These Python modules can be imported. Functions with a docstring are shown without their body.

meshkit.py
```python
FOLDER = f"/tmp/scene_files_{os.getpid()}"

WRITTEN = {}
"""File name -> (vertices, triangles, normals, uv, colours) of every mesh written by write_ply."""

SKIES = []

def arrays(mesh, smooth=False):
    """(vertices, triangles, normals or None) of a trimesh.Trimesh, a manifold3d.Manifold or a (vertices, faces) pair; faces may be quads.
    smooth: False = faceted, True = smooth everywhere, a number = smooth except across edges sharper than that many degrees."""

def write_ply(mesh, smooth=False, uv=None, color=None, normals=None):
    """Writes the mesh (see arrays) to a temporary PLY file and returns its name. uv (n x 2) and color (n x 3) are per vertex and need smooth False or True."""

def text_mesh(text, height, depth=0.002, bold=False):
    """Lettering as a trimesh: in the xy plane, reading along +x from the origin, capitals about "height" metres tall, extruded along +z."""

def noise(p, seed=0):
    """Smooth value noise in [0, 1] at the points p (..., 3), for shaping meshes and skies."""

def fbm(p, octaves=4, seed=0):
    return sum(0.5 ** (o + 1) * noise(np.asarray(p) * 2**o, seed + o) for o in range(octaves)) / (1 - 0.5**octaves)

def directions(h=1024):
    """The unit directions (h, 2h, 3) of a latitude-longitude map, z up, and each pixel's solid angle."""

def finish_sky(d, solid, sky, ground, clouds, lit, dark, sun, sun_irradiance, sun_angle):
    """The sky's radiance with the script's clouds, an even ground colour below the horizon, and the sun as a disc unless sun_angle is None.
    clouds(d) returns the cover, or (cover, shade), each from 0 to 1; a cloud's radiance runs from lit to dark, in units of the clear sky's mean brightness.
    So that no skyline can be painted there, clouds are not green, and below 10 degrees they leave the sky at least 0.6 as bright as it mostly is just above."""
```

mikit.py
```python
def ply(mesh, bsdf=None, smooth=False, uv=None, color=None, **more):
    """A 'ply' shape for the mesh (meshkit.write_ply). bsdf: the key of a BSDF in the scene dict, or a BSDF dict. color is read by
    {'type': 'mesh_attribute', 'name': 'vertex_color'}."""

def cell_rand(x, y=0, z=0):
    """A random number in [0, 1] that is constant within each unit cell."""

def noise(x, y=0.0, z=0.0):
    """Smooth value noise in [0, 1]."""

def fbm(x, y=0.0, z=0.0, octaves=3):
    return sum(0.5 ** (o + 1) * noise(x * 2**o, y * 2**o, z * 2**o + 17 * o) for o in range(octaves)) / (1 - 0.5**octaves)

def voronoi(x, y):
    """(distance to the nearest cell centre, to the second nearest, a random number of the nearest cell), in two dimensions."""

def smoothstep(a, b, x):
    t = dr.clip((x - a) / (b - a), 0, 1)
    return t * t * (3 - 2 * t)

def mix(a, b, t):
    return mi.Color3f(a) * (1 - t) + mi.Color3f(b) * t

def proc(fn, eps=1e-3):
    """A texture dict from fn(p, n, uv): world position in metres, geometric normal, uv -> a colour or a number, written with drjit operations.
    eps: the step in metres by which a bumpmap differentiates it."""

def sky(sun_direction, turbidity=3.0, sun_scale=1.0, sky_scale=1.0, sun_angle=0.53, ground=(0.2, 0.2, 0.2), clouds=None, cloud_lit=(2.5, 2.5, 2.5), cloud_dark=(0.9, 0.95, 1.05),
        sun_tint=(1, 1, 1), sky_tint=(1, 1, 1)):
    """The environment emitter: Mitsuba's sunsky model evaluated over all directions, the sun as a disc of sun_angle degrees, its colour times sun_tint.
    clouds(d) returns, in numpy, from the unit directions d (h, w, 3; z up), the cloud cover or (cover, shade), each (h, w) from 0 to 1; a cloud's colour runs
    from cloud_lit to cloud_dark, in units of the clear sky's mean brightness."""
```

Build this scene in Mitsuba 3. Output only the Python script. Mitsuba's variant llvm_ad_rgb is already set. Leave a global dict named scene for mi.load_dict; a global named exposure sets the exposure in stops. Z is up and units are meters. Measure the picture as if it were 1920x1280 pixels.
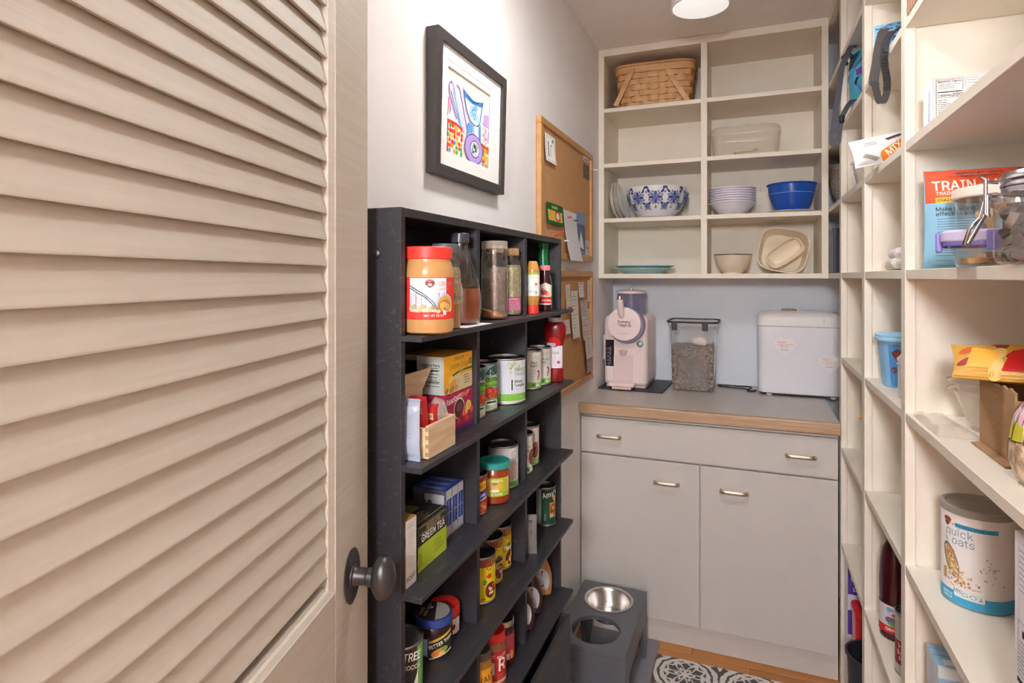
import math, random
import numpy as np
import trimesh
import manifold3d
import drjit as dr
import mitsuba as mi
import mikit, meshkit
from mikit import proc, noise, fbm, voronoi, cell_rand, smoothstep, mix
from shapely.geometry import Polygon, Point, box as sbox
from shapely import affinity

T = mi.ScalarTransform4f
scene, labels = {}, {}
random.seed(7)
rng = np.random.default_rng(7)
PI = math.pi

# ---------------------------------------------------------------- camera, light, exposure
exposure = 2.08
YAW = math.radians(21.81)
EYE = (0.0, 0.0, 1.425)
scene['camera'] = dict(type='perspective', fov=2 * math.degrees(math.atan(960 / 1106.6)), fov_axis='x',
                       principal_point_offset_y=(640 - 519.3) / 1280, near_clip=0.05, far_clip=50.0,
                       to_world=T().look_at(origin=list(EYE), target=[-math.sin(YAW), math.cos(YAW), 1.425], up=[0, 0, 1]))
LAMP_NEAR, LAMP_FAR, LAMP_HALL_UNSEEN = [24.5, 24.4, 24.2], [0.15, 0.147, 0.144], [42, 42.5, 43.5]  # the near and hall lamps are out of view

# ---------------------------------------------------------------- helpers: colour, materials
def lin(c):
    if isinstance(c, str):
        c = [int(c[i:i + 2], 16) / 255 for i in (1, 3, 5)]
    return [x / 12.92 if x <= 0.04045 else ((x + 0.055) / 1.055) ** 2.4 for x in c]

def rgb(c): return {'type': 'rgb', 'value': lin(c)}
VC = {'type': 'mesh_attribute', 'name': 'vertex_color'}
def two(b): return {'type': 'twosided', 'bsdf': b}
def plastic(tex, alpha=0.2, ior=1.45):
    return two({'type': 'roughplastic', 'diffuse_reflectance': tex, 'alpha': alpha, 'int_ior': ior, 'nonlinear': False})
def diffuse(tex): return two({'type': 'diffuse', 'reflectance': tex})
def bump(b, fn, scale, eps=1e-3): return {'type': 'bumpmap', 'arbitrary': proc(fn, eps), 'scale': scale, 'bsdf': b}

mats = {}
mats['matte'] = diffuse(VC)
def prin(tex, rough, spec=0.5): return two({'type': 'principled', 'base_color': tex, 'roughness': rough, 'specular': spec})
mats['satin'] = prin(VC, 0.45)
mats['gloss'] = prin(VC, 0.2)
mats['printed'] = prin(VC, 0.5, 0.35)

def c3(c): return mi.Color3f(*lin(c))
def wall_fn(p, n, uv): return mix(c3('#e6e3e2'), c3('#edeae9'), fbm(p.x * 9, p.y * 9, p.z * 9))
def ceil_fn(p, n, uv): return mix(c3('#efebe8'), c3('#f3f0ed'), fbm(p.x * 14, p.y * 14, p.z * 3))
mats['wall_paint'] = diffuse(proc(wall_fn))
def wall2_fn(p, n, uv): return mix(c3('#dbe2ea'), c3('#e1e7ee'), fbm(p.x * 9, p.y * 9, p.z * 9))
mats['bluish_lit_white'] = diffuse(proc(wall2_fn))  # cool light on the white back wall, put into its paint colour
mats['ceiling_paint'] = diffuse(proc(ceil_fn))
def cream_fn(p, n, uv): return mix(c3('#f1e8d8'), c3('#f5eddf'), fbm(p.x * 20, p.y * 20, p.z * 5))
mats['cream_paint'] = plastic(proc(cream_fn), 0.3, 1.4)
def door_fn(p, n, uv):
    s = p.x * 0.2419 - p.y * 0.9703
    g = fbm(s * 9, p.z * 260, 3.0)
    return mix(c3('#d0c8bb'), c3('#d4cdc1'), smoothstep(0.35, 0.7, g))
mats['door_paint'] = plastic(proc(door_fn), 0.32, 1.4)
def lam_fn(p, n, uv): return mix(c3('#d3cdc8'), c3('#d7d2cd'), fbm(p.x * 120, p.y * 120, p.z * 120, 2))
mats['grey_laminate'] = plastic(proc(lam_fn), 0.3, 1.4)
def top_fn(p, n, uv): return mix(c3('#cbc2bb'), c3('#d4ccc6'), noise(p.x * 500, p.y * 500, p.z * 500))
mats['counter_laminate'] = plastic(proc(top_fn), 0.2, 1.45)
def oak_fn(p, n, uv):
    g = fbm(p.x * 6, p.y * 90, p.z * 160)
    return mix(c3('#b39173'), c3('#c6a68a'), smoothstep(0.3, 0.7, g))
mats['oak_edge'] = plastic(proc(oak_fn), 0.16)
def floor_fn(p, n, uv):
    row = dr.floor(p.y / 0.083)
    t = cell_rand(row, dr.floor(p.x / 0.55 + row * 0.37), 1)
    g = fbm(p.x * 5 + row * 7, p.y * 70, row * 3.1)
    c = mix(c3('#a5662c'), c3('#c98a48'), t * 0.6 + 0.2)
    return c * (0.78 + 0.4 * g)
mats['wood_floor'] = plastic(proc(floor_fn), 0.18)
def black_fn(p, n, uv):
    s = fbm(p.x * 160, p.y * 24, p.z * 160)
    t = noise(p.x * 420, p.y * 420, p.z * 420)
    w = smoothstep(0.62, 0.8, s) * 0.5 + smoothstep(0.9, 1.0, t) * 0.25
    return mix(c3('#323136'), c3('#625e60'), w * 0.5)
mats['black_paint'] = plastic(proc(black_fn), 0.28, 1.5)
def cork_fn(p, n, uv):
    f = noise(p.y * 420, p.z * 420, p.x * 90)
    g = fbm(p.y * 60, p.z * 60, 2.0)
    return mix(c3('#b98a5e'), c3('#cfa276'), f * 0.6 + g * 0.4)
mats['cork'] = diffuse(proc(cork_fn))
def pine_fn(p, n, uv):
    g = fbm(p.x * 40, p.y * 40, p.z * 40)
    return mix(c3('#c79058'), c3('#d9a66d'), g)
mats['pine'] = plastic(proc(pine_fn), 0.3)
def birch_fn(p, n, uv):
    g = fbm(p.x * 30, p.y * 12, p.z * 110)
    return mix(c3('#dcbb94'), c3('#ead0ae'), smoothstep(0.3, 0.7, g))
mats['birch'] = plastic(proc(birch_fn), 0.35, 1.4)
def splint_fn(p, n, uv):
    g = fbm(p.x * 12, p.y * 12, p.z * 220)
    t = noise(p.x * 22, p.y * 22, p.z * 45)
    return mix(c3('#c28a55'), c3('#e8bb84'), g * 0.55 + t * 0.45)
mats['splint'] = plastic(proc(splint_fn), 0.22)
def card_fn(p, n, uv): return mix(c3('#9b7a5c'), c3('#a98767'), fbm(p.x * 60, p.y * 60, p.z * 200))
mats['cardboard'] = diffuse(proc(card_fn))
mats['chrome'] = two({'type': 'roughconductor', 'material': 'Cr', 'alpha': 0.08})
mats['steel'] = two({'type': 'roughconductor', 'material': 'none', 'specular_reflectance': rgb('#e0dcd8'), 'alpha': 0.12})
mats['tin'] = two({'type': 'roughconductor', 'material': 'none', 'specular_reflectance': rgb('#b9b6b4'), 'alpha': 0.28})
mats['nickel'] = two({'type': 'roughconductor', 'material': 'none', 'specular_reflectance': rgb('#d9cbb8'), 'alpha': 0.25})
mats['black_metal'] = plastic(rgb('#2d2a2a'), 0.16, 1.6)
mats['glass'] = {'type': 'thindielectric', 'int_ior': 1.6}
mats['cloudy_plastic'] = {'type': 'blendbsdf', 'weight': 0.27, 'a': {'type': 'thindielectric', 'int_ior': 1.45}, 'b': diffuse(rgb('#ece2d4'))}
mats['clear_plastic'] = {'type': 'thindielectric', 'int_ior': 1.55}
mats['hazy_plastic'] = {'type': 'blendbsdf', 'weight': 0.12, 'a': {'type': 'thindielectric', 'int_ior': 1.4}, 'b': diffuse(rgb('#d3d2d4'))}
mats['smoke_plastic'] = {'type': 'blendbsdf', 'weight': 0.35, 'a': {'type': 'thindielectric', 'int_ior': 1.45}, 'b': plastic(rgb('#8d86a8'), 0.15)}
mats['lampshade'] = plastic(rgb('#f2f0ee'), 0.2)

def grain(a, b, dens):
    def fn(p, n, uv):
        d1, d2, w = voronoi((p.x * 0.8 + p.y * 0.6) * dens + p.z * dens * 0.31, p.z * dens + (p.y - p.x) * dens * 0.4)
        return mix(c3(a), c3(b), w) * (0.5 + 0.5 * smoothstep(0.02, 0.3, d2 - d1))
    return plastic(proc(fn), 0.35, 1.35)
mats['pink_grain'] = grain('#a08a80', '#cdb9a8', 300)
mats['lentils'] = grain('#c0733f', '#e6a877', 260)
mats['barley'] = grain('#b79a6a', '#dcc69a', 230)
mats['green_grain'] = grain('#a99f74', '#ddd3ac', 240)
mats['sesame'] = grain('#b99763', '#e0c795', 300)
def rug_fn(p, n, uv):
    s = 0.23
    x, y = (p.x + 0.325) / s, (2.30 - p.y) / s
    fx, fy = x - dr.floor(x) - 0.5, y - dr.floor(y) - 0.5
    wob = (noise(p.x * 90, p.y * 90) - 0.5) * 0.03
    d = dr.sqrt(fx * fx + fy * fy) + wob
    a = dr.atan2(fy, fx)
    on = smoothstep(0.04, 0.03, dr.abs(d - 0.455)) + smoothstep(0.036, 0.026, dr.abs(d - 0.35))
    pet = 0.17 + 0.11 * dr.cos(a * 6)
    on = on + smoothstep(0.025, 0.0, dr.abs(d - pet) - 0.024) + smoothstep(0.02, 0.0, dr.abs(d - pet * 0.5) - 0.012) + smoothstep(0.015, 0.0, dr.abs(d - (0.285 + 0.02 * dr.cos(a * 12))) - 0.012)
    on = on + smoothstep(0.02, 0.0, d - 0.05)
    cx, cy = dr.abs(fx) - 0.5, dr.abs(fy) - 0.5
    e = dr.sqrt(cx * cx + cy * cy) + wob
    b = dr.atan2(cy, cx)
    on = on + smoothstep(0.03, 0.0, dr.abs(e - (0.13 + 0.05 * dr.cos(b * 8))) - 0.026) + smoothstep(0.02, 0.0, e - 0.055 - 0.02 * dr.cos(b * 4))
    thread = 0.86 + 0.14 * noise(p.x * 700, p.y * 350)
    return mix(c3('#5f5b5d'), c3('#dcd6cf'), dr.clip(on, 0, 1)) * thread
mats['rug_weave'] = diffuse(proc(rug_fn))
for k, m in mats.items():
    scene['mat_' + k] = m

# ---------------------------------------------------------------- helpers: meshes
def cat(*ms):
    out = []
    for m in ms: out += list(m) if isinstance(m, (list, tuple)) else [m]
    return trimesh.util.concatenate(out) if len(out) > 1 else out[0]
def mv(m, x=0, y=0, z=0):
    m = m.copy(); m.apply_translation([x, y, z]); return m
def rot(m, deg, axis=(0, 0, 1), about=(0, 0, 0)):
    m = m.copy(); m.apply_transform(trimesh.transformations.rotation_matrix(math.radians(deg), axis, about)); return m
def tri(man):
    q = man.to_mesh(); return trimesh.Trimesh(q.vert_properties[:, :3], q.tri_verts, process=False)
def bx(x0, x1, y0, y1, z0, z1, b=0.0):
    """A box, its edges chamfered by b."""
    d = np.array([x1 - x0, y1 - y0, z1 - z0])
    if b <= 0:
        m = trimesh.creation.box(d)
    else:
        b = min(b, d.min() * 0.45)
        pts = []
        for s in np.ndindex(2, 2, 2):
            s = np.array(s) * 2 - 1
            for k in range(3):
                q = s * (d / 2 - b); q[k] = s[k] * d[k] / 2; pts.append(q)
        m = trimesh.Trimesh(pts).convex_hull
    m.apply_translation([(x0 + x1) / 2, (y0 + y1) / 2, (z0 + z1) / 2]); return m
def rbx(x0, x1, y0, y1, z0, z1, r, seg=12):
    """A rounded box: hull of eight spheres."""
    r = min(r, (x1 - x0) / 2.01, (y1 - y0) / 2.01, (z1 - z0) / 2.01)
    s = manifold3d.Manifold.sphere(r, seg)
    ms = [s.translate((x, y, z)) for x in (x0 + r, x1 - r) for y in (y0 + r, y1 - r) for z in (z0 + r, z1 - r)]
    return tri(manifold3d.Manifold.batch_hull(ms))
def lathe(prof, n=40, x=0, y=0, z=0):
    m = trimesh.creation.revolve(np.array(prof, float), sections=n)
    m.apply_translation([x, y, z]); return m
def tube(pts, r, n=8, closed=False):
    p = np.asarray(pts, float)
    t = np.gradient(p, axis=0)
    if closed: t = np.roll(p, -1, 0) - np.roll(p, 1, 0)
    t /= np.linalg.norm(t, axis=1, keepdims=True) + 1e-12
    a = np.zeros_like(p)
    ref = np.array([0, 0, 1.0]) if abs(t[0, 2]) < 0.9 else np.array([1.0, 0, 0])
    for i in range(len(p)):
        q = np.cross(t[i], ref if i == 0 else np.cross(a[i - 1], t[i])); a[i] = q / (np.linalg.norm(q) + 1e-12)
    b = np.cross(t, a)
    ang = np.arange(n) * 2 * PI / n
    rr = np.broadcast_to(np.asarray(r, float), (len(p),))
    v = p[:, None] + rr[:, None, None] * (np.cos(ang)[None, :, None] * a[:, None] + np.sin(ang)[None, :, None] * b[:, None])
    f, L = [], len(p)
    for i in range(L if closed else L - 1):
        for j in range(n):
            A, B, C, D = i * n + j, i * n + (j + 1) % n, ((i + 1) % L) * n + (j + 1) % n, ((i + 1) % L) * n + j
            f += [[A, B, C], [A, C, D]]
    v = v.reshape(-1, 3)
    if not closed:
        v = np.vstack([v, p[0], p[-1]])
        for j in range(n):
            f += [[L * n, (j + 1) % n, j], [L * n + 1, (L - 1) * n + j, (L - 1) * n + (j + 1) % n]]
    m = trimesh.Trimesh(v, f, process=False); m.fix_normals(); return m
def ribbon(pts, side, w, th):
    """A strap: rectangular section swept along pts, its width along the side vectors."""
    p = np.asarray(pts, float); s = np.broadcast_to(np.asarray(side, float), p.shape)
    s = s / np.linalg.norm(s, axis=1, keepdims=True)
    t = np.gradient(p, axis=0); t /= np.linalg.norm(t, axis=1, keepdims=True) + 1e-12
    n = np.cross(t, s); n /= np.linalg.norm(n, axis=1, keepdims=True) + 1e-12
    ring = np.stack([p - s * w / 2 - n * th / 2, p + s * w / 2 - n * th / 2, p + s * w / 2 + n * th / 2, p - s * w / 2 + n * th / 2], 1)
    L = len(p); f = []
    for i in range(L - 1):
        for j in range(4):
            A, B, C, D = i * 4 + j, i * 4 + (j + 1) % 4, (i + 1) * 4 + (j + 1) % 4, (i + 1) * 4 + j
            f += [[A, B, C], [A, C, D]]
    f += [[0, 2, 1], [0, 3, 2], [L * 4 - 4, L * 4 - 3, L * 4 - 2], [L * 4 - 4, L * 4 - 2, L * 4 - 1]]
    m = trimesh.Trimesh(ring.reshape(-1, 3), f, process=False); m.fix_normals(); return m
def extr(poly, depth, bevel=0):
    if not isinstance(poly, Polygon): poly = Polygon(poly)
    return trimesh.creation.extrude_polygon(poly, depth, engine='earcut')
def rrect(w, h, r, n=6):
    return sbox(-w / 2 + r, -h / 2 + r, w / 2 - r, h / 2 - r).buffer(r, quad_segs=n)
def loft(rings, cap=(True, True)):
    """Closed rings of equal length (k, n, 3) joined to a surface, ends capped with a fan."""
    R = np.asarray(rings, float); k, n, _ = R.shape
    v = R.reshape(-1, 3); f = []
    for i in range(k - 1):
        for j in range(n):
            A, B, C, D = i * n + j, i * n + (j + 1) % n, (i + 1) * n + (j + 1) % n, (i + 1) * n + j
            f += [[A, B, C], [A, C, D]]
    v = list(v)
    for on, i in ((cap[0], 0), (cap[1], k - 1)):
        if on:
            v.append(R[i].mean(0)); c = len(v) - 1
            for j in range(n):
                q = [c, i * n + (j + 1) % n, i * n + j]
                f.append(q if i == 0 else q[::-1])
    m = trimesh.Trimesh(np.array(v), f, process=False)
    if all(cap): m.fix_normals()
    return m
def sup(a, b, e=4, n=40, z=0, cx=0, cy=0):
    """A superellipse ring."""
    t = np.arange(n) * 2 * PI / n; c, s = np.cos(t), np.sin(t)
    return np.stack([cx + a * np.sign(c) * np.abs(c) ** (2 / e), cy + b * np.sign(s) * np.abs(s) ** (2 / e), np.full(n, z)], 1)

def put(key, mesh, mat, color=None, smooth=35):
    """One entry of the scene. color: one colour, or an (n, 3) array of linear colours per vertex."""
    per = isinstance(color, np.ndarray)
    if color is not None:
        if not per and smooth:
            if smooth is not True: mesh = trimesh.graph.smooth_shade(mesh, angle=math.radians(smooth), facet_minarea=None)
            smooth = True
        col = color if per else np.tile(np.array(lin(color)), (len(mesh.vertices), 1))
        scene[key] = mikit.ply(mesh, 'mat_' + mat, smooth=bool(smooth), color=col)
    else:
        scene[key] = mikit.ply(mesh, 'mat_' + mat, smooth=smooth)
    return key
def numbered(k):
    if k not in labels and k not in scene: return k
    i = 1
    while f'{k}_{i:03d}' in labels or f'{k}_{i:03d}' in scene: i += 1
    return f'{k}_{i:03d}'

class Thing:
    """A top-level thing: parts are built at its own origin and carried to loc, turned by deg about z."""
    def __init__(s, name, label, category, loc=(0, 0, 0), deg=0, group=None, kind=None):
        s.key = numbered(name); s.loc, s.deg = loc, deg
        d = {'label': label}
        if category: d['category'] = category
        if group: d['group'] = group
        if kind: d['kind'] = kind
        labels[s.key] = d
    def w(s, m): return mv(rot(m, s.deg) if s.deg else m, *s.loc)
    def part(s, name, mesh, mat, color=None, smooth=35, label=None, parent=None, kind=None):
        k = numbered((parent or s.key) + '__' + name)
        put(k, s.w(mesh), mat, color, smooth)
        if label or kind:
            labels[k] = {}
            if label: labels[k]['label'] = label
            if kind: labels[k]['kind'] = kind
        return k
    def art(s, name, els, mapper, mat='printed', parent=None, fine=None, label=None):
        V, F, C = draw(els, mapper, fine)
        m = trimesh.Trimesh(V, F, process=False)
        k = numbered((parent or s.key) + '__' + name)
        put(k, s.w(m), mat, C, False)
        if label: labels[k] = {'label': label}
        return k
def one(name, label, category, mesh, mat, color=None, smooth=35, group=None, kind=None):
    """A thing that is a single mesh."""
    k = numbered(name); put(k, mesh, mat, color, smooth)
    labels[k] = {'label': label}
    if category: labels[k]['category'] = category
    if group: labels[k]['group'] = group
    if kind: labels[k]['kind'] = kind
    return k
def struct(name, mesh, mat, color=None, smooth=35, label=None):
    put(name, mesh, mat, color, smooth)
    labels[name] = {'kind': 'structure', 'label': label or name.replace('_', ' ')}
    return name

# ---------------------------------------------------------------- helpers: flat print (lettering and pictures as thin layers of coloured shapes)
_text = {}
def text2(s, h, bold=False):
    k = (s, h, bold)
    if k not in _text:
        m = meshkit.text_mesh(s, h, 0.001, bold)
        f = m.faces[m.face_normals[:, 2] > 0.5]
        u, inv = np.unique(f.ravel(), return_inverse=True)
        _text[k] = (m.vertices[u, :2].copy(), inv.reshape(-1, 3))
    return _text[k]
def P(pts, c):
    poly = pts if isinstance(pts, Polygon) else Polygon(pts)
    if not poly.is_valid: poly = poly.buffer(0)
    out = []
    for g in getattr(poly, 'geoms', [poly]):
        if g.area > 0:
            v, f = trimesh.creation.triangulate_polygon(g, engine='earcut')
            out.append((np.asarray(v, float), np.asarray(f), c))
    return out
def R(x, y, w, h, c): return P(sbox(x, y, x + w, y + h), c)
def E(x, y, rx, ry, c, deg=0, n=8):
    return P(affinity.translate(affinity.rotate(affinity.scale(Point(0, 0).buffer(1, quad_segs=n), rx, ry), deg, origin=(0, 0)), x, y), c)
def RING(x, y, rx, ry, th, c, n=8):
    a = affinity.scale(Point(0, 0).buffer(1, quad_segs=n), rx, ry); b = affinity.scale(Point(0, 0).buffer(1, quad_segs=n), rx - th, ry - th)
    return P(affinity.translate(a.difference(b), x, y), c)
def LINE(pts, th, c):
    from shapely.geometry import LineString
    return P(LineString(pts).buffer(th / 2, quad_segs=3, cap_style='flat'), c)
def X(s, x, y, h, c, al='c', bold=False, deg=0, sx=1.0):
    v, f = text2(s, h, bold); v = v.copy(); v[:, 0] -= v[:, 0].min(); v[:, 0] *= sx; w = v[:, 0].max()
    v[:, 0] -= {'l': 0, 'c': w / 2, 'r': w}[al]
    a = math.radians(deg); v = v @ np.array([[math.cos(a), math.sin(a)], [-math.sin(a), math.cos(a)]])
    return [(v + [x, y], f, c)]
def SM(x, y, w, n, pitch, c, th=None, seed=0, rag=0.35):
    """n lines of print too small to read, as bars from y downwards."""
    r = random.Random(seed); out = []
    for i in range(n):
        out += R(x, y - i * pitch, w * (1 - rag * r.random()), th or pitch * 0.4, c)
    return out
def draw(els, mapper, fine=None):
    """Layers the shapes in order, each just above what it overlaps, and maps them to the surface."""
    boxes, V, F, C, n = [], [], [], [], 0
    for v, f, c in els:
        lo, hi = v.min(0), v.max(0)
        lay = 1 + max([b[2] for b in boxes if (b[0] < hi).all() and (lo < b[1]).all()], default=0)
        boxes.append((lo, hi, lay))
        if fine:
            v3, f = trimesh.remesh.subdivide_to_size(np.c_[v, np.zeros(len(v))], f, fine, max_iter=12); v = v3[:, :2]
        q = mapper(v[:, 0], v[:, 1], 0.00012 * lay)
        V.append(q); F.append(np.asarray(f) + n); n += len(q); C.append(np.tile(lin(c), (len(q), 1)))
    return np.vstack(V), np.vstack(F), np.vstack(C)
def on_cyl(r, ang, z0=0, cx=0, cy=0):
    """x runs round the cylinder from the angle ang (degrees), y up from z0; r: radius or function of height."""
    rf = r if callable(r) else (lambda y: r)
    def m(x, y, o):
        rr = rf(y) + 0.0002; a = math.radians(ang) + x / (r if not callable(r) else np.maximum(rf(0.0), 1e-3))
        return np.stack([cx + (rr + o) * np.cos(a), cy + (rr + o) * np.sin(a), z0 + y + 0 * x], 1)
    return m
def on_plane(o, u, v):
    o, u, v = (np.array(q, float) for q in (o, u, v)); u /= np.linalg.norm(u); v /= np.linalg.norm(v); n = np.cross(u, v)
    return lambda x, y, d: o + np.outer(x, u) + np.outer(y, v) + np.outer(d + 0.0002 + 0 * x, n)
def face(th, x, y): return math.degrees(math.atan2(-y, -x))
def toward(x, y): return math.degrees(math.atan2(-y, -x))
def front(deg): return 0

# ================================================================ the setting
XL, YW, XR, ZC, YB = -0.638, 2.9855, 0.62, 2.466, 2.6593
XF = 0.2988                                       # front of the right-hand shelves
struct('wall_left', bx(XL - 0.1, XL, -0.12, YW + 0.1, 0, ZC), 'wall_paint', label='white painted left wall')
struct('wall_back', bx(XL, XR + 0.1, YW, YW + 0.1, 0, ZC), 'bluish_lit_white', label='white back wall with bluish light put into its colour')
struct('wall_right', bx(XR, XR + 0.1, -0.12, YW, 0, ZC), 'wall_paint', label='right wall behind the built-in shelves')
struct('ceiling', bx(-2.3, 2.3, -3.2, YW + 0.1, ZC, ZC + 0.1), 'ceiling_paint', label='flat pale ceiling')
# the wall with the doorway that the camera stands in, and the hall behind it
struct('wall_front', cat(bx(-2.3, -0.38, -0.12, 0.0, 0, ZC), bx(0.42, 2.3, -0.12, 0.0, 0, ZC), bx(-0.38, 0.42, -0.12, 0.0, 2.06, ZC)), 'wall_paint', label='wall with the pantry doorway')
struct('wall_hall_left', bx(-2.4, -2.3, -3.2, 0, 0, ZC), 'wall_paint')
struct('wall_hall_right', bx(2.3, 2.4, -3.2, 0, 0, ZC), 'wall_paint')
struct('wall_hall_back', bx(-2.4, 2.4, -3.3, -3.2, 0, ZC), 'wall_paint')
struct('trim_1', cat(bx(-0.38, -0.352, -0.125, -0.002, 0, 2.06), bx(0.392, 0.42, -0.125, -0.002, 0, 2.06), bx(-0.38, 0.42, -0.125, -0.002, 2.03, 2.06)), 'cream_paint', label='doorway jamb lining')
struct('floor', bx(-2.4, 2.4, -3.3, YW, -0.1, -0.012), 'wood_floor', label='hardwood floor')
k = 0
for row in range(0, 29):
    y0 = row * 0.083
    j = -math.ceil(((row * 0.37) % 1) + 1.5)
    xs = [(i - row * 0.37) * 0.55 for i in range(-3, 15)]
    xs = [XL] + [x for x in xs if XL + 0.03 < x < XR - 0.03] + [XR]
    for a, b in zip(xs, xs[1:]):
        put(numbered('floor__plank'), bx(a + 0.0006, b - 0.0006, y0 + 0.0006, y0 + 0.0824, -0.012, 0, 0.0012), 'wood_floor')
struct('floor_hall', bx(-2.3, 2.3, -3.2, 0.0, -0.012, -0.001), 'wood_floor', label='hardwood floor of the hall')

# ---- louvred door, standing open at the left
DE = np.array([-0.532, 0.745]); DH = np.array([0.2419, -0.9703]); DN = np.array([0.9703, 0.2419])
DW, DT = 0.762, 0.035
def dmap(m):
    """Door space: x = distance from the free edge towards the hinge, y = out of the face, z up."""
    m = m.copy(); v = m.vertices.copy()
    q = np.outer(v[:, 0], DH) + np.outer(v[:, 1], DN) + DE
    m.vertices = np.c_[q, v[:, 2]]; m.invert(); return m
labels['door_1'] = {'kind': 'structure', 'label': 'cream painted louvred door standing open'}
def dp(name, m, mat='door_paint', smooth=35, color=None, parent='door_1'):
    return put(numbered(parent + '__' + name), dmap(m), mat, color, smooth)
ST = 0.1135
LB, LT = 1.0105, 1.985
dp('stile', bx(0, ST, -DT, 0, 0.01, 2.03, 0.0015)); dp('stile', bx(DW - ST, DW, -DT, 0, 0.01, 2.03, 0.0015))
dp('rail', bx(ST, DW - ST, -DT, 0, LT, 2.03, 0.001)); dp('rail', bx(ST, DW - ST, -DT, 0, 0.80, LB, 0.001)); dp('rail', bx(ST, DW - ST, -DT, 0, 0.01, 0.20, 0.001))
dp('panel', bx(ST, DW - ST, -DT + 0.01, -0.01, 0.20, 0.80))
bead = Polygon([(0, 0), (0.011, 0), (0.011, -0.004), (0.008, -0.006), (0.006, -0.010), (0.0, -0.012)])
for a, b in ((ST, -1), (DW - ST, 1)):
    m = extr([(0, -0.001), (0.0115, -0.0045), (0.0115, -0.028), (0, -0.03)], LT - LB); m.vertices[:, 2] += LB
    if b == 1: m.vertices[:, 0] *= -1; m.invert()
    m.vertices[:, 0] += a; dp('bead', m)
def hbead(z, s):
    m = extr([(-0.001, 0), (-0.004, 0.006), (-0.0075, 0.0075), (-0.009, 0.0115), (-0.03, 0.0115), (-0.03, 0)], DW - 2 * ST)   # (y, z) extruded along x
    v = m.vertices.copy(); m.vertices = np.c_[v[:, 2] + ST, v[:, 0], z + s * v[:, 1]]; m.fix_normals(); return m
dp('bead', hbead(LB, 1)); dp('bead', hbead(LT, -1))
pitch = 0.0337
slat = None
i0 = math.ceil((LB + 0.012 - 1.4396) / pitch)
z = 1.4396 + i0 * pitch
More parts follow.
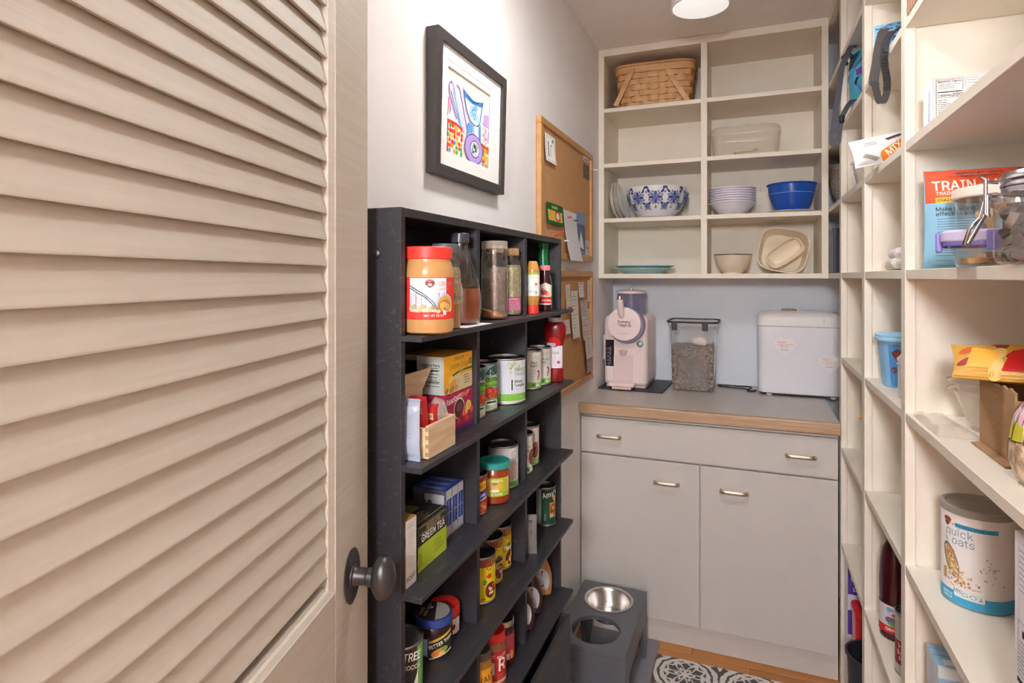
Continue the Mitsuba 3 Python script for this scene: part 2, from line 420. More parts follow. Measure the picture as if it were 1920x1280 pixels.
while z < LT - 0.02:
    # section (y out, z): lower front edge at y = -0.0075, leaning back upwards
    m = extr(Polygon([(-0.0062, z), (-0.0115, z + 0.0008), (-0.0232, z + 0.0455), (-0.0178, z + 0.0465), (-0.0060, z + 0.0025)]), DW - 2 * ST - 0.022)
    v = m.vertices.copy(); m.vertices = np.c_[v[:, 2] + ST + 0.011, v[:, 0], v[:, 1]]; m.fix_normals()
    dp('slat', m, smooth=20)
    z += pitch
# knob: rosette, neck, oval knob (y out of the face)
def oval(prof, sx, sz, cx, cz, n=48):
    m = lathe([(max(r, 1e-5), h) for h, r in prof], n)
    v = m.vertices.copy(); m.vertices = np.c_[v[:, 0] * sx + cx, v[:, 2], v[:, 1] * sz + cz]; m.fix_normals(); return m
kx, kz = 0.062, 1.0065
kn = dp('knob', oval([(0.030, 0), (0.031, 0.008), (0.034, 0.018), (0.040, 0.0255), (0.047, 0.028), (0.054, 0.0255), (0.060, 0.018), (0.0635, 0.009), (0.0645, 0)], 0.8, 1.12, kx, kz), 'black_metal', True)
dp('neck', oval([(0.004, 0), (0.004, 0.0165), (0.0065, 0.0165), (0.007, 0.0135), (0.012, 0.0115), (0.024, 0.0115), (0.026, 0.013), (0.033, 0.013), (0.033, 0)], 1, 1, kx, kz), 'black_metal', 30, parent=kn)
dp('rosette', oval([(0, 0), (0, 0.0325), (0.002, 0.0335), (0.0035, 0.031), (0.0045, 0)], 0.78, 1.14, kx, kz), 'black_metal', 30, parent=kn)
labels[kn] = {'label': 'dark oval door knob'}

# ---- ceiling lamps, one of them out of view, and an unseen hall lamp
def lamp(name, label, x, y, power, z=ZC):
    t = Thing(name, label, 'ceiling lamp', (x, y, 0))
    t.part('canopy', lathe([(1e-4, z), (0.055, z), (0.055, z - 0.022), (0.05, z - 0.026), (1e-4, z - 0.026)], 36), 'lampshade')
    t.part('drum', lathe([(1e-4, z - 0.026), (0.1, z - 0.026), (0.1, z - 0.088), (0.096, z - 0.088), (0.096, z - 0.030), (1e-4, z - 0.030)], 48), 'lampshade')
    k = t.part('diffuser', lathe([(1e-4, z - 0.101), (0.03, z - 0.1005), (0.07, z - 0.097), (0.0955, z - 0.088)], 48), 'lampshade', None, True)
    k2 = t.key + '__drum'; scene[k2]['emitter'] = {'type': 'area', 'radiance': {'type': 'rgb', 'value': [0.28 * q if q > 1 else 0.9 * q for q in power]}}
    m = scene[k]; m['emitter'] = {'type': 'area', 'radiance': {'type': 'rgb', 'value': power}}
    return t
lamp('ceiling_lamp', 'white drum ceiling lamp above the counter end of the aisle', -0.157, 2.183, LAMP_FAR)
lamp('ceiling_lamp', 'white drum ceiling lamp, out of view, over the middle of the aisle', -0.17, 1.24, LAMP_NEAR)  # out of view, placed to light the left wall, door and shelves
t = Thing('unseen_hall_lamp', 'unseen white globe lamp in the hall, lighting the pantry through the doorway', 'pendant lamp', (-0.03, -1.05, 0))  # unseen globe behind the camera, placed to brighten sides facing the camera
t.part('canopy', lathe([(1e-4, ZC), (0.06, ZC), (0.055, ZC - 0.02), (1e-4, ZC - 0.022)], 32), 'lampshade'); t.part('cord', lathe([(1e-4, ZC - 0.02), (0.004, ZC - 0.02), (0.004, 2.02), (1e-4, 2.02)], 10), 'black_metal')
k = t.part('globe', mv(trimesh.creation.icosphere(3, 0.15), 0, 0, 1.87), 'lampshade', None, True); scene[k]['emitter'] = {'type': 'area', 'radiance': {'type': 'rgb', 'value': LAMP_HALL_UNSEEN}}

# ---- base cabinet
YC, ZK = 2.3222, 0.9163
t = Thing('base_cabinet', 'pale grey laminate base cabinet with one wide drawer and two doors', 'cabinet')
YD = 2.345
t.part('body', bx(XL + 0.002, XF - 0.004, YD + 0.019, YW - 0.002, 0.09, 0.872), 'grey_laminate')
t.part('toe_kick', bx(XL + 0.002, XF - 0.004, 2.362, 2.378, 0.001, 0.09), 'grey_laminate')
def pull(x0, x1, zc, par):
    w = x1 - x0
    pts = [(x0 + 0.006, YD - 0.001, zc), (x0 + 0.005, YD - 0.015, zc), (x0 + 0.012, YD - 0.023, zc + .001)] + [(x0 + 0.012 + (w - 0.024) * i / 6, YD - 0.0245, zc + .001) for i in range(1, 6)] + [(x1 - 0.012, YD - 0.023, zc + .001), (x1 - 0.005, YD - 0.015, zc), (x1 - 0.006, YD - 0.001, zc)]
    m = tube(pts, 0.0052, 10); v = m.vertices; v[:, 2] = zc + (v[:, 2] - zc) * 1.35
    t.part('handle', m, 'nickel', None, 40, parent=par, label='brushed nickel bar handle')
d = t.part('drawer', bx(XL + 0.004, XF - 0.006, YD, YD + 0.018, 0.716, 0.858, 0.0015), 'grey_laminate')
pull(-0.568, -0.466, 0.786, d); pull(0.122, 0.225, 0.785, d)
d = t.part('door', bx(XL + 0.004, -0.1715, YD, YD + 0.018, 0.092, 0.709, 0.0015), 'grey_laminate'); pull(-0.343, -0.243, 0.629, d)
d = t.part('door', bx(-0.1675, XF - 0.006, YD, YD + 0.018, 0.092, 0.709, 0.0015), 'grey_laminate'); pull(-0.100, 0.002, 0.627, d)
t = Thing('countertop', 'pale beige laminate countertop with a light oak front edge', 'countertop')
t.part('slab', bx(XL + 0.001, XF - 0.001, YC + 0.022, YW - 0.001, 0.874, ZK, 0.001), 'counter_laminate')
q = Polygon([(0.022, 0), (0.004, 0), (0.0012, 0.0015), (0, 0.005), (0, 0.036), (0.0015, 0.0405), (0.006, 0.0423), (0.022, 0.0423)])
m = extr(q, XF - XL - 0.002); v = m.vertices.copy(); m.vertices = np.c_[v[:, 2] + XL + 0.001, v[:, 0] + YC, v[:, 1] + 0.874]; m.fix_normals()
t.part('front_edge', m, 'oak_edge', label='light oak edge')

# ---- open shelves on the back wall
t = Thing('wall_shelves', 'cream open shelving on the back wall above the counter', 'shelves')
b0, b1, b2, b3 = -0.6114, -0.1893, -0.1635, 0.2738
yb = YB; zb, zt = 1.4194, ZC - 0.002
t.part('side_panel', bx(XL + 0.001, b0, yb, YW - 0.008, zb, zt, 0.001), 'cream_paint')
t.part('side_panel', bx(b3, b3 + 0.0245, yb, YW - 0.008, zb, zt, 0.001), 'cream_paint')
t.part('divider', bx(b1, b2, yb, YW - 0.008, zb + 0.02, 2.431, 0.001), 'cream_paint')
t.part('top_rail', bx(b0, b3, yb, yb + 0.02, 2.431, zt), 'cream_paint')
t.part('top_panel', bx(b0, b3, yb + 0.02, YW - 0.008, 2.431, 2.447), 'cream_paint')
t.part('back_panel', bx(b0, b3, YW - 0.008, YW - 0.001, zb, 2.447), 'cream_paint')
for xa, xb in ((b0, b1), (b2, b3)):
    for z1 in (1.692, 1.942, 2.193):
        t.part('shelf', bx(xa, xb, yb, YW - 0.008, z1 - 0.0185, z1, 0.001), 'cream_paint')
t.part('shelf', bx(b0, b3, yb, YW - 0.008, zb, 1.4402, 0.001), 'cream_paint')

# ---- built-in shelves along the right wall
t = Thing('built_in_shelves', 'cream floor to ceiling built-in shelving along the right wall', 'shelves')
PY = [(0.46, 0.50), (1.424, 1.4585), (1.880, 1.917), (2.322, 2.360)]
TOPS = [0.16, 0.505, 0.835, 1.147, 1.44, 1.702, 1.953, 2.195]
for i, (a, b) in enumerate(PY):
    t.part('face_stile', bx(XF, XF + 0.019, a, b, 0.002, ZC - 0.002, 0.0012), 'cream_paint')
    t.part('partition', bx(XF + 0.019, XR - 0.001, a + 0.004, b - 0.006, 0.002, ZC - 0.002), 'cream_paint')
for a, b in zip(PY, PY[1:]):
    for z1 in TOPS if a is not PY[2] else TOPS[1:]:
        t.part('shelf', bx(XF + 0.001, XR - 0.001, a[1] - 0.001, b[0] + 0.001, z1 - 0.019, z1, 0.001), 'cream_paint')
for z1 in TOPS[4:]:
    t.part('shelf', bx(XF + 0.001, XR - 0.001, 2.359, YW - 0.001, z1 - (0.019 if z1 > 1.5 else 0.0206), z1, 0.001), 'cream_paint')
t.part('top_rail', bx(XF, XF + 0.019, PY[0][1], YW - 0.001, 2.431, ZC - 0.002), 'cream_paint')

# ---- black shelf unit against the left wall
t = Thing('black_shelf_unit', 'tall shallow black painted shelf unit standing against the left wall', 'shelf unit')
UX, U1, U2, UZ = -0.5, 0.7855, 1.632, 1.534
SZ = [1.334, 1.1318, 0.9326, 0.7334, 0.5342, 0.335]
UB = XL + 0.003
t.part('side_panel', bx(UB, UX, U1, U1 + 0.013, 0.001, UZ, 0.0008), 'black_paint'); t.part('side_panel', bx(UB, UX, U2 - 0.013, U2, 0.001, UZ, 0.0008), 'black_paint')
t.part('top', bx(UB, UX, U1 + 0.013, U2 - 0.013, UZ - 0.014, UZ, 0.0008), 'black_paint')
t.part('back_panel', bx(UB, UB + 0.008, U1 + 0.013, U2 - 0.013, 0.02, UZ - 0.014), 'black_paint')
D1, D2 = (1.066, 1.080), (1.340, 1.354)
zs = [UZ - 0.014] + SZ + [0.03]
for k in range(len(zs) - 1):
    hi = zs[k] - (0.0095 if k else 0); lo = zs[k + 1]
    for a, b in ((D1, D2) if k != 5 else (D1,)): t.part('divider', bx(UB + 0.008, UX - 0.002, a, b, lo, hi), 'black_paint')
for z1 in SZ:
    t.part('shelf', bx(UB + 0.008, UX + 0.036, U1 + 0.0002, U2 - 0.0002, z1 - 0.0095, z1, 0.0012), 'black_paint')
t.part('base', bx(UB + 0.008, UX, U1 + 0.013, U2 - 0.013, 0.02, 0.03), 'black_paint')
for (y, zz) in ((1.02, 0.862), (1.045, 0.815), (1.02, 0.80), (1.29, 1.475), (1.27, 0.62)):
    m = rot(lathe([(1e-4, 0), (0.006, 0), (0.006, 0.001), (0.0045, 0.002), (1e-4, 0.0012)], 16), 90, (0, 1, 0)); t.part('screw', mv(m, UB + 0.008, y, zz), 'black_metal')
m = rot(lathe([(1e-4, 0), (0.008, 0), (0.008, 0.003), (0.005, 0.005), (1e-4, 0.005)], 20), 90, (1, 0, 0)); t.part('screw', mv(m, -0.545, U1, 1.462), 'black_metal')

# ================================================================ builders for groceries
def ztab(h, pts):
    zz, rr = [q[1] for q in pts], [q[0] for q in pts]
    return lambda y: np.interp(y, zz, rr)
def can(name, label, x, y, z, r, h, base, els, ang=None, group=None, top='tin', pull=False, bands=True):
    t = Thing(name, label, 'can', (x, y, z), 0, group)
    e = 0.0012
    t.part('shell', lathe([(1e-4, 0.002), (r - 0.003, 0.002), (r - e, 0), (r, 0.001), (r, 0.0025), (r - e, 0.004), (r - e, h - 0.0045), (r, h - 0.003), (r, h - 0.0008), (r - 0.001, h), (r - 0.002, h - 0.0005), (r - 0.0022, h - 0.005)], 44), 'tin', None, 30)
    t.part('lid', lathe([(r - 0.0021, h - 0.0052), (r * 0.8, h - 0.005), (r * 0.78, h - 0.0042), (r * 0.7, h - 0.0042), (r * 0.68, h - 0.005), (1e-4, h - 0.005)], 36), 'tin' if top == 'tin' else 'satin', None if top == 'tin' else top, 30)
    a = toward(x, y) if ang is None else ang
    w = PI * r
    t.art('label', R(-w, 0, 2 * w, h - 0.0105, base) + els, on_cyl(r - e, a, 0.005), fine=r * 0.35)
    return t
def shell_jar(t, prof, mat='glass', smooth=30, n=40, name='glass', color=None, label=None):
    return t.part(name, lathe(prof, n), mat, color, smooth, label)
def pillow(w, h, th, nx=16, nz=20, crimp=0.08, wav=0.0, seed=0, e=2.2):
    """A filled bag standing in the xz plane, its base at z = 0, sealed along its rim."""
    r = np.random.default_rng(seed); ph = r.uniform(0, 6, 4)
    u, v = np.meshgrid(np.linspace(-1, 1, nx), np.linspace(0, 1, nz))
    prof = (1 - np.abs(u) ** e) ** 0.7 * np.clip(np.sin(PI * np.clip((v - crimp) / (1 - 2 * crimp), 0, 1)), 0, 1) ** 0.45
    wob = wav * (np.sin(3 * u + 5 * v + ph[0]) + np.sin(7 * v - 4 * u + ph[1]) * 0.6)
    V, F = [], []
    for s in (1, -1):
        V.append(np.stack([u * w / 2 * (1 - 0.03 * np.sin(PI * v)), s * (prof * th / 2 + 0.0006) + wob * prof, v * h + 0 * u], -1).reshape(-1, 3))
    for s in (0, 1):
        for i in range(nz - 1):
            for j in range(nx - 1):
                a = s * nx * nz + i * nx + j; q = [a, a + 1, a + nx + 1, a + nx]
                if s == 0: q = q[::-1]
                F += [[q[0], q[1], q[2]], [q[0], q[2], q[3]]]
    m = trimesh.Trimesh(np.vstack(V), F, process=False); m.merge_vertices(digits_vertex=5); return m
def on_pillow(w, h, th, side=-1, crimp=0.08, e=2.2):
    def m(x, y, o):
        u, v = np.clip(x / (w / 2), -1, 1), np.clip(y / h, 0, 1)
        prof = (1 - np.abs(u) ** e) ** 0.7 * np.clip(np.sin(PI * np.clip((v - crimp) / (1 - 2 * crimp), 0, 1)), 0, 1) ** 0.45
        return np.stack([x * (1 - 0.03 * np.sin(PI * v)), side * (prof * th / 2 + 0.0008 + o), y], 1)
    return m
def carton(t, x0, x1, y0, y1, z0, z1, color, els_f=None, els_n=None, els_t=None, b=0.0008, mat='printed', name='carton'):
    """A printed box; els_f on the face towards +x, els_n on the face towards -y, els_t on top (all from the lower left corner)."""
    t.part(name, bx(x0, x1, y0, y1, z0, z1, b), mat, color)
    if els_f: t.art('front_print', els_f, on_plane((x1, y0, z0), (0, 1, 0), (0, 0, 1)))
    if els_n: t.art('side_print', els_n, on_plane((x0, y0, z0), (1, 0, 0), (0, 0, 1)))
    if els_t: t.art('top_print', els_t, on_plane((x1, y0, z1), (0, 1, 0), (-1, 0, 0)))
S1, S2, S3, S4, S5, S6 = [q + 0.0006 for q in SZ]
W, K, GR = '#f2f1ef', '#1f1d1e', '#8a8a8e'

# ================================================================ black unit, top shelf
t = Thing('peanut_butter_jar', 'big peanut butter jar with a red lid, first on the top black shelf', 'jar', (-0.4840, 0.843, S1))
pb = [(1e-4, 0), (0.034, 0), (0.0395, 0.003), (0.0408, 0.010), (0.0405, 0.02), (0.0408, 0.023), (0.0408, 0.092), (0.0414, 0.096), (0.0400, 0.105), (0.0375, 0.1125), (0.0362, 0.116), (0.0362, 0.121), (1e-4, 0.121)]
t.part('jar', lathe(pb, 56), 'gloss', '#c3935c', 40, label='tan jar full of peanut butter')
lid = [(1e-4, 0.139), (0.0370, 0.139), (0.0384, 0.1375), (0.0388, 0.135), (0.0388, 0.1205), (0.0375, 0.119), (1e-4, 0.119)]
t.part('lid', lathe(lid, 56), 'satin', '#e23b30', 30, label='red screw lid')
els = R(-0.075, 0.024, 0.15, 0.066, '#d8352c') + R(-0.0305, 0.036, 0.062, 0.053, '#c6d4e2') + R(-0.0305, 0.066, 0.062, 0.023, '#dfe5ee')
els += E(0.030, 0.046, 0.016, 0.018, '#b9cbd8', 0, 10) + E(0.030, 0.0455, 0.0145, 0.016, '#d9a35a', 0, 10) + E(0.029, 0.044, 0.012, 0.011, '#b97a32') + RING(0.031, 0.042, 0.008, 0.007, 0.0012, '#e8bd7c') + E(0.026, 0.047, 0.007, 0.004, '#e2b06a')
for i in range(9): els += E(-0.027 + 0.0052 * i, 0.0405 + 0.004 * math.sin(i * 2.1), 0.0052, 0.0036, ['#c9b78a', '#b2a67e', '#d9c9a0'][i % 3], 25 * (i % 4))
els += P([(-0.0305, 0.079), (-0.0305, 0.073), (-0.004, 0.058), (0.010, 0.044), (0.0155, 0.038), (0.017, 0.0395), (0.008, 0.053), (-0.006, 0.065)], '#5d6a78') + P([(-0.0305, 0.0765), (-0.0305, 0.075), (-0.004, 0.0605), (0.009, 0.047), (0.0155, 0.039), (0.006, 0.053), (-0.006, 0.063)], '#d5dde4')
els += E(0.0035, 0.0825, 0.0075, 0.0042, '#b03a33') + E(0.0035, 0.0815, 0.006, 0.0032, '#4d5b36') + P([(-0.0045, 0.0795), (0.0115, 0.0795), (0.0035, 0.0735)], '#7a2f2a') + E(0.0035, 0.0785, 0.0035, 0.0022, '#e4d9cb') + X('HANNAFORD', 0.0035, 0.0832, 0.0019, '#f5e6dc')
els += X('CREAMY', 0.0305, 0.077, 0.0062, '#c98d90', sx=0.8) + X('UNSALTED', 0.027, 0.0695, 0.003, '#c98d90', sx=0.85)
els += R(-0.0355, 0.024, 0.075, 0.0115, '#d93a31') + X('NET WT 28 OZ', 0.010, 0.0285, 0.0032, '#f3e2dc', bold=True) + X('1 LB', -0.020, 0.028, 0.0026, '#d48cae') + R(0.0245, 0.0305, 0.0055, 0.0075, '#d6dade')
t.art('label', els, on_cyl(0.0408, -62, 0), fine=0.012)

t = Thing('grain_jar', 'narrow glass jar of pale barley hidden behind the peanut butter', 'jar', (-0.5005, 0.930, S1))
t.part('grain', lathe([(1e-4, 0.001), (0.0265, 0.001), (0.027, 0.004), (0.0270, 0.043)] , 30), 'satin', '#b5803f')
t.part('filling', lathe([(0.027, 0.043), (0.027, 0.095), (0.024, 0.108), (1e-4, 0.11)], 30), 'barley')
shell_jar(t, [(1e-4, 0), (0.027, 0), (0.028, 0.004), (0.028, 0.1), (0.025, 0.115), (0.021, 0.125), (0.021, 0.132)])
t.part('lid', lathe([(1e-4, 0.149), (0.022, 0.149), (0.023, 0.147), (0.023, 0.131), (1e-4, 0.131)], 30), 'satin', '#55575e', 30)

t = Thing('syrup_bottle', 'pear shaped glass bottle half full of amber syrup with a white oval label', 'bottle', (-0.5170, 1.0215, S1))
bp = [(1e-4, 0.003), (0.030, 0.001), (0.037, 0.003), (0.0405, 0.010), (0.0412, 0.03), (0.0408, 0.055), (0.037, 0.078), (0.029, 0.103), (0.0205, 0.126), (0.0162, 0.142), (0.0150, 0.152), (0.0150, 0.158)]
shell_jar(t, bp, n=44)
t.part('syrup', lathe([(1e-4, 0.005), (0.033, 0.0045), (0.0380, 0.012), (0.0388, 0.03), (0.0384, 0.055), (0.0362, 0.068), (1e-4, 0.068)], 40), 'gloss', '#8a3f12', 30, label='amber syrup')
t.part('cap', lathe([(1e-4, 0.175), (0.0165, 0.175), (0.0178, 0.173), (0.0178, 0.157), (0.016, 0.156), (1e-4, 0.156)], 36), 'gloss', '#3f4049', 30)
els = E(-0.012, 0.062, 0.026, 0.038, '#cfcdca', 0, 12) + R(-0.034, 0.024, 0.044, 0.022, '#7ba545') + X('AGAVE', -0.012, 0.077, 0.007, '#4a4a4c', deg=-70) + E(0.0, 0.068, 0.0018, 0.0018, '#5c5450')
for i in range(7): els += P([(-0.014 + 0.003 * i, 0.046), (-0.022 + 0.006 * i, 0.064 - 0.002 * abs(i - 3)), (-0.011 + 0.003 * i, 0.046)], ['#45663c', '#5f8450'][i % 2])
els += RING(-0.002, 0.036, 0.005, 0.006, 0.001, '#dfe6d2') + R(-0.004, 0.033, 0.004, 0.005, '#c8d5b6')
rf = ztab(0, [(q[0], q[1]) for q in bp])
t.art('label', els, lambda x, y, o: np.stack([(rf(y) + 0.0004 + o) * np.cos(math.radians(-75) + x / 0.0405), (rf(y) + 0.0004 + o) * np.sin(math.radians(-75) + x / 0.0405), y], 1), fine=0.008)

one('paper_napkin', 'white paper lying under the glass jars at the front of the top black shelf', 'napkin', bx(-0.50, -0.4665, 0.945, 1.065, SZ[0] + 0.0001, SZ[0] + 0.0005), 'matte', '#e6e2df')
def glassjar(label, x, y, r, h, fill, fh, lid, neck=0.8, tilt=0.0, shoulder=0.02, lidc='#c7bdb0', group='glass jars of grain', art=None, lidmat='gloss'):
    t = Thing('grain_jar', label, 'jar', (x, y, S1), 0, group)
    rn = r * neck
    shell_jar(t, [(1e-4, 0.002), (r - 0.004, 0.0005), (r - 0.001, 0.003), (r, 0.008), (r, h - 0.03 - shoulder), (r - (r - rn) * 0.4, h - 0.03 - shoulder * 0.4), (rn, h - 0.028), (rn, h - 0.016)])
    q = r - 0.0018
    m = lathe([(1e-4, 0.003), (q - 0.003, 0.0025), (q, 0.007), (q, fh * 0.6), (q, fh), (q * 0.5, fh + 0.002), (1e-4, fh + 0.002)], 36)
    if tilt:
        v = m.vertices.copy(); up = v[:, 2] > fh * 0.8; a = math.radians(-118)
        v[up, 2] += -(v[up, 0] * math.cos(a) * 0 + (v[up, 0] * math.cos(0.35) + v[up, 1] * math.sin(0.35))) * tilt; v[:, 2] = np.maximum(v[:, 2], 0.0032); m.vertices = v
    t.part('grain', m, fill)
    t.part('lid', lathe([(1e-4, h), (rn + 0.0005, h), (rn + 0.002, h - 0.0015), (rn + 0.002, h - 0.016), (rn, h - 0.017), (1e-4, h - 0.0165)], 36), lidmat, None if lidmat in ('clear_plastic', 'cloudy_plastic') else lidc, 30)
    if art: t.art('label', art, on_cyl(r, toward(x, y) + 10, 0), fine=r * 0.3)
    return t
glassjar('tall wide glass jar with a little orange lentil heap slumped at its base', -0.5100, 1.172, 0.0288, 0.1677, 'lentils', 0.014, 0, 0.93, 0.30, 0.008, lidmat='cloudy_plastic', group=None)
glassjar('glass jar of pinkish grain seen through the tall lentil jar', -0.590, 1.200, 0.027, 0.150, 'pink_grain', 0.105, 0, 0.8, group=None)
glassjar('glass jar of pink flecked grain between the lentil jar and the pink labelled jar', -0.5330, 1.2285, 0.0245, 0.1621, 'pink_grain', 0.112, 0, 0.72, lidc='#b9a794', group=None)
els = R(-0.021, 0.012, 0.043, 0.032, '#b2456a') + R(-0.018, 0.0125, 0.038, 0.022, '#cf7f9a') + X('pearl barley', 0.001, 0.037, 0.004, '#f0dde4', bold=True) + SM(-0.015, 0.030, 0.032, 6, 0.003, '#a35573', 0.001)
glassjar('glass jar of pale green grain with a raspberry pink label', -0.5230, 1.303, 0.0235, 0.158, 'green_grain', 0.117, 0, 0.7, lidc='#b08a5e', group=None, art=els)

t = Thing('sauce_bottle', 'small upturned tan squeeze bottle standing on its red cap', 'bottle', (-0.4985, 1.3855, S1))
t.part('cap', lathe([(1e-4, 0), (0.0145, 0), (0.015, 0.001), (0.0145, 0.021), (1e-4, 0.021)], 28), 'satin', '#e0362a', 30, label='red cap')
bp = [(1e-4, 0.021), (0.013, 0.021), (0.0155, 0.032), (0.0165, 0.04), (0.0165, 0.105), (0.0155, 0.112), (0.011, 0.128), (0.009, 0.130), (1e-4, 0.130)]
t.part('bottle', lathe(bp, 30), 'gloss', '#c98f4b', 35)
t.art('label', R(-0.05, 0.044, 0.1, 0.058, '#e9ebe6') + R(-0.05, 0.096, 0.1, 0.006, '#a9bf52') + X('VEGAN', 0.0, 0.088, 0.004, '#8ba050') + E(0.006, 0.073, 0.004, 0.004, '#d4816d') + X('BUTTER', -0.004, 0.052, 0.005, '#5c6b8d') + P([(0.003, 0.048), (0.006, 0.056), (0.009, 0.048)], '#8fae5c'), on_cyl(0.0165, -62, 0), fine=0.005)
t = Thing('fruit_syrup_bottle', 'small dark red syrup bottle in the end bay of the top black shelf', 'bottle', (-0.5055, 1.500, S1))
bp = [(1e-4, 0), (0.0165, 0), (0.0176, 0.003), (0.0176, 0.068), (0.0165, 0.078), (0.0135, 0.092), (0.0125, 0.108), (1e-4, 0.108)]
t.part('bottle', lathe(bp, 32), 'gloss', '#3d0f1c', 35)
t.part('cap', lathe([(1e-4, 0.122), (0.0135, 0.122), (0.0143, 0.120), (0.0143, 0.108), (1e-4, 0.108)], 30), 'satin', '#d97f86', 30, label='pink and white cap')
t.art('label', R(-0.05, 0.017, 0.1, 0.052, '#ece3dc') + P([(-0.017, 0.069), (0.0, 0.076), (0.017, 0.069)], '#ece3dc') + R(-0.05, 0.021, 0.1, 0.017, '#d8302b') + X('Red Rasp', 0.005, 0.026, 0.0055, '#f6e8e4', bold=True, sx=0.9) + E(-0.005, 0.052, 0.008, 0.009, '#c2384a') + E(0.005, 0.047, 0.006, 0.006, '#d95b5c') + E(0.009, 0.046, 0.004, 0.004, '#e8b64c') + E(0.002, 0.063, 0.005, 0.003, '#f6f2ee') + X('ROSE', 0.0, 0.0555, 0.004, '#f8efe9', bold=True), on_cyl(0.0176, toward(-0.5055, 1.5) + 4, 0), fine=0.006)
t = Thing('green_bottle', 'green glass bottle with a long neck behind the small red bottle', 'bottle', (-0.5400, 1.588, S1))
t.part('glass', lathe([(1e-4, 0), (0.024, 0), (0.026, 0.003), (0.026, 0.07), (0.022, 0.09), (0.0165, 0.105), (0.0150, 0.12), (0.0145, 0.172), (0.0155, 0.173), (0.0155, 0.185), (1e-4, 0.185)], 32), 'gloss', '#1f7d47', 35)

# ================================================================ black unit, second shelf
t = Thing('foil_pouch', 'pale silver foil pouch standing at the near end of the second black shelf', 'pouch', (-0.520, 0.8145, S2), 0)
m = pillow(0.075, 0.099, 0.019, 40, 44, wav=0.0, seed=3); cr = meshkit.fbm(m.vertices * [55, 0, 38] + 3, 3, 4) - 0.5; m.vertices[:, 1] += 0.009 * cr * np.sign(m.vertices[:, 1]) * np.clip(np.abs(m.vertices[:, 1]) / 0.006, 0, 1); m.vertices[:, 1] = np.clip(m.vertices[:, 1], -0.0125, 0.0125)
t.part('pouch', m, 'gloss', '#a4adc0', 50)
t.art('print', SM(0.006, 0.055, 0.022, 6, 0.006, '#8f9bb4', 0.0012) + LINE([(0.0, 0.03), (0.02, 0.012), (0.03, 0.028)], 0.0012, '#9aa2b5'), on_pillow(0.075, 0.099, 0.019), fine=0.01)
t = Thing('wooden_tea_box', 'small open pale wooden box with dovetailed corners on the second black shelf', 'box')
wx0, wx1, wy0, wy1, wz0, wz1 = -0.568, -0.476, 0.829, 0.923, S2, S2 + 0.053
t.part('front_board', bx(wx1 - 0.006, wx1, wy0, wy1, wz0, wz1, 0.0006), 'birch'); t.part('back_board', bx(wx0, wx0 + 0.006, wy0, wy1, wz0, wz1, 0.0006), 'birch')
t.part('end_board', bx(wx0 + 0.006, wx1 - 0.006, wy0, wy0 + 0.006, wz0, wz1 - 0.004, 0.0006), 'birch'); t.part('end_board', bx(wx0 + 0.006, wx1 - 0.006, wy1 - 0.006, wy1, wz0, wz1, 0.0006), 'birch')
t.part('bottom_board', bx(wx0 + 0.006, wx1 - 0.006, wy0 + 0.006, wy1 - 0.006, wz0, wz0 + 0.004), 'birch')
for i in range(4): t.part('dovetail', bx(wx1 - 0.006, wx1 - 0.0002, wy0 - 0.0003, wy0 + 0.001, wz0 + 0.004 + 0.0135 * i, wz0 + 0.0105 + 0.0135 * i), 'satin', '#a98a66')
m = extr([(0.842, 1.1375), (0.895, 1.1375), (0.900, 1.228), (0.931, 1.260), (0.928, 1.2625), (0.815, 1.2625), (0.815, 1.200), (0.842, 1.190)], 0.005)
v = m.vertices.copy(); m.vertices = np.c_[-0.534 + v[:, 2], v[:, 0], v[:, 1]]; m.fix_normals()
one('wooden_lid', 'loose pale wooden lid standing upright in the open wooden box', 'board', m, 'birch')  # the wooden box lid, standing loose
TWG = 'red tea packets by the wooden box'
for i, (x, y, z, d, tl) in enumerate(((-0.508, 0.856, S2 + 0.012, 4, 10), (-0.506, 0.886, S2 + 0.0045, 2, 4))):
    t = Thing('tea_packet', ['red tea packet with a cream name band, tilted, nearest the shelf end', 'red tea packet upright inside the open wooden box'][i], 'tea packet', (x, y, z), d)
    q = lambda m: rot(m, tl, (1, 0, 0))
    t.part('packet', q(bx(-0.0145, 0.0145, -0.011, 0.011, 0, 0.083 - 0.012 * i, 0.001)), 'printed', '#c32a30')
    vv = on_plane((0, 0, 0), (1, 0, 0), (0, 0, 1))
    def mp(xx, yy, o, tl=tl):
        a = math.radians(tl); yv, zv = -0.011 - o - 0.0003 + 0 * xx, yy
        return np.stack([xx, yv * math.cos(a) - zv * math.sin(a), yv * math.sin(a) + zv * math.cos(a)], 1)
    hh = 0.083 - 0.012 * i
    t.art('print', R(-0.0142, hh - 0.022, 0.0284, 0.011, '#d9c393') + X('TWININGS', 0, hh - 0.0185, 0.0046, '#4a3325', bold=True, sx=0.78) + SM(-0.012, hh - 0.035, 0.024, 4, 0.006, '#e08080', 0.001), mp)
rr = np.random.default_rng(4); m = trimesh.creation.icosphere(3, 1.0); nz = meshkit.fbm(m.vertices * 2.3 + 5, 3, 2)[:, None]
m.vertices = m.vertices * [0.017, 0.022, 0.032] * (0.7 + 0.6 * nz)
one('clear_bag', 'crumpled clear plastic bag poking out of the open wooden box', 'bag', mv(m, -0.502, 0.9035, S2 + 0.052), 'cloudy_plastic', None, True)

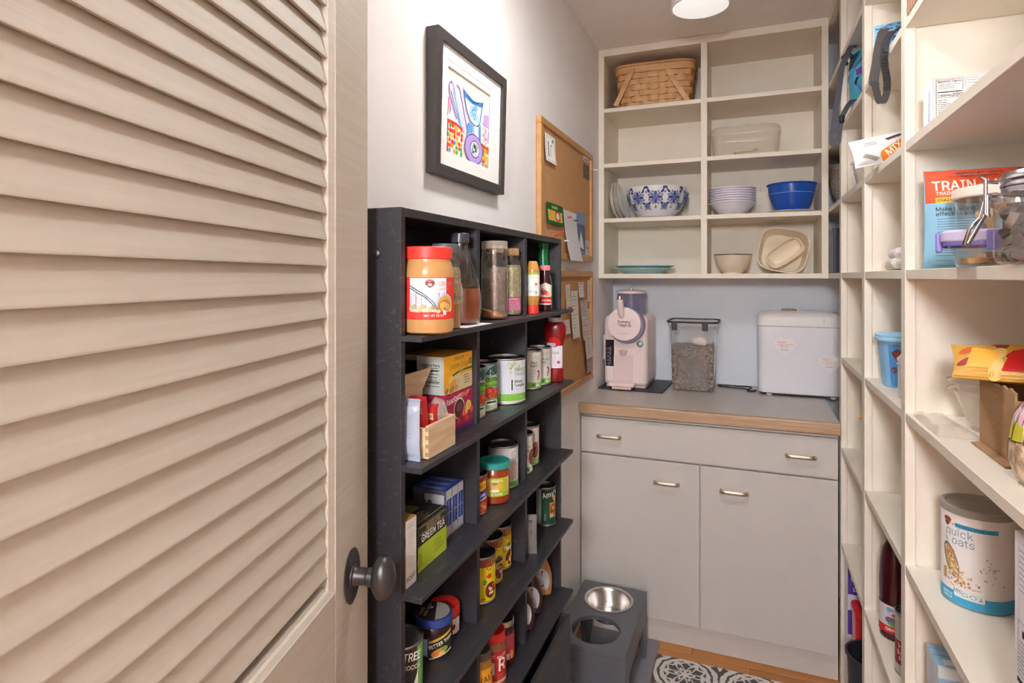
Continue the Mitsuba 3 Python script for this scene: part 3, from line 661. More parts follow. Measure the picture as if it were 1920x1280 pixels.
t = Thing('tea_carton', 'crimson raspberry tea carton under the yellow tea carton', 'tea carton')
f = R(0, 0, 0.112, 0.0755, '#a8244f') + X('Raspberry', 0.035, 0.060, 0.010, '#f2d3da', deg=6, bold=True) + X('Zinger', 0.079, 0.064, 0.0085, '#f0a04a', deg=6, bold=True) + X('CELESTIAL', 0.094, 0.070, 0.0025, '#f3c46c')
f += E(0.053, 0.043, 0.021, 0.019, '#4b2a2e') + RING(0.053, 0.043, 0.022, 0.02, 0.002, '#efe2d8') + E(0.053, 0.046, 0.012, 0.009, '#7c3440') + E(0.093, 0.035, 0.013, 0.017, '#d9b947') + RING(0.093, 0.035, 0.013, 0.017, 0.002, '#efe3a0')
for i in range(6): f += E(0.050 + 0.011 * i, 0.020 + 0.006 * (i % 3), 0.007, 0.007, ['#c0392f', '#8d2036', '#d8574a'][i % 3])
f += R(0, 0, 0.112, 0.010, '#5d2f66') + E(0.012, 0.02, 0.010, 0.012, '#5f7f46')
carton(t, -0.600, -0.511, 0.952, 1.064, S2, S2 + 0.0775, '#9d2148', f)
t = Thing('tea_carton', 'yellow lemon ginger tea carton on top of the crimson carton', 'tea carton')
lz = S2 + 0.078
f = R(0, 0, 0.115, 0.069, '#f2b21a') + P([(0.020, 0.030), (0.115, 0.030), (0.115, 0), (0.0, 0), (0.0, 0.012)], '#dccb9e') + P([(0.018, 0.027), (0.06, 0.0345), (0.115, 0.0355), (0.115, 0.0395), (0.06, 0.0385), (0.018, 0.030)], '#3c5a3b')
f += X('BIGELOW', 0.058, 0.059, 0.0058, '#8a6022', bold=True) + X('Lemon Ginger', 0.062, 0.0435, 0.0105, '#7d5a18', sx=0.88) + X('HERBAL TEA', 0.066, 0.0355, 0.0026, '#e5e5c4') + E(0.107, 0.050, 0.0045, 0.006, '#2e3440') + E(0.107, 0.050, 0.002, 0.003, '#dfe2ea')
for (a, b, c, d) in ((0.014, 0.018, 0.014, '#e8b440'), (0.024, 0.026, 0.009, '#f0c964'), (0.036, 0.014, 0.013, '#dca944'), (0.046, 0.008, 0.008, '#c79a50'), (0.028, 0.006, 0.010, '#b98a4a'), (0.052, 0.017, 0.008, '#cdbb93'), (0.008, 0.006, 0.007, '#a87c3a')): f += E(a, b, c, c * 0.75, d, 20)
f += SM(0.078, 0.025, 0.03, 4, 0.005, '#6b6146', 0.0012)
n = R(0, 0, 0.056, 0.069, '#b4b9b4') + R(0.010, 0.008, 0.040, 0.050, '#c3c7c2') + R(0.0105, 0.0085, 0.039, 0.049, '#b6bbb6') + X('Nutrition Facts', 0.029, 0.0515, 0.0045, K, bold=True, sx=0.9) + SM(0.012, 0.048, 0.035, 7, 0.0055, '#4b4e4c', 0.0011, 3, 0.2) + R(0.012, 0.0435, 0.035, 0.0016, K) + R(0.012, 0.0225, 0.035, 0.0016, K)
carton(t, -0.567, -0.510, 0.945, 1.060, lz, lz + 0.0695, '#c99334', f, n, None)
t.part('flap', bx(-0.600, -0.567, 0.950, 1.055, lz + 0.060, lz + 0.0700), 'printed', '#8a7a5e')

TG = 'organic tomato cans on the second black shelf'
for i, (x, y) in enumerate(((-0.5450, 1.121), (-0.5485, 1.194))):
    h, r = 0.1055, 0.034
    els = R(-0.06, 0.060, 0.12, 0.036, '#8fb3cf') + P([(-0.006, 0.076), (0.008, 0.091), (0.02, 0.095), (0.034, 0.096), (0.034, 0.06), (-0.006, 0.06)], '#3d5a45') + R(-0.006, 0.066, 0.04, 0.011, '#1f2a24') + X('ORGANIC', 0.014, 0.068, 0.0068, '#e9efe9', bold=True) + R(-0.06, 0.050, 0.12, 0.0165, '#4f9a3c') + X('TOMATOES', 0.010, 0.053, 0.0065, '#d4e04a', bold=True)
    els += R(-0.06, 0.014, 0.12, 0.036, '#7fa267') + R(-0.06, 0.0, 0.12, 0.018, '#c9d2b8')
    for (a, b, c) in ((-0.012, 0.034, 0.012), (0.008, 0.036, 0.0125), (0.027, 0.033, 0.011), (-0.03, 0.031, 0.011)): els += E(a, b, c, c * 1.05, '#cf3a2a', 0, 10) + E(a - 0.003, b + 0.004, c * 0.35, c * 0.3, '#e9745c')
    els += R(-0.002, 0.010, 0.03, 0.009, '#e6ead9') + R(0.0, 0.013, 0.026, 0.004, '#33423a') + SM(-0.014, 0.006, 0.04, 2, 0.003, '#7d8a70', 0.001)
    can('tomato_can', ['can of organic tomatoes with a blue sky label, half hidden by the first divider', 'can of organic tomatoes with a blue sky label, next to the big white can'][i], x, y, S2, r, h, '#9db9c9', els, -48, TG)
els = R(-0.14, 0.003, 0.28, 0.016, '#7fb948') + R(-0.050, 0.030, 0.028, 0.055, '#d3d9e4') + SM(-0.049, 0.080, 0.024, 9, 0.0055, '#a9b2c6', 0.001) + R(-0.046, 0.010, 0.006, 0.022, '#8c93a8') + R(-0.038, 0.006, 0.002, 0.02, '#e6e9ee')
for i in range(16): els += E(-0.014 + 0.0045 * (i % 7) + 0.002 * (i % 3), 0.090 - 0.006 * (i // 5) - 0.003 * (i % 2), 0.0035, 0.0026, ['#b9c6a6', '#cdd6bd', '#a3b48c'][i % 3], 40 * i)
els += X("Nature's", 0.018, 0.071, 0.0085, '#7d8a76', sx=0.8) + X('Promise', 0.019, 0.060, 0.0085, '#7d8a76', sx=0.8) + RING(0.018, 0.065, 0.021, 0.014, 0.0008, '#c4ccba') + R(-0.008, 0.028, 0.0032, 0.024, '#33423a') + X('Whole', -0.001, 0.044, 0.0062, '#3c4440', 'l', True) + X('Tomatoes', -0.001, 0.0355, 0.0062, '#3c4440', 'l', True, sx=0.85) + SM(-0.001, 0.032, 0.022, 2, 0.0035, '#9aa1a0', 0.001) + X('organic', 0.020, 0.009, 0.0035, '#cfe6ac')
can('tomato_can', 'big white can of whole tomatoes with a lime green foot band', -0.5320, 1.2925, S2, 0.0462, 0.1055, '#d6dae3', els, -42)
def white_can(label, x, y, z, r, h, seed, word, pic, ang=None):
    els = R(-0.12, 0.0, 0.24, 0.014, '#86bd4b') + E(0.006, 0.007, 0.006, 0.004, '#3f6a2c') + E(0.014, 0.006, 0.005, 0.003, '#dfe8d2')
    r_ = random.Random(seed)
    for i in range(10): els += E(-0.004 + 0.022 * r_.random(), h - 0.018 - 0.010 * r_.random(), 0.003, 0.002, ['#b7c4a4', '#c9d2ba'][i % 2], 40 * i)
    els += X(word[0], 0.006, h - 0.040, 0.0062, '#5d625c', bold=True, sx=0.8) + X(word[1], 0.006, h - 0.0485, 0.0062, '#5d625c', bold=True, sx=0.8) + SM(-0.012, h - 0.056, 0.026, 5, 0.006, '#b1a9a6', 0.001, seed)
    if pic: els += E(0.019, 0.036, 0.013, 0.020, '#7a3f30', 0, 10) + E(0.020, 0.036, 0.010, 0.016, '#a35441') + E(0.018, 0.04, 0.004, 0.004, '#5a2c26') + E(0.022, 0.030, 0.004, 0.004, '#8c4a38')
    else: els += E(0.020, 0.030, 0.003, 0.012, '#a8523f', -15) + E(0.018, 0.042, 0.003, 0.003, '#5c3934')
    return can('bean_can', label, x, y, z, r, h, '#dcd8d3', els, ang if ang is not None else -58, 'small white cans with green foot bands')
white_can('small white and green can half hidden behind the big tomato can', -0.560, 1.398, S2, 0.031, 0.1019, 1, ('Kidney', 'Beans'), False)
white_can('small white and green can, second from the ketchup bottle', -0.5375, 1.468, S2, 0.0325, 0.1025, 2, ('Black', 'Beans'), False)
white_can('small white and green can beside the ketchup bottle', -0.5345, 1.539, S2, 0.0325, 0.1027, 3, ('Garbanzo', 'Beans'), False)
t = Thing('ketchup_bottle', 'upturned red ketchup squeeze bottle with a white cap in the end bay', 'bottle', (-0.5040, 1.584, S2), 12)
rings = []
for zz, a, b in ((0.002, 0.020, 0.016), (0.0, 0.018, 0.014), (0.004, 0.024, 0.019), (0.03, 0.0255, 0.020), (0.045, 0.0235, 0.0185), (0.052, 0.0225, 0.018), (0.10, 0.0225, 0.018), (0.112, 0.027, 0.020), (0.13, 0.0315, 0.0225), (0.145, 0.0325, 0.023), (0.158, 0.030, 0.022), (0.166, 0.024, 0.019), (0.168, 0.020, 0.017)):
    rings.append(sup(a, b, 2.3, 32, zz))
t.part('bottle', loft(rings), 'gloss', '#86151a', 50, label='red ketchup')
t.part('cap', lathe([(1e-4, 0.1675), (0.0185, 0.1675), (0.019, 0.170), (0.019, 0.179), (0.018, 0.180), (1e-4, 0.180)], 30), 'satin', '#cfd8e2', 30, label='white cap')
els = R(-0.022, 0.040, 0.044, 0.062, '#d9d4e0') + E(-0.002, 0.112, 0.02, 0.014, '#c7202a') + R(-0.022, 0.100, 0.026, 0.010, '#b9bccb') + X('KETCHUP', -0.002, 0.079, 0.006, '#5c7a42', bold=True, deg=0, sx=0.8) + SM(-0.016, 0.070, 0.03, 6, 0.005, '#a59db5', 0.001) + E(0.012, 0.056, 0.004, 0.004, '#b6403a')
t.art('label', els, lambda x, y, o: np.stack([x, -np.interp(y, [0.03, 0.05, 0.1, 0.112, 0.13], [0.0195, 0.018, 0.018, 0.020, 0.0225]) * np.sqrt(np.maximum(0.15, 1 - (x / 0.0265) ** 2)) - o - 0.0012, y], 1), fine=0.006)

# ================================================================ black unit, third shelf
t = Thing('tea_carton', 'narrow white and yellow carton at the near end of the third black shelf', 'carton')
f = R(0, 0, 0.031, 0.106, '#d5d3d2') + SM(0.004, 0.098, 0.024, 2, 0.004, '#8fa3c0', 0.0014) + SM(0.006, 0.083, 0.022, 12, 0.0047, '#9d9b9e', 0.0008, 5) + X('9000', 0.015, 0.010, 0.0075, '#3b3f5c', bold=True, deg=8)
n = R(0, 0, 0.100, 0.106, '#c9a12b') + R(0.06, 0.066, 0.04, 0.014, '#2f6f78')
carton(t, -0.600, -0.500, 0.800, 0.831, S3, S3 + 0.1065, '#c9a53a', f, n, R(0, 0, 0.031, 0.1, '#b08a4a') + SM(0.004, 0.03, 0.02, 3, 0.006, '#8a4a2a', 0.002))
t = Thing('tea_carton', 'black and lime green tea carton with white GREEN TEA lettering', 'tea carton')
f = R(0, 0, 0.100, 0.0765, '#a9bd33') + R(0, 0.042, 0.100, 0.0345, '#2a2926') + X('BIGELOW', 0.052, 0.063, 0.0075, '#a18b62', bold=True) + R(0.004, 0.0605, 0.092, 0.0008, '#c9b58a') + R(0.004, 0.0722, 0.092, 0.0008, '#c9b58a') + X('GREEN TEA', 0.052, 0.0465, 0.0118, '#e9e7e2', bold=True, sx=0.92) + SM(0.055, 0.030, 0.036, 4, 0.0055, '#6d7a2a', 0.0013, 2) + E(0.006, 0.018, 0.008, 0.014, '#8ea32c') + LINE([(0.004, 0.004), (0.012, 0.012), (0.02, 0.006)], 0.001, '#7d8a3a') + R(0, 0, 0.1, 0.001, '#d2d98b')
tp = R(0, 0, 0.1, 0.1, '#2b2a27') + R(0.012, 0.040, 0.064, 0.048, '#5a5f44') + E(0.040, 0.062, 0.006, 0.006, '#8d8a6a') + SM(0.006, 0.030, 0.06, 5, 0.005, '#a19b86', 0.001, 7) + R(0.0, 0.006, 0.1, 0.0012, '#c2b692')
carton(t, -0.609, -0.509, 0.851, 0.951, S3, S3 + 0.0765, '#2a2926', f, R(0, 0, 0.1, 0.0765, '#2d2c28'), tp)
BG = 'slim blue boxes on the third black shelf'
for i in range(3):
    t = Thing('spice_box', ['slim blue and silver box nearest the green tea carton', 'slim blue and silver box in the middle of its row of three', 'slim blue and silver box farthest along its row of three'][i], 'box', (0, 0.0245 * i, 0), 0, BG)
    f = R(0, 0, 0.023, 0.088, '#b8bac2') + R(0.002, 0.020, 0.019, 0.050, '#2c3f8f') + R(0.009, 0.022, 0.003, 0.046, '#8d97c8') + R(0.002, 0.044, 0.019, 0.0015, '#aab1d0') + R(0.002, 0.0, 0.019, 0.004, '#8d8f98')
    n = R(0, 0, 0.072, 0.088, '#4a4c54') + R(0.026, 0.058, 0.042, 0.022, '#b8bcc2') + X('S', 0.041, 0.062, 0.015, '#23252b', bold=True, deg=90)
    carton(t, -0.600, -0.528, 0.985, 1.008, S3, S3 + 0.088, '#3c4ea0', f, n, R(0, 0, 0.023, 0.072, '#3a4c9c') + R(0.004, 0.01, 0.015, 0.05, '#5866ad') + R(0.008, 0.014, 0.003, 0.04, '#aab1d6'))
els = R(-0.1, 0, 0.2, 0.071, '#9c2f24') + P([(0.005, 0.050), (0.022, 0.056), (0.03, 0.066), (0.012, 0.062), (0.002, 0.056)], '#e2b52c') + P([(0.002, 0.052), (0.03, 0.062), (0.03, 0.049), (0.004, 0.041)], '#e2b52c') + X("BUSH'S", 0.0165, 0.0495, 0.0065, '#23211f', bold=True, deg=14, sx=0.8) + P([(-0.012, 0.034), (0.032, 0.046), (0.032, 0.031), (-0.012, 0.021)], '#2a56a8') + X('Vegetarian', 0.011, 0.0305, 0.0062, '#f0f0f0', bold=True, deg=13, sx=0.8) + P([(-0.012, 0.021), (0.032, 0.031), (0.032, 0.028), (-0.012, 0.019)], '#dfe5ee')
els += E(0.012, 0.010, 0.02, 0.012, '#b9502c', 8)
r_ = random.Random(3)
for i in range(14): els += E(0.0 + 0.026 * r_.random(), 0.003 + 0.015 * r_.random(), 0.0035, 0.0024, ['#d98a5a', '#c4683c', '#e3a674'][i % 3], 60 * i)
for i in range(5): els += R(-0.045 + 0.006 * i, 0.0, 0.0007, 0.071, '#b8574a')
can('bean_can', 'small dark red can of vegetarian beans with a blue band beside the first divider', -0.534, 1.123, S3, 0.0275, 0.0814, '#9c2f24', els, -70)
t = Thing('salsa_jar', 'jar of chunky red salsa with a teal lid and a lime label', 'jar', (-0.5225, 1.199, S3))
t.part('jar', lathe([(1e-4, 0), (0.031, 0), (0.0345, 0.003), (0.035, 0.008), (0.035, 0.058), (0.0345, 0.064), (0.031, 0.072), (0.030, 0.075), (1e-4, 0.075)], 40), 'gloss', '#8e3a1c', 40, label='red salsa behind glass')
t.part('lid', lathe([(1e-4, 0.0875), (0.024, 0.0875), (0.026, 0.0885), (0.0325, 0.0885), (0.0352, 0.0865), (0.0352, 0.0755), (0.034, 0.0745), (1e-4, 0.0745)], 44), 'satin', '#2f9c94', 25, label='teal lid')
t.art('lid_print', RING(0, 0, 0.021, 0.021, 0.0008, '#1d5f5b', 12) + RING(0, 0, 0.0165, 0.0165, 0.0008, '#1d5f5b', 12) + E(0, 0, 0.013, 0.013, '#2a8a82', 0, 10) + X('SALSA', 0, -0.002, 0.005, '#1d5f5b', bold=True), on_plane((0, 0, 0.0875), (1, 0, 0), (0, 1, 0)))
els = R(-0.034, 0.018, 0.068, 0.040, '#b9b53a') + X("NEWMAN'S", 0.0, 0.049, 0.0052, '#e9eec2', bold=True, sx=0.9) + E(0.0, 0.038, 0.016, 0.011, '#d8b32a', 0, 10) + E(0.0, 0.040, 0.0055, 0.0075, '#d8a583') + P([(-0.012, 0.028), (0.012, 0.028), (0.006, 0.0335), (-0.006, 0.0335)], '#e8e2dc') + E(0.0, 0.0455, 0.006, 0.0028, '#8d7a5c') + R(-0.034, 0.020, 0.068, 0.0075, '#8fae3f') + X('Mild Salsa', 0.0, 0.0215, 0.005, '#e0e6b0', bold=True) + R(-0.036, 0.018, 0.002, 0.04, '#dfe2a8') + R(0.034, 0.018, 0.002, 0.04, '#dfe2a8')
t.art('label', els, on_cyl(0.035, -64, 0), fine=0.009)
els = R(-0.12, 0, 0.24, 0.0105, '#5fa83c') + SM(-0.032, 0.080, 0.026, 5, 0.004, '#b6b6bc', 0.0008, 4) + RING(0.024, 0.072, 0.008, 0.009, 0.001, '#9ab08f') + SM(0.018, 0.072, 0.012, 3, 0.004, '#9ab08f', 0.001) + X('GREEN', 0.024, 0.0585, 0.0035, '#6fae55', bold=True)
for i in range(7): els += X('TOMATO' if i % 2 else 'PEELED', 0.0225, 0.0515 - 0.0062 * i, 0.0042, '#c9694c', bold=True, sx=0.85)
can('tomato_can', 'white can with a column of small orange words behind the salsa', -0.541, 1.296, S3, 0.0365, 0.0985, '#d9d9dc', els, -60, top='#2b2c31')
white_can('small white can mostly hidden by a divider on the third black shelf', -0.5345, 1.396, S3, 0.031, 0.1000, 5, ('Dark', 'Beans'), True, -40)
white_can('taller white can with a bowl of red beans on its label', -0.544, 1.468, S3, 0.032, 0.1035, 6, ('Red', 'Beans'), True, -62)

# ================================================================ black unit, fourth shelf
els = R(-0.02, 0.0, 0.040, 0.083, '#2c2a28') + R(-0.14, 0.0, 0.121, 0.083, '#6fa562') + X('TREE', 0.010, 0.058, 0.013, '#ecebe6', bold=True, sx=0.8, deg=-8) + X('COCOA', 0.010, 0.044, 0.007, '#c8cdb2', bold=True, deg=-8) + P([(0.004, 0.0), (0.022, 0.04), (0.022, 0.0)], '#e6ded2') + E(-0.012, 0.012, 0.008, 0.008, '#e2b9bd') + E(-0.017, 0.022, 0.005, 0.005, '#7b4238')
can('cocoa_can', 'green and black canister at the near end of the fourth black shelf', -0.5405, 0.853, S4, 0.0355, 0.088, '#6fa562', els, -46, top='#4c4c50')
t = Thing('bouillon_jar', 'squat dark jar of bouillon paste with a navy lid', 'jar', (-0.5446, 0.968, S4))
t.part('jar', lathe([(1e-4, 0), (0.030, 0), (0.034, 0.002), (0.0348, 0.006), (0.0348, 0.045), (0.033, 0.05), (0.031, 0.053), (1e-4, 0.053)], 44), 'gloss', '#2a1512', 35)
t.part('lid', lathe([(1e-4, 0.0685), (0.0325, 0.0685), (0.0345, 0.067), (0.0348, 0.065), (0.0348, 0.055), (0.0335, 0.053), (1e-4, 0.053)], 44), 'satin', '#2b3f82', 30, label='navy lid')
t.art('lid_print', E(0, 0, 0.031, 0.031, '#2d2526', 0, 14) + P(Point(0, 0).buffer(0.030).intersection(sbox(0.004, -0.04, 0.04, 0.04)), '#9a948f') + X('NEW LOOK', -0.009, 0.004, 0.0055, '#b6aaa0', bold=True, deg=78) + X('GOOD', -0.019, 0.0, 0.006, '#9d8f88', bold=True, deg=78) + E(-0.004, 0.012, 0.003, 0.003, '#c9bdb2'), on_plane((0, 0, 0.0685), (0.9, 0.42, 0), (-0.42, 0.9, 0)))
els = R(-0.034, 0.006, 0.022, 0.030, '#a9bbcc') + SM(-0.032, 0.031, 0.018, 8, 0.0032, '#60708a', 0.0008, 3) + R(-0.036, 0.003, 0.026, 0.003, '#2d4a8c') + R(-0.012, 0.004, 0.003, 0.036, '#27427f') + R(-0.009, 0.003, 0.046, 0.040, '#33291f') + P([(-0.009, 0.033), (0.037, 0.046), (0.037, 0.041), (-0.009, 0.028)], '#c9a23a') + P([(-0.008, 0.027), (0.036, 0.039), (0.036, 0.028), (-0.008, 0.016)], '#16140f') + X('BETTER THAN', 0.015, 0.0245, 0.0065, '#f1ede4', bold=True, deg=15, sx=0.8) + E(0.010, 0.012, 0.016, 0.007, '#c98a3a', 15) + E(0.020, 0.015, 0.007, 0.005, '#7d9a46', 20) + E(0.004, 0.009, 0.006, 0.004, '#d66a3c') + E(0.014, 0.009, 0.006, 0.004, '#e3b35a', 20) + P([(-0.009, 0.003), (0.037, 0.012), (0.037, 0.009), (-0.009, 0.000)], '#b8b8a0')
t.art('label', els, on_cyl(0.0348, -60, 0), fine=0.009)
t = Thing('spice_jar', 'spice jar with a bright red lid behind the navy lidded bouillon jar', 'jar', (-0.5545, 1.0275, S4))
t.part('jar', lathe([(1e-4, 0), (0.029, 0), (0.0305, 0.002), (0.0305, 0.034), (1e-4, 0.034)], 40), 'satin', '#3a2b2b', 30)
t.part('lid', lathe([(1e-4, 0.0515), (0.0285, 0.0515), (0.030, 0.050), (0.0305, 0.033), (1e-4, 0.033)], 44), 'satin', '#d0342c', 30, label='bright red lid')
t.art('lid_print', LINE([(-0.012, -0.002), (0.0, 0.006), (0.012, 0.0)], 0.002, '#7d1d1c') + X('OPEN', 0.002, -0.008, 0.006, '#8a2420', bold=True, deg=60), on_plane((0, 0, 0.0515), (1, 0, 0), (0, 1, 0)))
els = R(-0.035, 0.003, 0.07, 0.029, '#d9d3d3') + E(0.002, 0.027, 0.006, 0.004, '#c9403a') + E(0.002, 0.0265, 0.004, 0.0025, '#f0dcd8') + P([(0.008, 0.018), (0.018, 0.022), (0.021, 0.020), (0.020, 0.012), (0.011, 0.010)], '#7c1f2a') + X('30', -0.006, 0.010, 0.007, '#9aa2b4') + SM(-0.012, 0.007, 0.016, 2, 0.003, '#a9a6b0', 0.0008)
t.art('label', els, on_cyl(0.0305, -58, 0), fine=0.008)
YG = 'yellow chilli cans in a row on the fourth black shelf'
for i, (x, y, r, h) in enumerate(((-0.5390, 1.160, 0.0345, 0.0985), (-0.5530, 1.2365, 0.0335, 0.102), (-0.5560, 1.3055, 0.0305, 0.101))):
    els = R(-0.12, h - 0.026, 0.24, 0.016, '#7d3a30') + RING(-0.024, h - 0.027, 0.008, 0.008, 0.0016, '#8a6a1f') + RING(0.014, h - 0.025, 0.009, 0.008, 0.0016, '#8a6a1f') + X('ROSA', 0.014, h - 0.027, 0.005, '#9c3b22', bold=True) + X('RICA', -0.024, h - 0.029, 0.0045, '#8a6a1f', bold=True)
    els += SM(-0.026, h - 0.048, 0.018, 8, 0.0045, '#a58f1c', 0.0008, i) + P([(0.006, 0.052), (0.012, 0.058), (0.019, 0.056), (0.021, 0.049), (0.012, 0.047)], ['#d2391f', '#5a3a6a', '#3f7a3a'][i]) + E(0.003, 0.041, 0.0045, 0.0055, '#3f9a4c') + E(0.018, 0.022, 0.014, 0.017, '#6a2a20', 0, 10)
    r_ = random.Random(i)
    for j in range(12): els += E(0.018 + 0.010 * (2 * r_.random() - 1), 0.022 + 0.011 * (2 * r_.random() - 1), 0.0042, 0.0028, [['#d6502c', '#e6c3a0', '#8a2f24'], ['#b98a7a', '#7d4a46', '#d8b09a'], ['#e3c07a', '#c79a4a', '#f0dca8']][i][j % 3], 50 * j)
    els += SM(-0.004, 0.006, 0.012, 1, 0.003, '#5c4a1a', 0.0012)
    if i: els += R(0.0, 0.042, 0.03, 0.008, ['#33303a', '#e9e2c8'][i - 1])
    can('chilli_can', ['yellow chilli can nearest the first divider, biggest of its row', 'yellow can in the middle of its row with a dark word band', 'yellow can at the far end of its row beside the second divider'][i], x, y, S4, r, h, '#dcc21c', els, [-52, -44, -44][i], YG, top='#2e2b2d')
t = Thing('snack_pouch', 'small grey foil pouch beside the dark green soup can', 'pouch', (-0.512, 1.385, S4), 20)
t.part('pouch', pillow(0.046, 0.098, 0.012, wav=0.001, seed=8), 'satin', '#75716f', True)
t.art('print', SM(-0.002, 0.082, 0.014, 3, 0.006, '#3c3a3a', 0.002, 1) + E(0.006, 0.056, 0.007, 0.008, '#5d5a58') + SM(-0.002, 0.044, 0.014, 6, 0.006, '#5a5757', 0.0016, 5) + E(0.008, 0.082, 0.003, 0.003, '#2c2a2a'), on_pillow(0.046, 0.098, 0.012), fine=0.006)
els = R(-0.04, 0, 0.022, 0.0965, '#b9bdba') + SM(-0.037, 0.088, 0.015, 12, 0.006, '#8b918e', 0.0008, 2) + X("Amy's", 0.010, 0.077, 0.0135, '#e6e4dc', deg=12, sx=0.9, bold=True) + E(0.022, 0.070, 0.006, 0.010, '#c9a23c', 20) + P([(0.006, 0.060), (0.030, 0.060), (0.030, 0.018), (0.006, 0.018)], '#b78f4a') + E(0.018, 0.040, 0.011, 0.016, '#8a4a26') + E(0.018, 0.044, 0.006, 0.006, '#d69a52') + E(0.013, 0.025, 0.005, 0.005, '#d9d2b4') + X('SOUP', -0.005, 0.020, 0.005, '#b8c9b8', bold=True, deg=90)
can('soup_can', 'dark green soup can alone at the far end of the fourth black shelf', -0.5305, 1.5805, S4, 0.0295, 0.107, '#24473a', els, -60)

# ================================================================ black unit, fifth shelf and the bin below
t = Thing('pickle_jar', 'yellow labelled jar just past the first divider on the fifth black shelf', 'jar', (-0.520, 1.121, S5))
t.part('jar', lathe([(1e-4, 0), (0.023, 0), (0.0245, 0.002), (0.0245, 0.085), (0.020, 0.095), (0.02, 0.1), (1e-4, 0.1)], 34), 'gloss', '#a3702a', 35)
t.part('lid', lathe([(1e-4, 0.115), (0.021, 0.115), (0.022, 0.1135), (0.022, 0.099), (1e-4, 0.099)], 34), 'satin', '#57504e', 30)
t.art('label', R(-0.05, 0.012, 0.1, 0.072, '#d99a26') + X('VALE', 0.008, 0.058, 0.012, '#7a2f1c', bold=True, deg=10) + SM(-0.004, 0.05, 0.022, 3, 0.008, '#a8541f', 0.002) + X('SAUCE', 0.008, 0.020, 0.008, '#8a4a18', bold=True), on_cyl(0.0245, -46, 0), fine=0.008)
t = Thing('pasta_sauce_jar', 'jar of red sauce with a red lid on the fifth black shelf', 'jar', (-0.5265, 1.197, S5))
t.part('jar', lathe([(1e-4, 0), (0.029, 0), (0.031, 0.002), (0.031, 0.078), (0.027, 0.088), (0.026, 0.093), (1e-4, 0.093)], 38), 'gloss', '#8a5a3a', 35)
t.part('lid', lathe([(1e-4, 0.1135), (0.027, 0.1135), (0.0285, 0.112), (0.0285, 0.0935), (1e-4, 0.0925)], 38), 'satin', '#cf2f2b', 30, label='red lid')
t.art('label', R(-0.06, 0.010, 0.12, 0.068, '#b02d2b') + R(-0.014, 0.030, 0.015, 0.026, '#d9cfc2') + SM(-0.012, 0.070, 0.02, 2, 0.004, '#e8b9ae', 0.001) + X('R', 0.020, 0.036, 0.026, '#ecd9cc', bold=True) + X('SALSA', 0.020, 0.064, 0.006, '#f2dfd6', bold=True, deg=10) + SM(0.008, 0.026, 0.024, 3, 0.005, '#dba79c', 0.001) + R(-0.06, 0.010, 0.12, 0.005, '#d9b58a'), on_cyl(0.031, -58, 0), fine=0.01)
t = Thing('jam_jar', 'slim dark jar with a gold lid and a pink label', 'jar', (-0.5275, 1.2665, S5))
t.part('jar', lathe([(1e-4, 0), (0.023, 0), (0.0245, 0.002), (0.0245, 0.078), (0.022, 0.086), (0.022, 0.089), (1e-4, 0.089)], 36), 'gloss', '#3a1714', 35)
t.part('lid', lathe([(1e-4, 0.1005), (0.0225, 0.1005), (0.0242, 0.099), (0.0242, 0.0885), (1e-4, 0.088)], 36), 'nickel', None, 30, label='gold coloured lid')
t.art('label', R(-0.05, 0.014, 0.1, 0.058, '#a83a44') + SM(-0.012, 0.066, 0.026, 4, 0.005, '#d9828a', 0.0012) + X('NET', 0.0, 0.042, 0.006, '#e3a6aa', bold=True) + SM(-0.012, 0.038, 0.026, 5, 0.0045, '#d9828a', 0.001, 2) + R(-0.012, 0.016, 0.022, 0.013, '#d6cfc9') + E(0.017, 0.026, 0.005, 0.010, '#c98a3c'), on_cyl(0.0245, -60, 0), fine=0.008)
DG = 'squeeze bottles of dressing in the end bay'
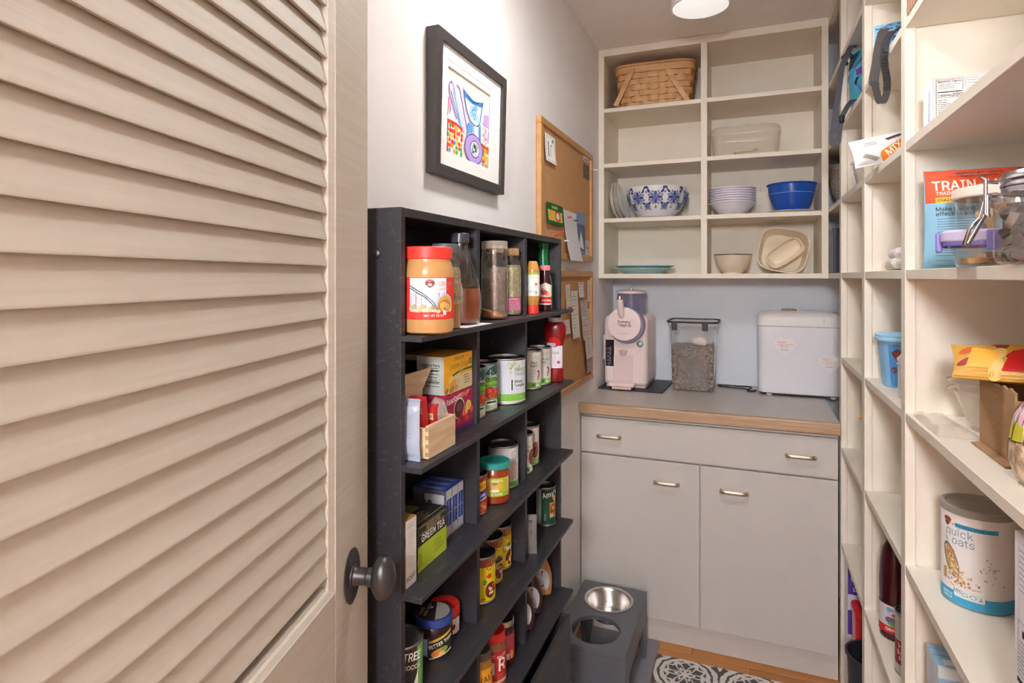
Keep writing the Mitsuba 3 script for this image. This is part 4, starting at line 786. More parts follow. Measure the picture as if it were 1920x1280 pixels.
for i, (x, y, c, lab, capc, h, band) in enumerate(((-0.530, 1.400, '#3b241e', 'dark brown squeeze bottle nearest the second divider', '#c33a2e', 0.1275, True), (-0.535, 1.476, '#3b241e', 'dark brown squeeze bottle, second from the second divider', '#c33a2e', 0.1275, True), (-0.5405, 1.575, '#b9895a', 'light caramel squeeze bottle with a white oval label in the end bay', None, 0.124, False))):
    t = Thing('dressing_bottle', lab, 'bottle', (x, y, S5), 20, DG)
    prof = [(0.0, 0.020, 0.012), (0.002, 0.0265, 0.016), (0.006, 0.0285, 0.0175), (0.03, 0.0298, 0.018), (0.055, 0.0285, 0.0175), (0.075, 0.0235, 0.0155), (0.09, 0.017, 0.013), (0.098, 0.0125, 0.0115), (0.102, 0.0115, 0.0115)]
    t.part('bottle', loft([sup(a, b, 2.2, 32, zz) for zz, a, b in prof]), 'gloss', c, 50)
    t.part('cap', lathe([(1e-4, h), (0.009, h), (0.0115, h - 0.003), (0.012, 0.101), (1e-4, 0.101)], 28), 'satin', capc or '#c9a070', 30)
    els = E(0, 0.043, 0.0215, 0.033, '#cfd2dc', 0, 12) + (R(-0.0165, 0.008, 0.033, 0.012, '#3a3378') + R(-0.012, 0.012, 0.022, 0.003, '#c9cbe0') if band else P([(-0.020, 0.012), (0.020, 0.012), (0.018, 0.022), (-0.019, 0.020)], '#c98a4a'))
    els += LINE([(0.001, 0.056), (0.0, 0.067)], 0.0018, '#3a3436') + E(0.001, 0.069, 0.003, 0.0022, '#3a3436') + SM(-0.014, 0.047, 0.028, 2, 0.004, '#b1b4c0', 0.001) + E(0.002, 0.031, 0.005, 0.0028, '#b24434', 20) + E(-0.004, 0.029, 0.003, 0.002, '#8a3a30')
    rb = [q[2] for q in prof]; ra = [q[1] for q in prof]; zz_ = [q[0] for q in prof]
    t.art('label', els, lambda xx, yy, o, rb=rb, ra=ra, zz_=zz_: np.stack([xx, -(np.interp(yy, zz_, rb) * np.maximum(0.02, 1 - np.minimum(1, np.abs(xx) / np.interp(yy, zz_, ra)) ** 2.2) ** (1 / 2.2)) - o - 0.001, yy], 1), fine=0.005)
t = Thing('storage_bin', 'black open box on the lowest black shelf, sticking out past the shelf edge', 'box')
bx0, bx1, by0, by1, bz0, bz1 = -0.600, -0.442, 1.18, 1.526, S6, 0.522
t.part('front_board', bx(bx1 - 0.010, bx1, by0, by1, bz0, bz1, 0.001), 'black_paint'); t.part('back_board', bx(bx0, bx0 + 0.010, by0, by1, bz0, bz1, 0.001), 'black_paint')
t.part('end_board', bx(bx0 + 0.01, bx1 - 0.01, by0, by0 + 0.01, bz0, bz1, 0.001), 'black_paint'); t.part('end_board', bx(bx0 + 0.01, bx1 - 0.01, by1 - 0.01, by1, bz0, bz1, 0.001), 'black_paint')
t.part('bottom_board', bx(bx0 + 0.01, bx1 - 0.01, by0 + 0.01, by1 - 0.01, bz0, bz0 + 0.008), 'black_paint')

# ================================================================ framed picture on the left wall
t = Thing('framed_picture', 'black framed colourful child-like painting with a white mat on the left wall', 'picture')
fy0, fy1, fz0, fz1, fw = 1.098, 1.477, 1.6475, 1.958, 0.022
def lean(m):
    v = m.vertices.copy(); v[:, 0] += (v[:, 2] - fz0) / (fz1 - fz0) * 0.008 * (v[:, 0] > XL + 0.003); m.vertices = v; return m
xf0, xf1 = XL + 0.002, XL + 0.024
def miter(a, b, c, d):
    m = extr([a, b, c, d], xf1 - xf0); v = m.vertices.copy(); m.vertices = np.c_[v[:, 2] + xf0, v[:, 0], v[:, 1]]; m.fix_normals(); return lean(m)
t.part('frame_rail', miter((fy0, fz0), (fy1, fz0), (fy1 - fw, fz0 + fw), (fy0 + fw, fz0 + fw)), 'satin', '#3d3838'); t.part('frame_rail', miter((fy0, fz1), (fy1, fz1), (fy1 - fw, fz1 - fw), (fy0 + fw, fz1 - fw)), 'satin', '#3d3838')
t.part('frame_stile', miter((fy0, fz0), (fy0 + fw, fz0 + fw), (fy0 + fw, fz1 - fw), (fy0, fz1)), 'satin', '#3d3838'); t.part('frame_stile', miter((fy1, fz0), (fy1, fz1), (fy1 - fw, fz1 - fw), (fy1 - fw, fz0 + fw)), 'satin', '#3d3838')
ay0, ay1, az0, az1 = 1.160, 1.392, 1.703, 1.893
mt = Polygon([(fy0 + fw - .002, fz0 + fw - .002), (fy1 - fw + .002, fz0 + fw - .002), (fy1 - fw + .002, fz1 - fw + .002), (fy0 + fw - .002, fz1 - fw + .002)], [[(ay0, az0), (ay1, az0), (ay1, az1), (ay0, az1)]])
m = extr(mt, 0.0025); v = m.vertices.copy(); m.vertices = np.c_[v[:, 2] + XL + 0.0135, v[:, 0], v[:, 1]]; m.fix_normals()
t.part('mat', lean(m), 'matte', '#f4f1ee', label='white mat')
t.art('mat_line', R(0, 0, 0.25, 0.0012, '#9b948f'), lambda x, y, o: np.stack([XL + 0.0163 + (1.906 + y - fz0) / (fz1 - fz0) * 0.008 + o, 1.151 + x, 1.906 + y], 1))
Wd, Hd = ay1 - ay0, az1 - az0
ph = 0.168
a = R(0, 0, Wd, Hd, '#efe4d3') + R(0, 0, Wd, ph, '#ece6ea') + R(0, 0, Wd, 0.07, '#e9dcd2')
r_ = random.Random(11)
cols = ['#e8452e', '#f0a01e', '#f4c62c', '#3f9be0', '#e05a2a', '#f6e6c8', '#3fa05a', '#d8342f', '#f2b136']
for i in range(9):
    for j in range(6):
        x, y = 0.008 + 0.0115 * i, 0.006 + 0.0115 * j
        if x < 0.085: a += E(x + 0.003 * r_.random(), y + 0.003 * r_.random(), 0.005 + 0.0025 * r_.random(), 0.0048, r_.choice(cols), 90 * r_.random(), 4)
for i in range(5):
    for j in range(6): a += E(0.192 + 0.0085 * i, 0.006 + 0.009 * j, 0.005, 0.005, r_.choice(['#f0a01e', '#e8642e', '#f4c62c', '#3f9be0', '#efd9c0']), 90 * r_.random(), 4)
a += P([(0, 0.068), (0.05, 0.070), (0.09, 0.062), (0.09, 0.068), (0.05, 0.076), (0, 0.076)], '#d8432f') + P([(0.185, 0.052), (Wd, 0.046), (Wd, 0.052), (0.185, 0.058)], '#d8432f')
for i in range(16): a += LINE([(0.19 + 0.04 * r_.random(), 0.06 + 0.07 * r_.random()), (0.19 + 0.04 * r_.random(), 0.06 + 0.07 * r_.random())], 0.0022, r_.choice(['#d79bd2', '#b58ce0', '#e58aa0', '#9fb0e8', '#7f9c84']))
a += P([(0.195, 0.108), (Wd, 0.104), (Wd, 0.137), (0.20, 0.132)], '#c5a9e6')
for i in range(8): a += LINE([(0.005 + 0.02 * r_.random(), 0.078 + 0.05 * r_.random()), (0.005 + 0.02 * r_.random(), 0.078 + 0.05 * r_.random())], 0.0025, r_.choice(['#4b9a5a', '#d86a9a', '#8a6ad0', '#dfa0c8']))
a += P([(0.010, 0.15), (0.030, 0.160), (0.050, 0.158), (0.095, 0.075), (0.085, 0.062), (0.060, 0.09)], '#e7d3ea')
for p in (((0.012, 0.155), (0.022, 0.162), (0.034, 0.152), (0.060, 0.092), (0.083, 0.066)), ((0.048, 0.162), (0.062, 0.158), (0.098, 0.09), (0.105, 0.075)), ((0.010, 0.152), (0.014, 0.132), (0.05, 0.085))): a += LINE(p, 0.0035, '#8f6ab8')
a += P([(0.026, 0.150), (0.034, 0.148), (0.078, 0.072), (0.070, 0.070)], '#7fb8e8') + LINE([(0.02, 0.14), (0.062, 0.08)], 0.002, '#3a6fb8')
a += P([(0.078, 0.166), (0.092, 0.156), (0.135, 0.150), (0.176, 0.152), (0.190, 0.160), (0.182, 0.125), (0.170, 0.100), (0.150, 0.092), (0.12, 0.098), (0.100, 0.118)], '#c9e2f4')
a += P([(0.078, 0.166), (0.092, 0.156), (0.135, 0.150), (0.176, 0.152), (0.190, 0.160), (0.186, 0.146), (0.13, 0.140), (0.09, 0.146)], '#3b82c8')
for i in range(12): a += RING(0.112 + 0.055 * r_.random(), 0.108 + 0.028 * r_.random(), 0.007, 0.006, 0.0018, r_.choice(['#2f78c4', '#1f4f92', '#74b4e6']), 4)
for p in (((0.078, 0.166), (0.100, 0.116), (0.122, 0.096), (0.152, 0.090), (0.172, 0.100), (0.190, 0.160)), ((0.084, 0.160), (0.134, 0.146), (0.184, 0.156))): a += LINE(p, 0.0024, '#27508f')
a += P([(0.108, 0.092), (0.135, 0.09), (0.130, 0.055), (0.1, 0.058)], '#5fa6dc') + P([(0.140, 0.09), (0.165, 0.092), (0.168, 0.05), (0.145, 0.056)], '#e8eef4') + P([(0.165, 0.092), (0.178, 0.1), (0.180, 0.05), (0.170, 0.05)], '#4f9ad6')
a += E(0.142, 0.033, 0.050, 0.037, '#b79fe0', -12, 8) + RING(0.142, 0.033, 0.0505, 0.0365, 0.0026, '#5b4a86', 8) + E(0.147, 0.034, 0.026, 0.020, '#dcd3e8', -10) + RING(0.147, 0.034, 0.027, 0.021, 0.002, '#3f4a5a', 6)
for i in range(10): a += E(0.13 + 0.034 * r_.random(), 0.024 + 0.02 * r_.random(), 0.006, 0.0035, r_.choice(['#3f8a5a', '#2c6a4c', '#e8a0b0', '#7fb88a', '#5a4a7a']), 90 * r_.random(), 4)
a += R(0.0, -0.001, Wd, 0.002, '#f2eee9')
t.art('painting', a, lambda x, y, o: np.stack([XL + 0.0118 + (az0 + y - fz0) / (fz1 - fz0) * 0.008 + o, ay0 + x, az0 + y], 1), label='painting of a blue vase on a bright table')
t.part('backing', lean(bx(XL + 0.004, XL + 0.0112, fy0 + 0.01, fy1 - 0.01, fz0 + 0.01, fz1 - 0.01)), 'matte', '#e9e2d6')

# ================================================================ cork boards and what is pinned to them
def board(label, z0, z1):
    t = Thing('cork_board', label, 'cork board')
    y0, y1, w, d = 1.800, 2.486, 0.024, 0.019
    t.part('cork', bx(XL + 0.001, XL + 0.010, y0 + 0.01, y1 - 0.01, z0 + 0.01, z1 - 0.01), 'cork')
    for a, b in ((z0, z0 + w), (z1 - w, z1)): t.part('frame_rail', bx(XL + 0.001, XL + d, y0, y1, a, b, 0.002), 'pine')
    for a, b in ((y0, y0 + w), (y1 - w, y1)): t.part('frame_stile', bx(XL + 0.001, XL + d, a, b, z0 + w, z1 - w, 0.002), 'pine')
board('oak framed cork board, the upper one, below and right of the framed picture', 1.489, 1.948)
board('oak framed cork board, the lower one, partly behind the black shelf unit', 0.992, 1.450)
XC = XL + 0.0104
def yz(px, py, x=XC):
    u = (px - 960) / 1106.6; dx, dy = u * math.cos(YAW) - math.sin(YAW), u * math.sin(YAW) + math.cos(YAW); k = x / dx
    return dy * k, 1.425 - (py - 519.3) / 1106.6 * k
def note(label, cat_, y0, y1, z0, z1, color, els=None, lift=0.001, curl=0.0, slant=0.0, group=None, name='paper_note'):
    """A sheet on the cork: y0..y1, z0..z1, its lower end curling off by curl."""
    w, h = y1 - y0, z1 - z0
    n, mcol = 10, 4
    g = [(j / mcol, i / n) for i in range(n + 1) for j in range(mcol + 1)]
    def mp(x, y, o):
        s = np.clip(1 - y / h, 0, 1)
        return np.stack([XC + lift + curl * s ** 2 + o, y0 + x + slant * s, z0 + y], 1)
    v0 = mp(np.array([q[0] * w for q in g]), np.array([q[1] * h for q in g]), -0.0002); v1 = mp(np.array([q[0] * w for q in g]), np.array([q[1] * h for q in g]), 0.0001)
    F, N, c = [], len(g), mcol + 1
    for i in range(n):
        for j in range(mcol):
            q = [i * c + j, i * c + j + 1, (i + 1) * c + j + 1, (i + 1) * c + j]
            F += [[q[0], q[1], q[2]], [q[0], q[2], q[3]]]; q = [N + k for k in q[::-1]]; F += [[q[0], q[1], q[2]], [q[0], q[2], q[3]]]
    V = np.vstack([v1, v0])
    rim = [j for j in range(c)] + [i * c + mcol for i in range(1, n + 1)] + [n * c + j for j in range(mcol - 1, -1, -1)] + [i * c for i in range(n - 1, 0, -1)]
    for a_, b_ in zip(rim, rim[1:] + rim[:1]): F += [[a_, N + a_, N + b_], [a_, N + b_, b_]]
    m = trimesh.Trimesh(V, F, process=False)
    t = Thing(name, label, cat_, group=group)
    t.part('sheet', m, 'matte', color, False)
    if els: t.art('print', els, mp, fine=h / 8)
    return t
def scrib(w, h, n, c, seed=0, th=0.0025): return SM(w * 0.12, h * 0.88, w * 0.76, n, h * 0.8 / n, c, th, seed, 0.5)
def px_note(label, cat_, x0, x1, yt, yb, *a, **k):
    y0 = yz(x0, 500)[0]; y1 = yz(x1, 500)[0]; ym = (x0 + x1) / 2
    return (label, cat_, y0, y1, yz(ym, yb)[1], yz(ym, yt)[1], *a), k
t = note('white folded card with a green mark on the upper cork board', 'card', 1.848, 1.962, 1.811, 1.905, '#e9e6e0', R(0.02, 0.012, 0.075, 0.07, '#f4f2ee') + R(0.03, 0.02, 0.012, 0.05, '#8a857e') + LINE([(0.055, 0.02), (0.06, 0.06), (0.075, 0.06)], 0.004, '#8a857e') + E(0.085, 0.078, 0.012, 0.006, '#3fae8e', 20), 0.004, 0.006, name='paper_card')
note('small white label with red and blue print on the upper cork board', 'label', 2.352, 2.440, 1.905, 1.926, '#e4ded8', R(0.01, 0.004, 0.05, 0.006, '#4a5a9a') + R(0.062, 0.004, 0.015, 0.008, '#b44a4a'), 0.0015)
note('dark grey ticket below the small white label on the upper cork board', 'ticket', 2.355, 2.440, 1.835, 1.893, '#6d675f', scrib(0.085, 0.058, 4, '#9a938a', 3), 0.002)
note('green seed packet with yellow and red pictures on the upper cork board', 'seed packet', 1.868, 2.052, 1.606, 1.678, '#35683a', R(0.012, 0.012, 0.16, 0.036, '#b9bf5a') + R(0.026, 0.014, 0.05, 0.034, '#d8a03a') + R(0.09, 0.014, 0.06, 0.034, '#c9402c') + E(0.118, 0.031, 0.018, 0.012, '#e8d6b0') + X('GARDEN', 0.09, 0.055, 0.009, '#c9cf7a', bold=True, sx=1.4), 0.004, 0.006, name='seed_packet')
note('long white sheet of paper curling at its foot on the upper cork board', 'paper', 2.066, 2.238, 1.486, 1.672, '#d9d6da', LINE([(0.02, 0.12), (0.14, 0.13)], 0.003, '#b8a8c0') + LINE([(0.03, 0.09), (0.12, 0.07)], 0.002, '#b7b2bb') + R(0.02, 0.04, 0.1, 0.002, '#bdb9c0'), 0.003, 0.022, 0.02)
note('blue mountain photograph pinned beside the curling white sheet', 'photograph', 2.232, 2.372, 1.487, 1.683, '#5f7390', P([(0, 0.07), (0.05, 0.12), (0.09, 0.15), (0.14, 0.10), (0.14, 0.0), (0, 0)], '#4a5f74') + P([(0.045, 0.06), (0.075, 0.125), (0.10, 0.09), (0.12, 0.05)], '#c9d3da') + P([(0, 0.0), (0.14, 0.0), (0.14, 0.04), (0, 0.05)], '#6f8694') + R(0, 0.15, 0.14, 0.046, '#7088ac'), 0.002, 0.003, name='photograph')
note('small pale slip with red marks low on the right of the upper cork board', 'paper', 2.380, 2.450, 1.492, 1.578, '#cfc5bd', R(0.02, 0.05, 0.03, 0.01, '#b4524a') + scrib(0.07, 0.08, 4, '#a39a92', 6), 0.002)
LN = 'paper notes pinned on the lower cork board'
note('narrow white note with a yellow mark at the left of the lower cork board', 'paper', 2.095, 2.155, 1.290, 1.398, '#ddd8d8', scrib(0.06, 0.1, 7, '#a9a2a8', 1) + E(0.03, 0.054, 0.015, 0.012, '#d8c85a'), 0.002, 0.005)
note('square white note low at the left of the lower cork board', 'paper', 2.046, 2.150, 1.214, 1.266, '#d9d4ce', scrib(0.10, 0.05, 4, '#aaa49e', 2), 0.001, 0.006)
note('long white handwritten list on the lower cork board', 'paper', 2.160, 2.260, 1.190, 1.372, '#e0dbd4', scrib(0.1, 0.18, 12, '#a39d98', 3), 0.003, 0.010)
note('small white note pinned with red at the top middle of the lower cork board', 'paper', 2.274, 2.345, 1.343, 1.404, '#dedade', scrib(0.07, 0.06, 4, '#a7a1aa', 4) + R(0.02, 0.052, 0.03, 0.005, '#c04a42'), 0.002, 0.004)
note('narrow pale note at the top right of the lower cork board', 'paper', 2.410, 2.452, 1.322, 1.412, '#d6cec8', scrib(0.04, 0.09, 6, '#a59d98', 5), 0.002)
note('white note with blue writing in the bunch on the lower cork board', 'paper', 2.290, 2.400, 1.250, 1.330, '#c4bab4', scrib(0.11, 0.08, 5, '#6f7fa8', 7), 0.0045, 0.004, 0.01)
note('pink-marked note in the bunch on the lower cork board', 'paper', 2.300, 2.425, 1.170, 1.262, '#cfc4bd', scrib(0.12, 0.09, 6, '#b0706a', 8), 0.009, 0.003, 0.012)
note('yellowish note at the far right of the lower cork board', 'paper', 2.395, 2.452, 1.205, 1.292, '#d9cf9a', scrib(0.05, 0.085, 5, '#a89d78', 9), 0.003, 0.004)
note('white receipt at the foot of the bunch on the lower cork board', 'paper', 2.330, 2.440, 1.090, 1.180, '#d3cac2', scrib(0.11, 0.09, 6, '#a0968e', 10), 0.013, 0.005, 0.015)
note('grey slip hanging lowest on the lower cork board', 'paper', 2.360, 2.442, 1.030, 1.100, '#a59b95', scrib(0.08, 0.07, 4, '#7d746f', 11), 0.012, 0.002, 0.01)
for lab, y, z, c in (('red push pin tilted, left of two red pins on the upper cork board', 1.925, 1.570, '#c9342c'), ('red push pin tilted, right of two red pins on the upper cork board', 1.985, 1.583, '#c9342c'), ('white push pin low at the left of the upper cork board', 1.875, 1.552, '#e8e4de'), ('white push pin beside the foot of the curling white sheet', 2.052, 1.556, '#e8e4de'), ('red push pin holding the curling white sheet', 2.09, 1.645, '#c9342c'), ('dark push pin holding the curling white sheet', 2.175, 1.640, '#3a3a4a'), ('white push pin on the right frame of the upper cork board', 2.455, 1.880, '#e8e4de'), ('red push pin holding the narrow note on the lower cork board', 2.10, 1.312, '#c9342c')):
    t = Thing('push_pin', lab, 'push pin')
    m = lathe([(1e-4, 0), (0.0045, 0), (0.0045, 0.0015), (0.0028, 0.003), (0.0026, 0.009), (0.0045, 0.0115), (0.004, 0.0135), (1e-4, 0.0135)], 14); q = lathe([(1e-4, -0.010), (0.0006, -0.008), (0.0006, 0), (1e-4, 0.0005)], 6)
    f = lambda m: mv(rot(rot(m, 90, (0, 1, 0)), 25 if 'tilted' in lab else 8, (0, 0, 1)), XC + (0.020 if 'frame' in lab else 0.012) , y, z)
    t.part('head', f(m), 'gloss', c); t.part('needle', f(q), 'chrome')
t = Thing('pencil', 'thin red pencil lying along the lower frame of the lower cork board', 'pencil')
t.part('shaft', tube([(XL + 0.0225, 2.262, 1.0187), (XL + 0.0225, 2.44, 1.0187)], 0.0027, 6), 'satin', '#b5402f'); t.part('tip', tube([(XL + 0.0225, 2.248, 1.0187), (XL + 0.0225, 2.262, 1.0187)], [0.0005, 0.0027], 6), 'satin', '#d9b98a')

# ================================================================ back shelves
Z1, Z2, Z3, Z4 = 1.4402 + 0.0005, 1.692 + 0.0005, 1.942 + 0.0005, 2.193 + 0.0005
# picnic basket
t = Thing('picnic_basket', 'woven splint picnic basket with folded handles in the top left compartment', 'basket', (-0.401, 2.815, Z4), 3)
bh = 0.182
def bk(zf, out=0.0):
    a, b = 0.158 + 0.018 * zf + out, 0.103 + 0.012 * zf + out
    return a, b
def ring_pt(th, zf, out):
    a, b = bk(zf, out); c, s = np.cos(th), np.sin(th); e = 2 / 4.5
    return np.stack([a * np.sign(c) * np.abs(c) ** e, b * np.sign(s) * np.abs(s) ** e], -1)
tt = np.linspace(0, 2 * PI, 400); pp = ring_pt(tt, 0.5, 0); ss = np.concatenate([[0], np.cumsum(np.linalg.norm(np.diff(pp, axis=0), axis=1))]); ss /= ss[-1]
def at_s(s): return np.interp(np.asarray(s) % 1.0, ss, tt)
NS, NW = 26, 7
for k in range(NW):
    z0, z1 = 0.004 + k * bh / NW, 0.004 + (k + 1) * bh / NW - 0.0024
    s = np.linspace(0, 1, NS * 6, endpoint=False); off = 0.0032 * np.sin(PI * NS * s + PI * k)
    rings = []
    for zz in (z0, z1):
        zf = zz / bh; q = ring_pt(at_s(s), zf, 0)
        nrm = q / np.linalg.norm(q, axis=1, keepdims=True)
        for d in ((-0.0008, 0.0008) if zz == z0 else (0.0008, -0.0008)):
            rings.append(np.c_[q + nrm * (off + d)[:, None], np.full(len(q), zz)])
    rings.append(rings[0])
    t.part('weaver', loft(rings, (False, False)), 'splint', None, 40)
for k in range(NS):
    s0 = (k + 0.5) / NS; hw = 0.30 / NS
    zz = np.linspace(0.0, bh + 0.004, NW * 4 + 1); R4 = []
    for z_ in zz:
        o = -0.0022 * np.sin(PI * (k + 0.5) * 1.0 + PI * 0) * 0 + 0.0036 * math.cos(PI * ((z_ - 0.004) / (bh / NW) - 0.5) + PI * k + PI)
        row = []
        for sgn, d in ((-1, -0.0008), (1, -0.0008), (1, 0.0008), (-1, 0.0008)):
            q = ring_pt(at_s(s0 + sgn * hw), z_ / bh, 0); n_ = q / np.linalg.norm(q); row.append([*(q + n_ * (o + d)), z_])
        R4.append(row)
    t.part('stake', loft(R4), 'splint', None, False)
rim = [np.c_[ring_pt(tt[:-1:4], 1.0, o), np.full(100, z_)] for o, z_ in ((0.003, bh - 0.024), (0.0065, bh - 0.023), (0.0065, bh + 0.006), (0.002, bh + 0.007), (-0.002, bh + 0.006))]
t.part('rim', loft(rim, (False, False)), 'splint', None, 40)
lidr = [np.c_[ring_pt(tt[:-1:4], 1.0, o), np.full(100, z_)] for o, z_ in ((0.006, bh + 0.0075), (0.009, bh + 0.010), (0.007, bh + 0.018), (-0.01, bh + 0.021), (-0.06, bh + 0.024))]
t.part('lid', loft(lidr, (False, True)), 'splint', None, 40)
t.part('base', loft([np.c_[ring_pt(tt[:-1:4], 0.0, -0.006), np.full(100, z_)] for z_ in (0.0, 0.004)]), 'splint')
yf = -0.128
for (xa, za, xb, zb_) in ((-0.088, bh - 0.004, -0.170, 0.012), (0.050, bh - 0.004, 0.148, 0.006)):
    p = [(xa + (xb - xa) * i / 8, yf + (0.016 if i > 6 else 0.006) * 0 - 0.004 * math.sin(PI * i / 8), za + (zb_ - za) * i / 8 - (0.006 * math.sin(PI * i / 8))) for i in range(9)]
    d = np.array([xb - xa, 0, zb_ - za]); d /= np.linalg.norm(d)
    h = t.part('handle', ribbon(p, (d[2], 0, -d[0]), 0.020, 0.003), 'splint')
    t.part('nail', mv(rot(lathe([(1e-4, 0.002), (0.002, 0.0016), (0.003, 0.0)], 12), 90, (1, 0, 0)), xa + 0.002, yf - 0.0025, za - 0.006), 'nickel', None, 40, parent=h)
# clear storage tub
t = Thing('storage_tub', 'translucent plastic storage tub with a carry handle, alone in its upper right compartment', 'storage box', (-0.012, 2.825, Z3))
t.part('tub', loft([sup(0.132, 0.100, 7, 48, 0.0), sup(0.134, 0.102, 7, 48, 0.004), sup(0.139, 0.107, 7, 48, 0.100)], (True, False)), 'cloudy_plastic', None, 40)
t.part('lid', loft([sup(0.141, 0.109, 7, 48, 0.098), sup(0.143, 0.111, 7, 48, 0.104), sup(0.141, 0.109, 7, 48, 0.124), sup(0.132, 0.1, 7, 48, 0.134)], (False, True)), 'cloudy_plastic', None, 40)
t.part('handle', tube([(-0.04, -0.108, 0.015), (-0.045, -0.118, 0.018), (-0.03, -0.122, 0.020), (0.03, -0.122, 0.024), (0.045, -0.118, 0.026), (0.04, -0.108, 0.026)], 0.0045, 8), 'satin', '#cdbd9f', label='beige carry handle')
# leaning plates
def plate_prof(r, h=0.018): return [(1e-4, 0.003), (r * 0.55, 0.003), (r * 0.6, 0.0), (r * 0.64, 0.0), (r * 0.68, 0.004), (r * 0.97, h - 0.002), (r, h), (r * 0.99, h + 0.0012), (r * 0.68, 0.0075), (r * 0.62, 0.006), (1e-4, 0.006)]
for i in range(3):
    m = rot(lathe(plate_prof(0.092), 48), 90 - 9 - 3 * i, (0, 1, 0)); lo = m.bounds[0]
    one('white_plate', ['white plate leaning against the left side of its compartment, outermost', 'white plate leaning in the middle of three by the patterned bowl', 'white plate leaning, innermost of three by the patterned bowl'][i], 'plate', mv(m, -0.6095 - lo[0] + 0.0135 * i, 2.80, Z2 - lo[2]), 'gloss', '#e2dfda', 40, 'white plates leaning on edge')
# patterned bowl on a plate
one('white_plate', 'white plate under the blue patterned bowl', 'plate', lathe(plate_prof(0.112, 0.008), 56, -0.398, 2.815, Z2), 'gloss', '#dfdedf', 40)
t = Thing('patterned_bowl', 'big white bowl with a dark blue flower pattern on a plate', 'bowl', (-0.398, 2.815, Z2 + 0.0066))
bo = [(0.066, 0.0), (0.070, 0.002), (0.069, 0.006), (0.085, 0.016), (0.106, 0.034), (0.121, 0.058), (0.130, 0.085), (0.1365, 0.118), (0.139, 0.136)]
bi = [(0.136, 0.1365), (0.127, 0.085), (0.118, 0.058), (0.103, 0.035), (0.08, 0.018), (1e-4, 0.012)]
t.part('bowl', lathe([(1e-4, 0.004), (0.062, 0.004)] + bo + bi, 72), 'gloss', '#e6e6ea', 40)
rb = ztab(0, bo)
def rose(x, y, s, c='#34406e', c2='#7684b8'):
    o = E(x, y, s * 0.9, s * 0.9, '#c3c9de', 0, 6)
    for k in range(8):
        an = k * PI / 4; o += E(x + s * 0.62 * math.cos(an), y + s * 0.62 * math.sin(an), s * 0.34, s * 0.2, c2 if k % 2 else c, math.degrees(an), 4)
    for k in range(8):
        an = (k + 0.5) * PI / 4; o += E(x + s * 0.98 * math.cos(an), y + s * 0.98 * math.sin(an), s * 0.15, s * 0.10, c, math.degrees(an) + 60, 3)
    for k in range(4):
        an = k * PI / 2 + PI / 4; o += E(x + s * 1.28 * math.cos(an), y + s * 1.28 * math.sin(an), s * 0.16, s * 0.26, c, math.degrees(an) - 90, 4)
    return o + E(x, y, s * 0.28, s * 0.28, '#4a66c8', 0, 5) + RING(x, y, s * 0.42, s * 0.42, s * 0.08, c, 5)
els = []
for i in range(-4, 5):
    els += rose(0.076 * i - 0.004, 0.083, 0.0285) + rose(0.076 * i + 0.034, 0.045, 0.0145)
    x = 0.076 * i + 0.034; els += E(x, 0.128, 0.010, 0.005, '#3b4878') + E(x - 0.008, 0.119, 0.006, 0.003, '#3b4878', 40, 4) + E(x + 0.008, 0.119, 0.006, 0.003, '#3b4878', -40, 4) + E(x, 0.108, 0.004, 0.006, '#7684b8', 0, 4)
    x = 0.076 * i - 0.004; els += E(x, 0.040, 0.006, 0.0025, '#3b4878', 0, 4) + E(x, 0.046, 0.0025, 0.004, '#3b4878', 0, 4)
def bowl_map(x, y, o):
    a = math.radians(toward(-0.398, 2.815)) + x / 0.122; r_ = rb(y) + 0.0006 + o
    return np.stack([r_ * np.cos(a), r_ * np.sin(a), y], 1)
t.art('pattern', els, bowl_map, 'gloss', fine=0.012, label='dark blue flower pattern')
# stack of bowls
wb = [(1e-4, 0.003), (0.034, 0.003), (0.036, 0.0), (0.040, 0.0), (0.041, 0.004), (0.062, 0.018), (0.078, 0.036), (0.086, 0.048), (0.0915, 0.0555), (0.0985, 0.0565), (0.0985, 0.0600), (0.092, 0.0600), (0.0835, 0.050), (0.078, 0.038), (0.06, 0.0205), (0.036, 0.007), (1e-4, 0.007)]
m = lathe(wb, 56); first = None
for i in range(7):
    k = numbered('white_bowl'); ords = ['bottom bowl', 'second bowl from the bottom', 'third bowl from the bottom', 'middle fourth bowl', 'third bowl from the top', 'second bowl from the top', 'top bowl'][i]
    if first is None: put(k, m, 'gloss', '#dcd8e2', 40); first = scene[k]; scene[k] = {**first, 'to_world': T().translate([-0.066, 2.79, Z2])}
    else: scene[k] = {**first, 'to_world': T().translate([-0.066, 2.79, Z2 + 0.0103 * i])}
    labels[k] = {'label': f'{ords} in the stack of seven white bowls', 'category': 'bowl', 'group': 'stack of white bowls'}
one('white_plate', 'white plate under the cobalt blue bowl', 'plate', lathe(plate_prof(0.099, 0.010), 56, 0.171, 2.775, Z2), 'gloss', '#dcd8d6', 40)
t = Thing('blue_bowl', 'cobalt blue mixing bowl with a white inside rim line beside the bowl stack', 'bowl', (0.171, 2.775, Z2 + 0.0084))
t.part('bowl', lathe([(1e-4, 0.003), (0.054, 0.003), (0.058, 0.0), (0.060, 0.002), (0.070, 0.018), (0.080, 0.042), (0.0875, 0.073), (0.0890, 0.0745), (0.0898, 0.078), (0.0935, 0.110), (0.0975, 0.113), (0.099, 0.117), (0.097, 0.1185), (0.0905, 0.112), (0.080, 0.055), (0.062, 0.016), (1e-4, 0.010)], 64), 'gloss', '#1f4fa8', 40)
t.part('rim_line', lathe([(0.0890, 0.0748), (0.0900, 0.0752), (0.0903, 0.0768), (0.0896, 0.0775)], 64), 'gloss', '#7d99d6')
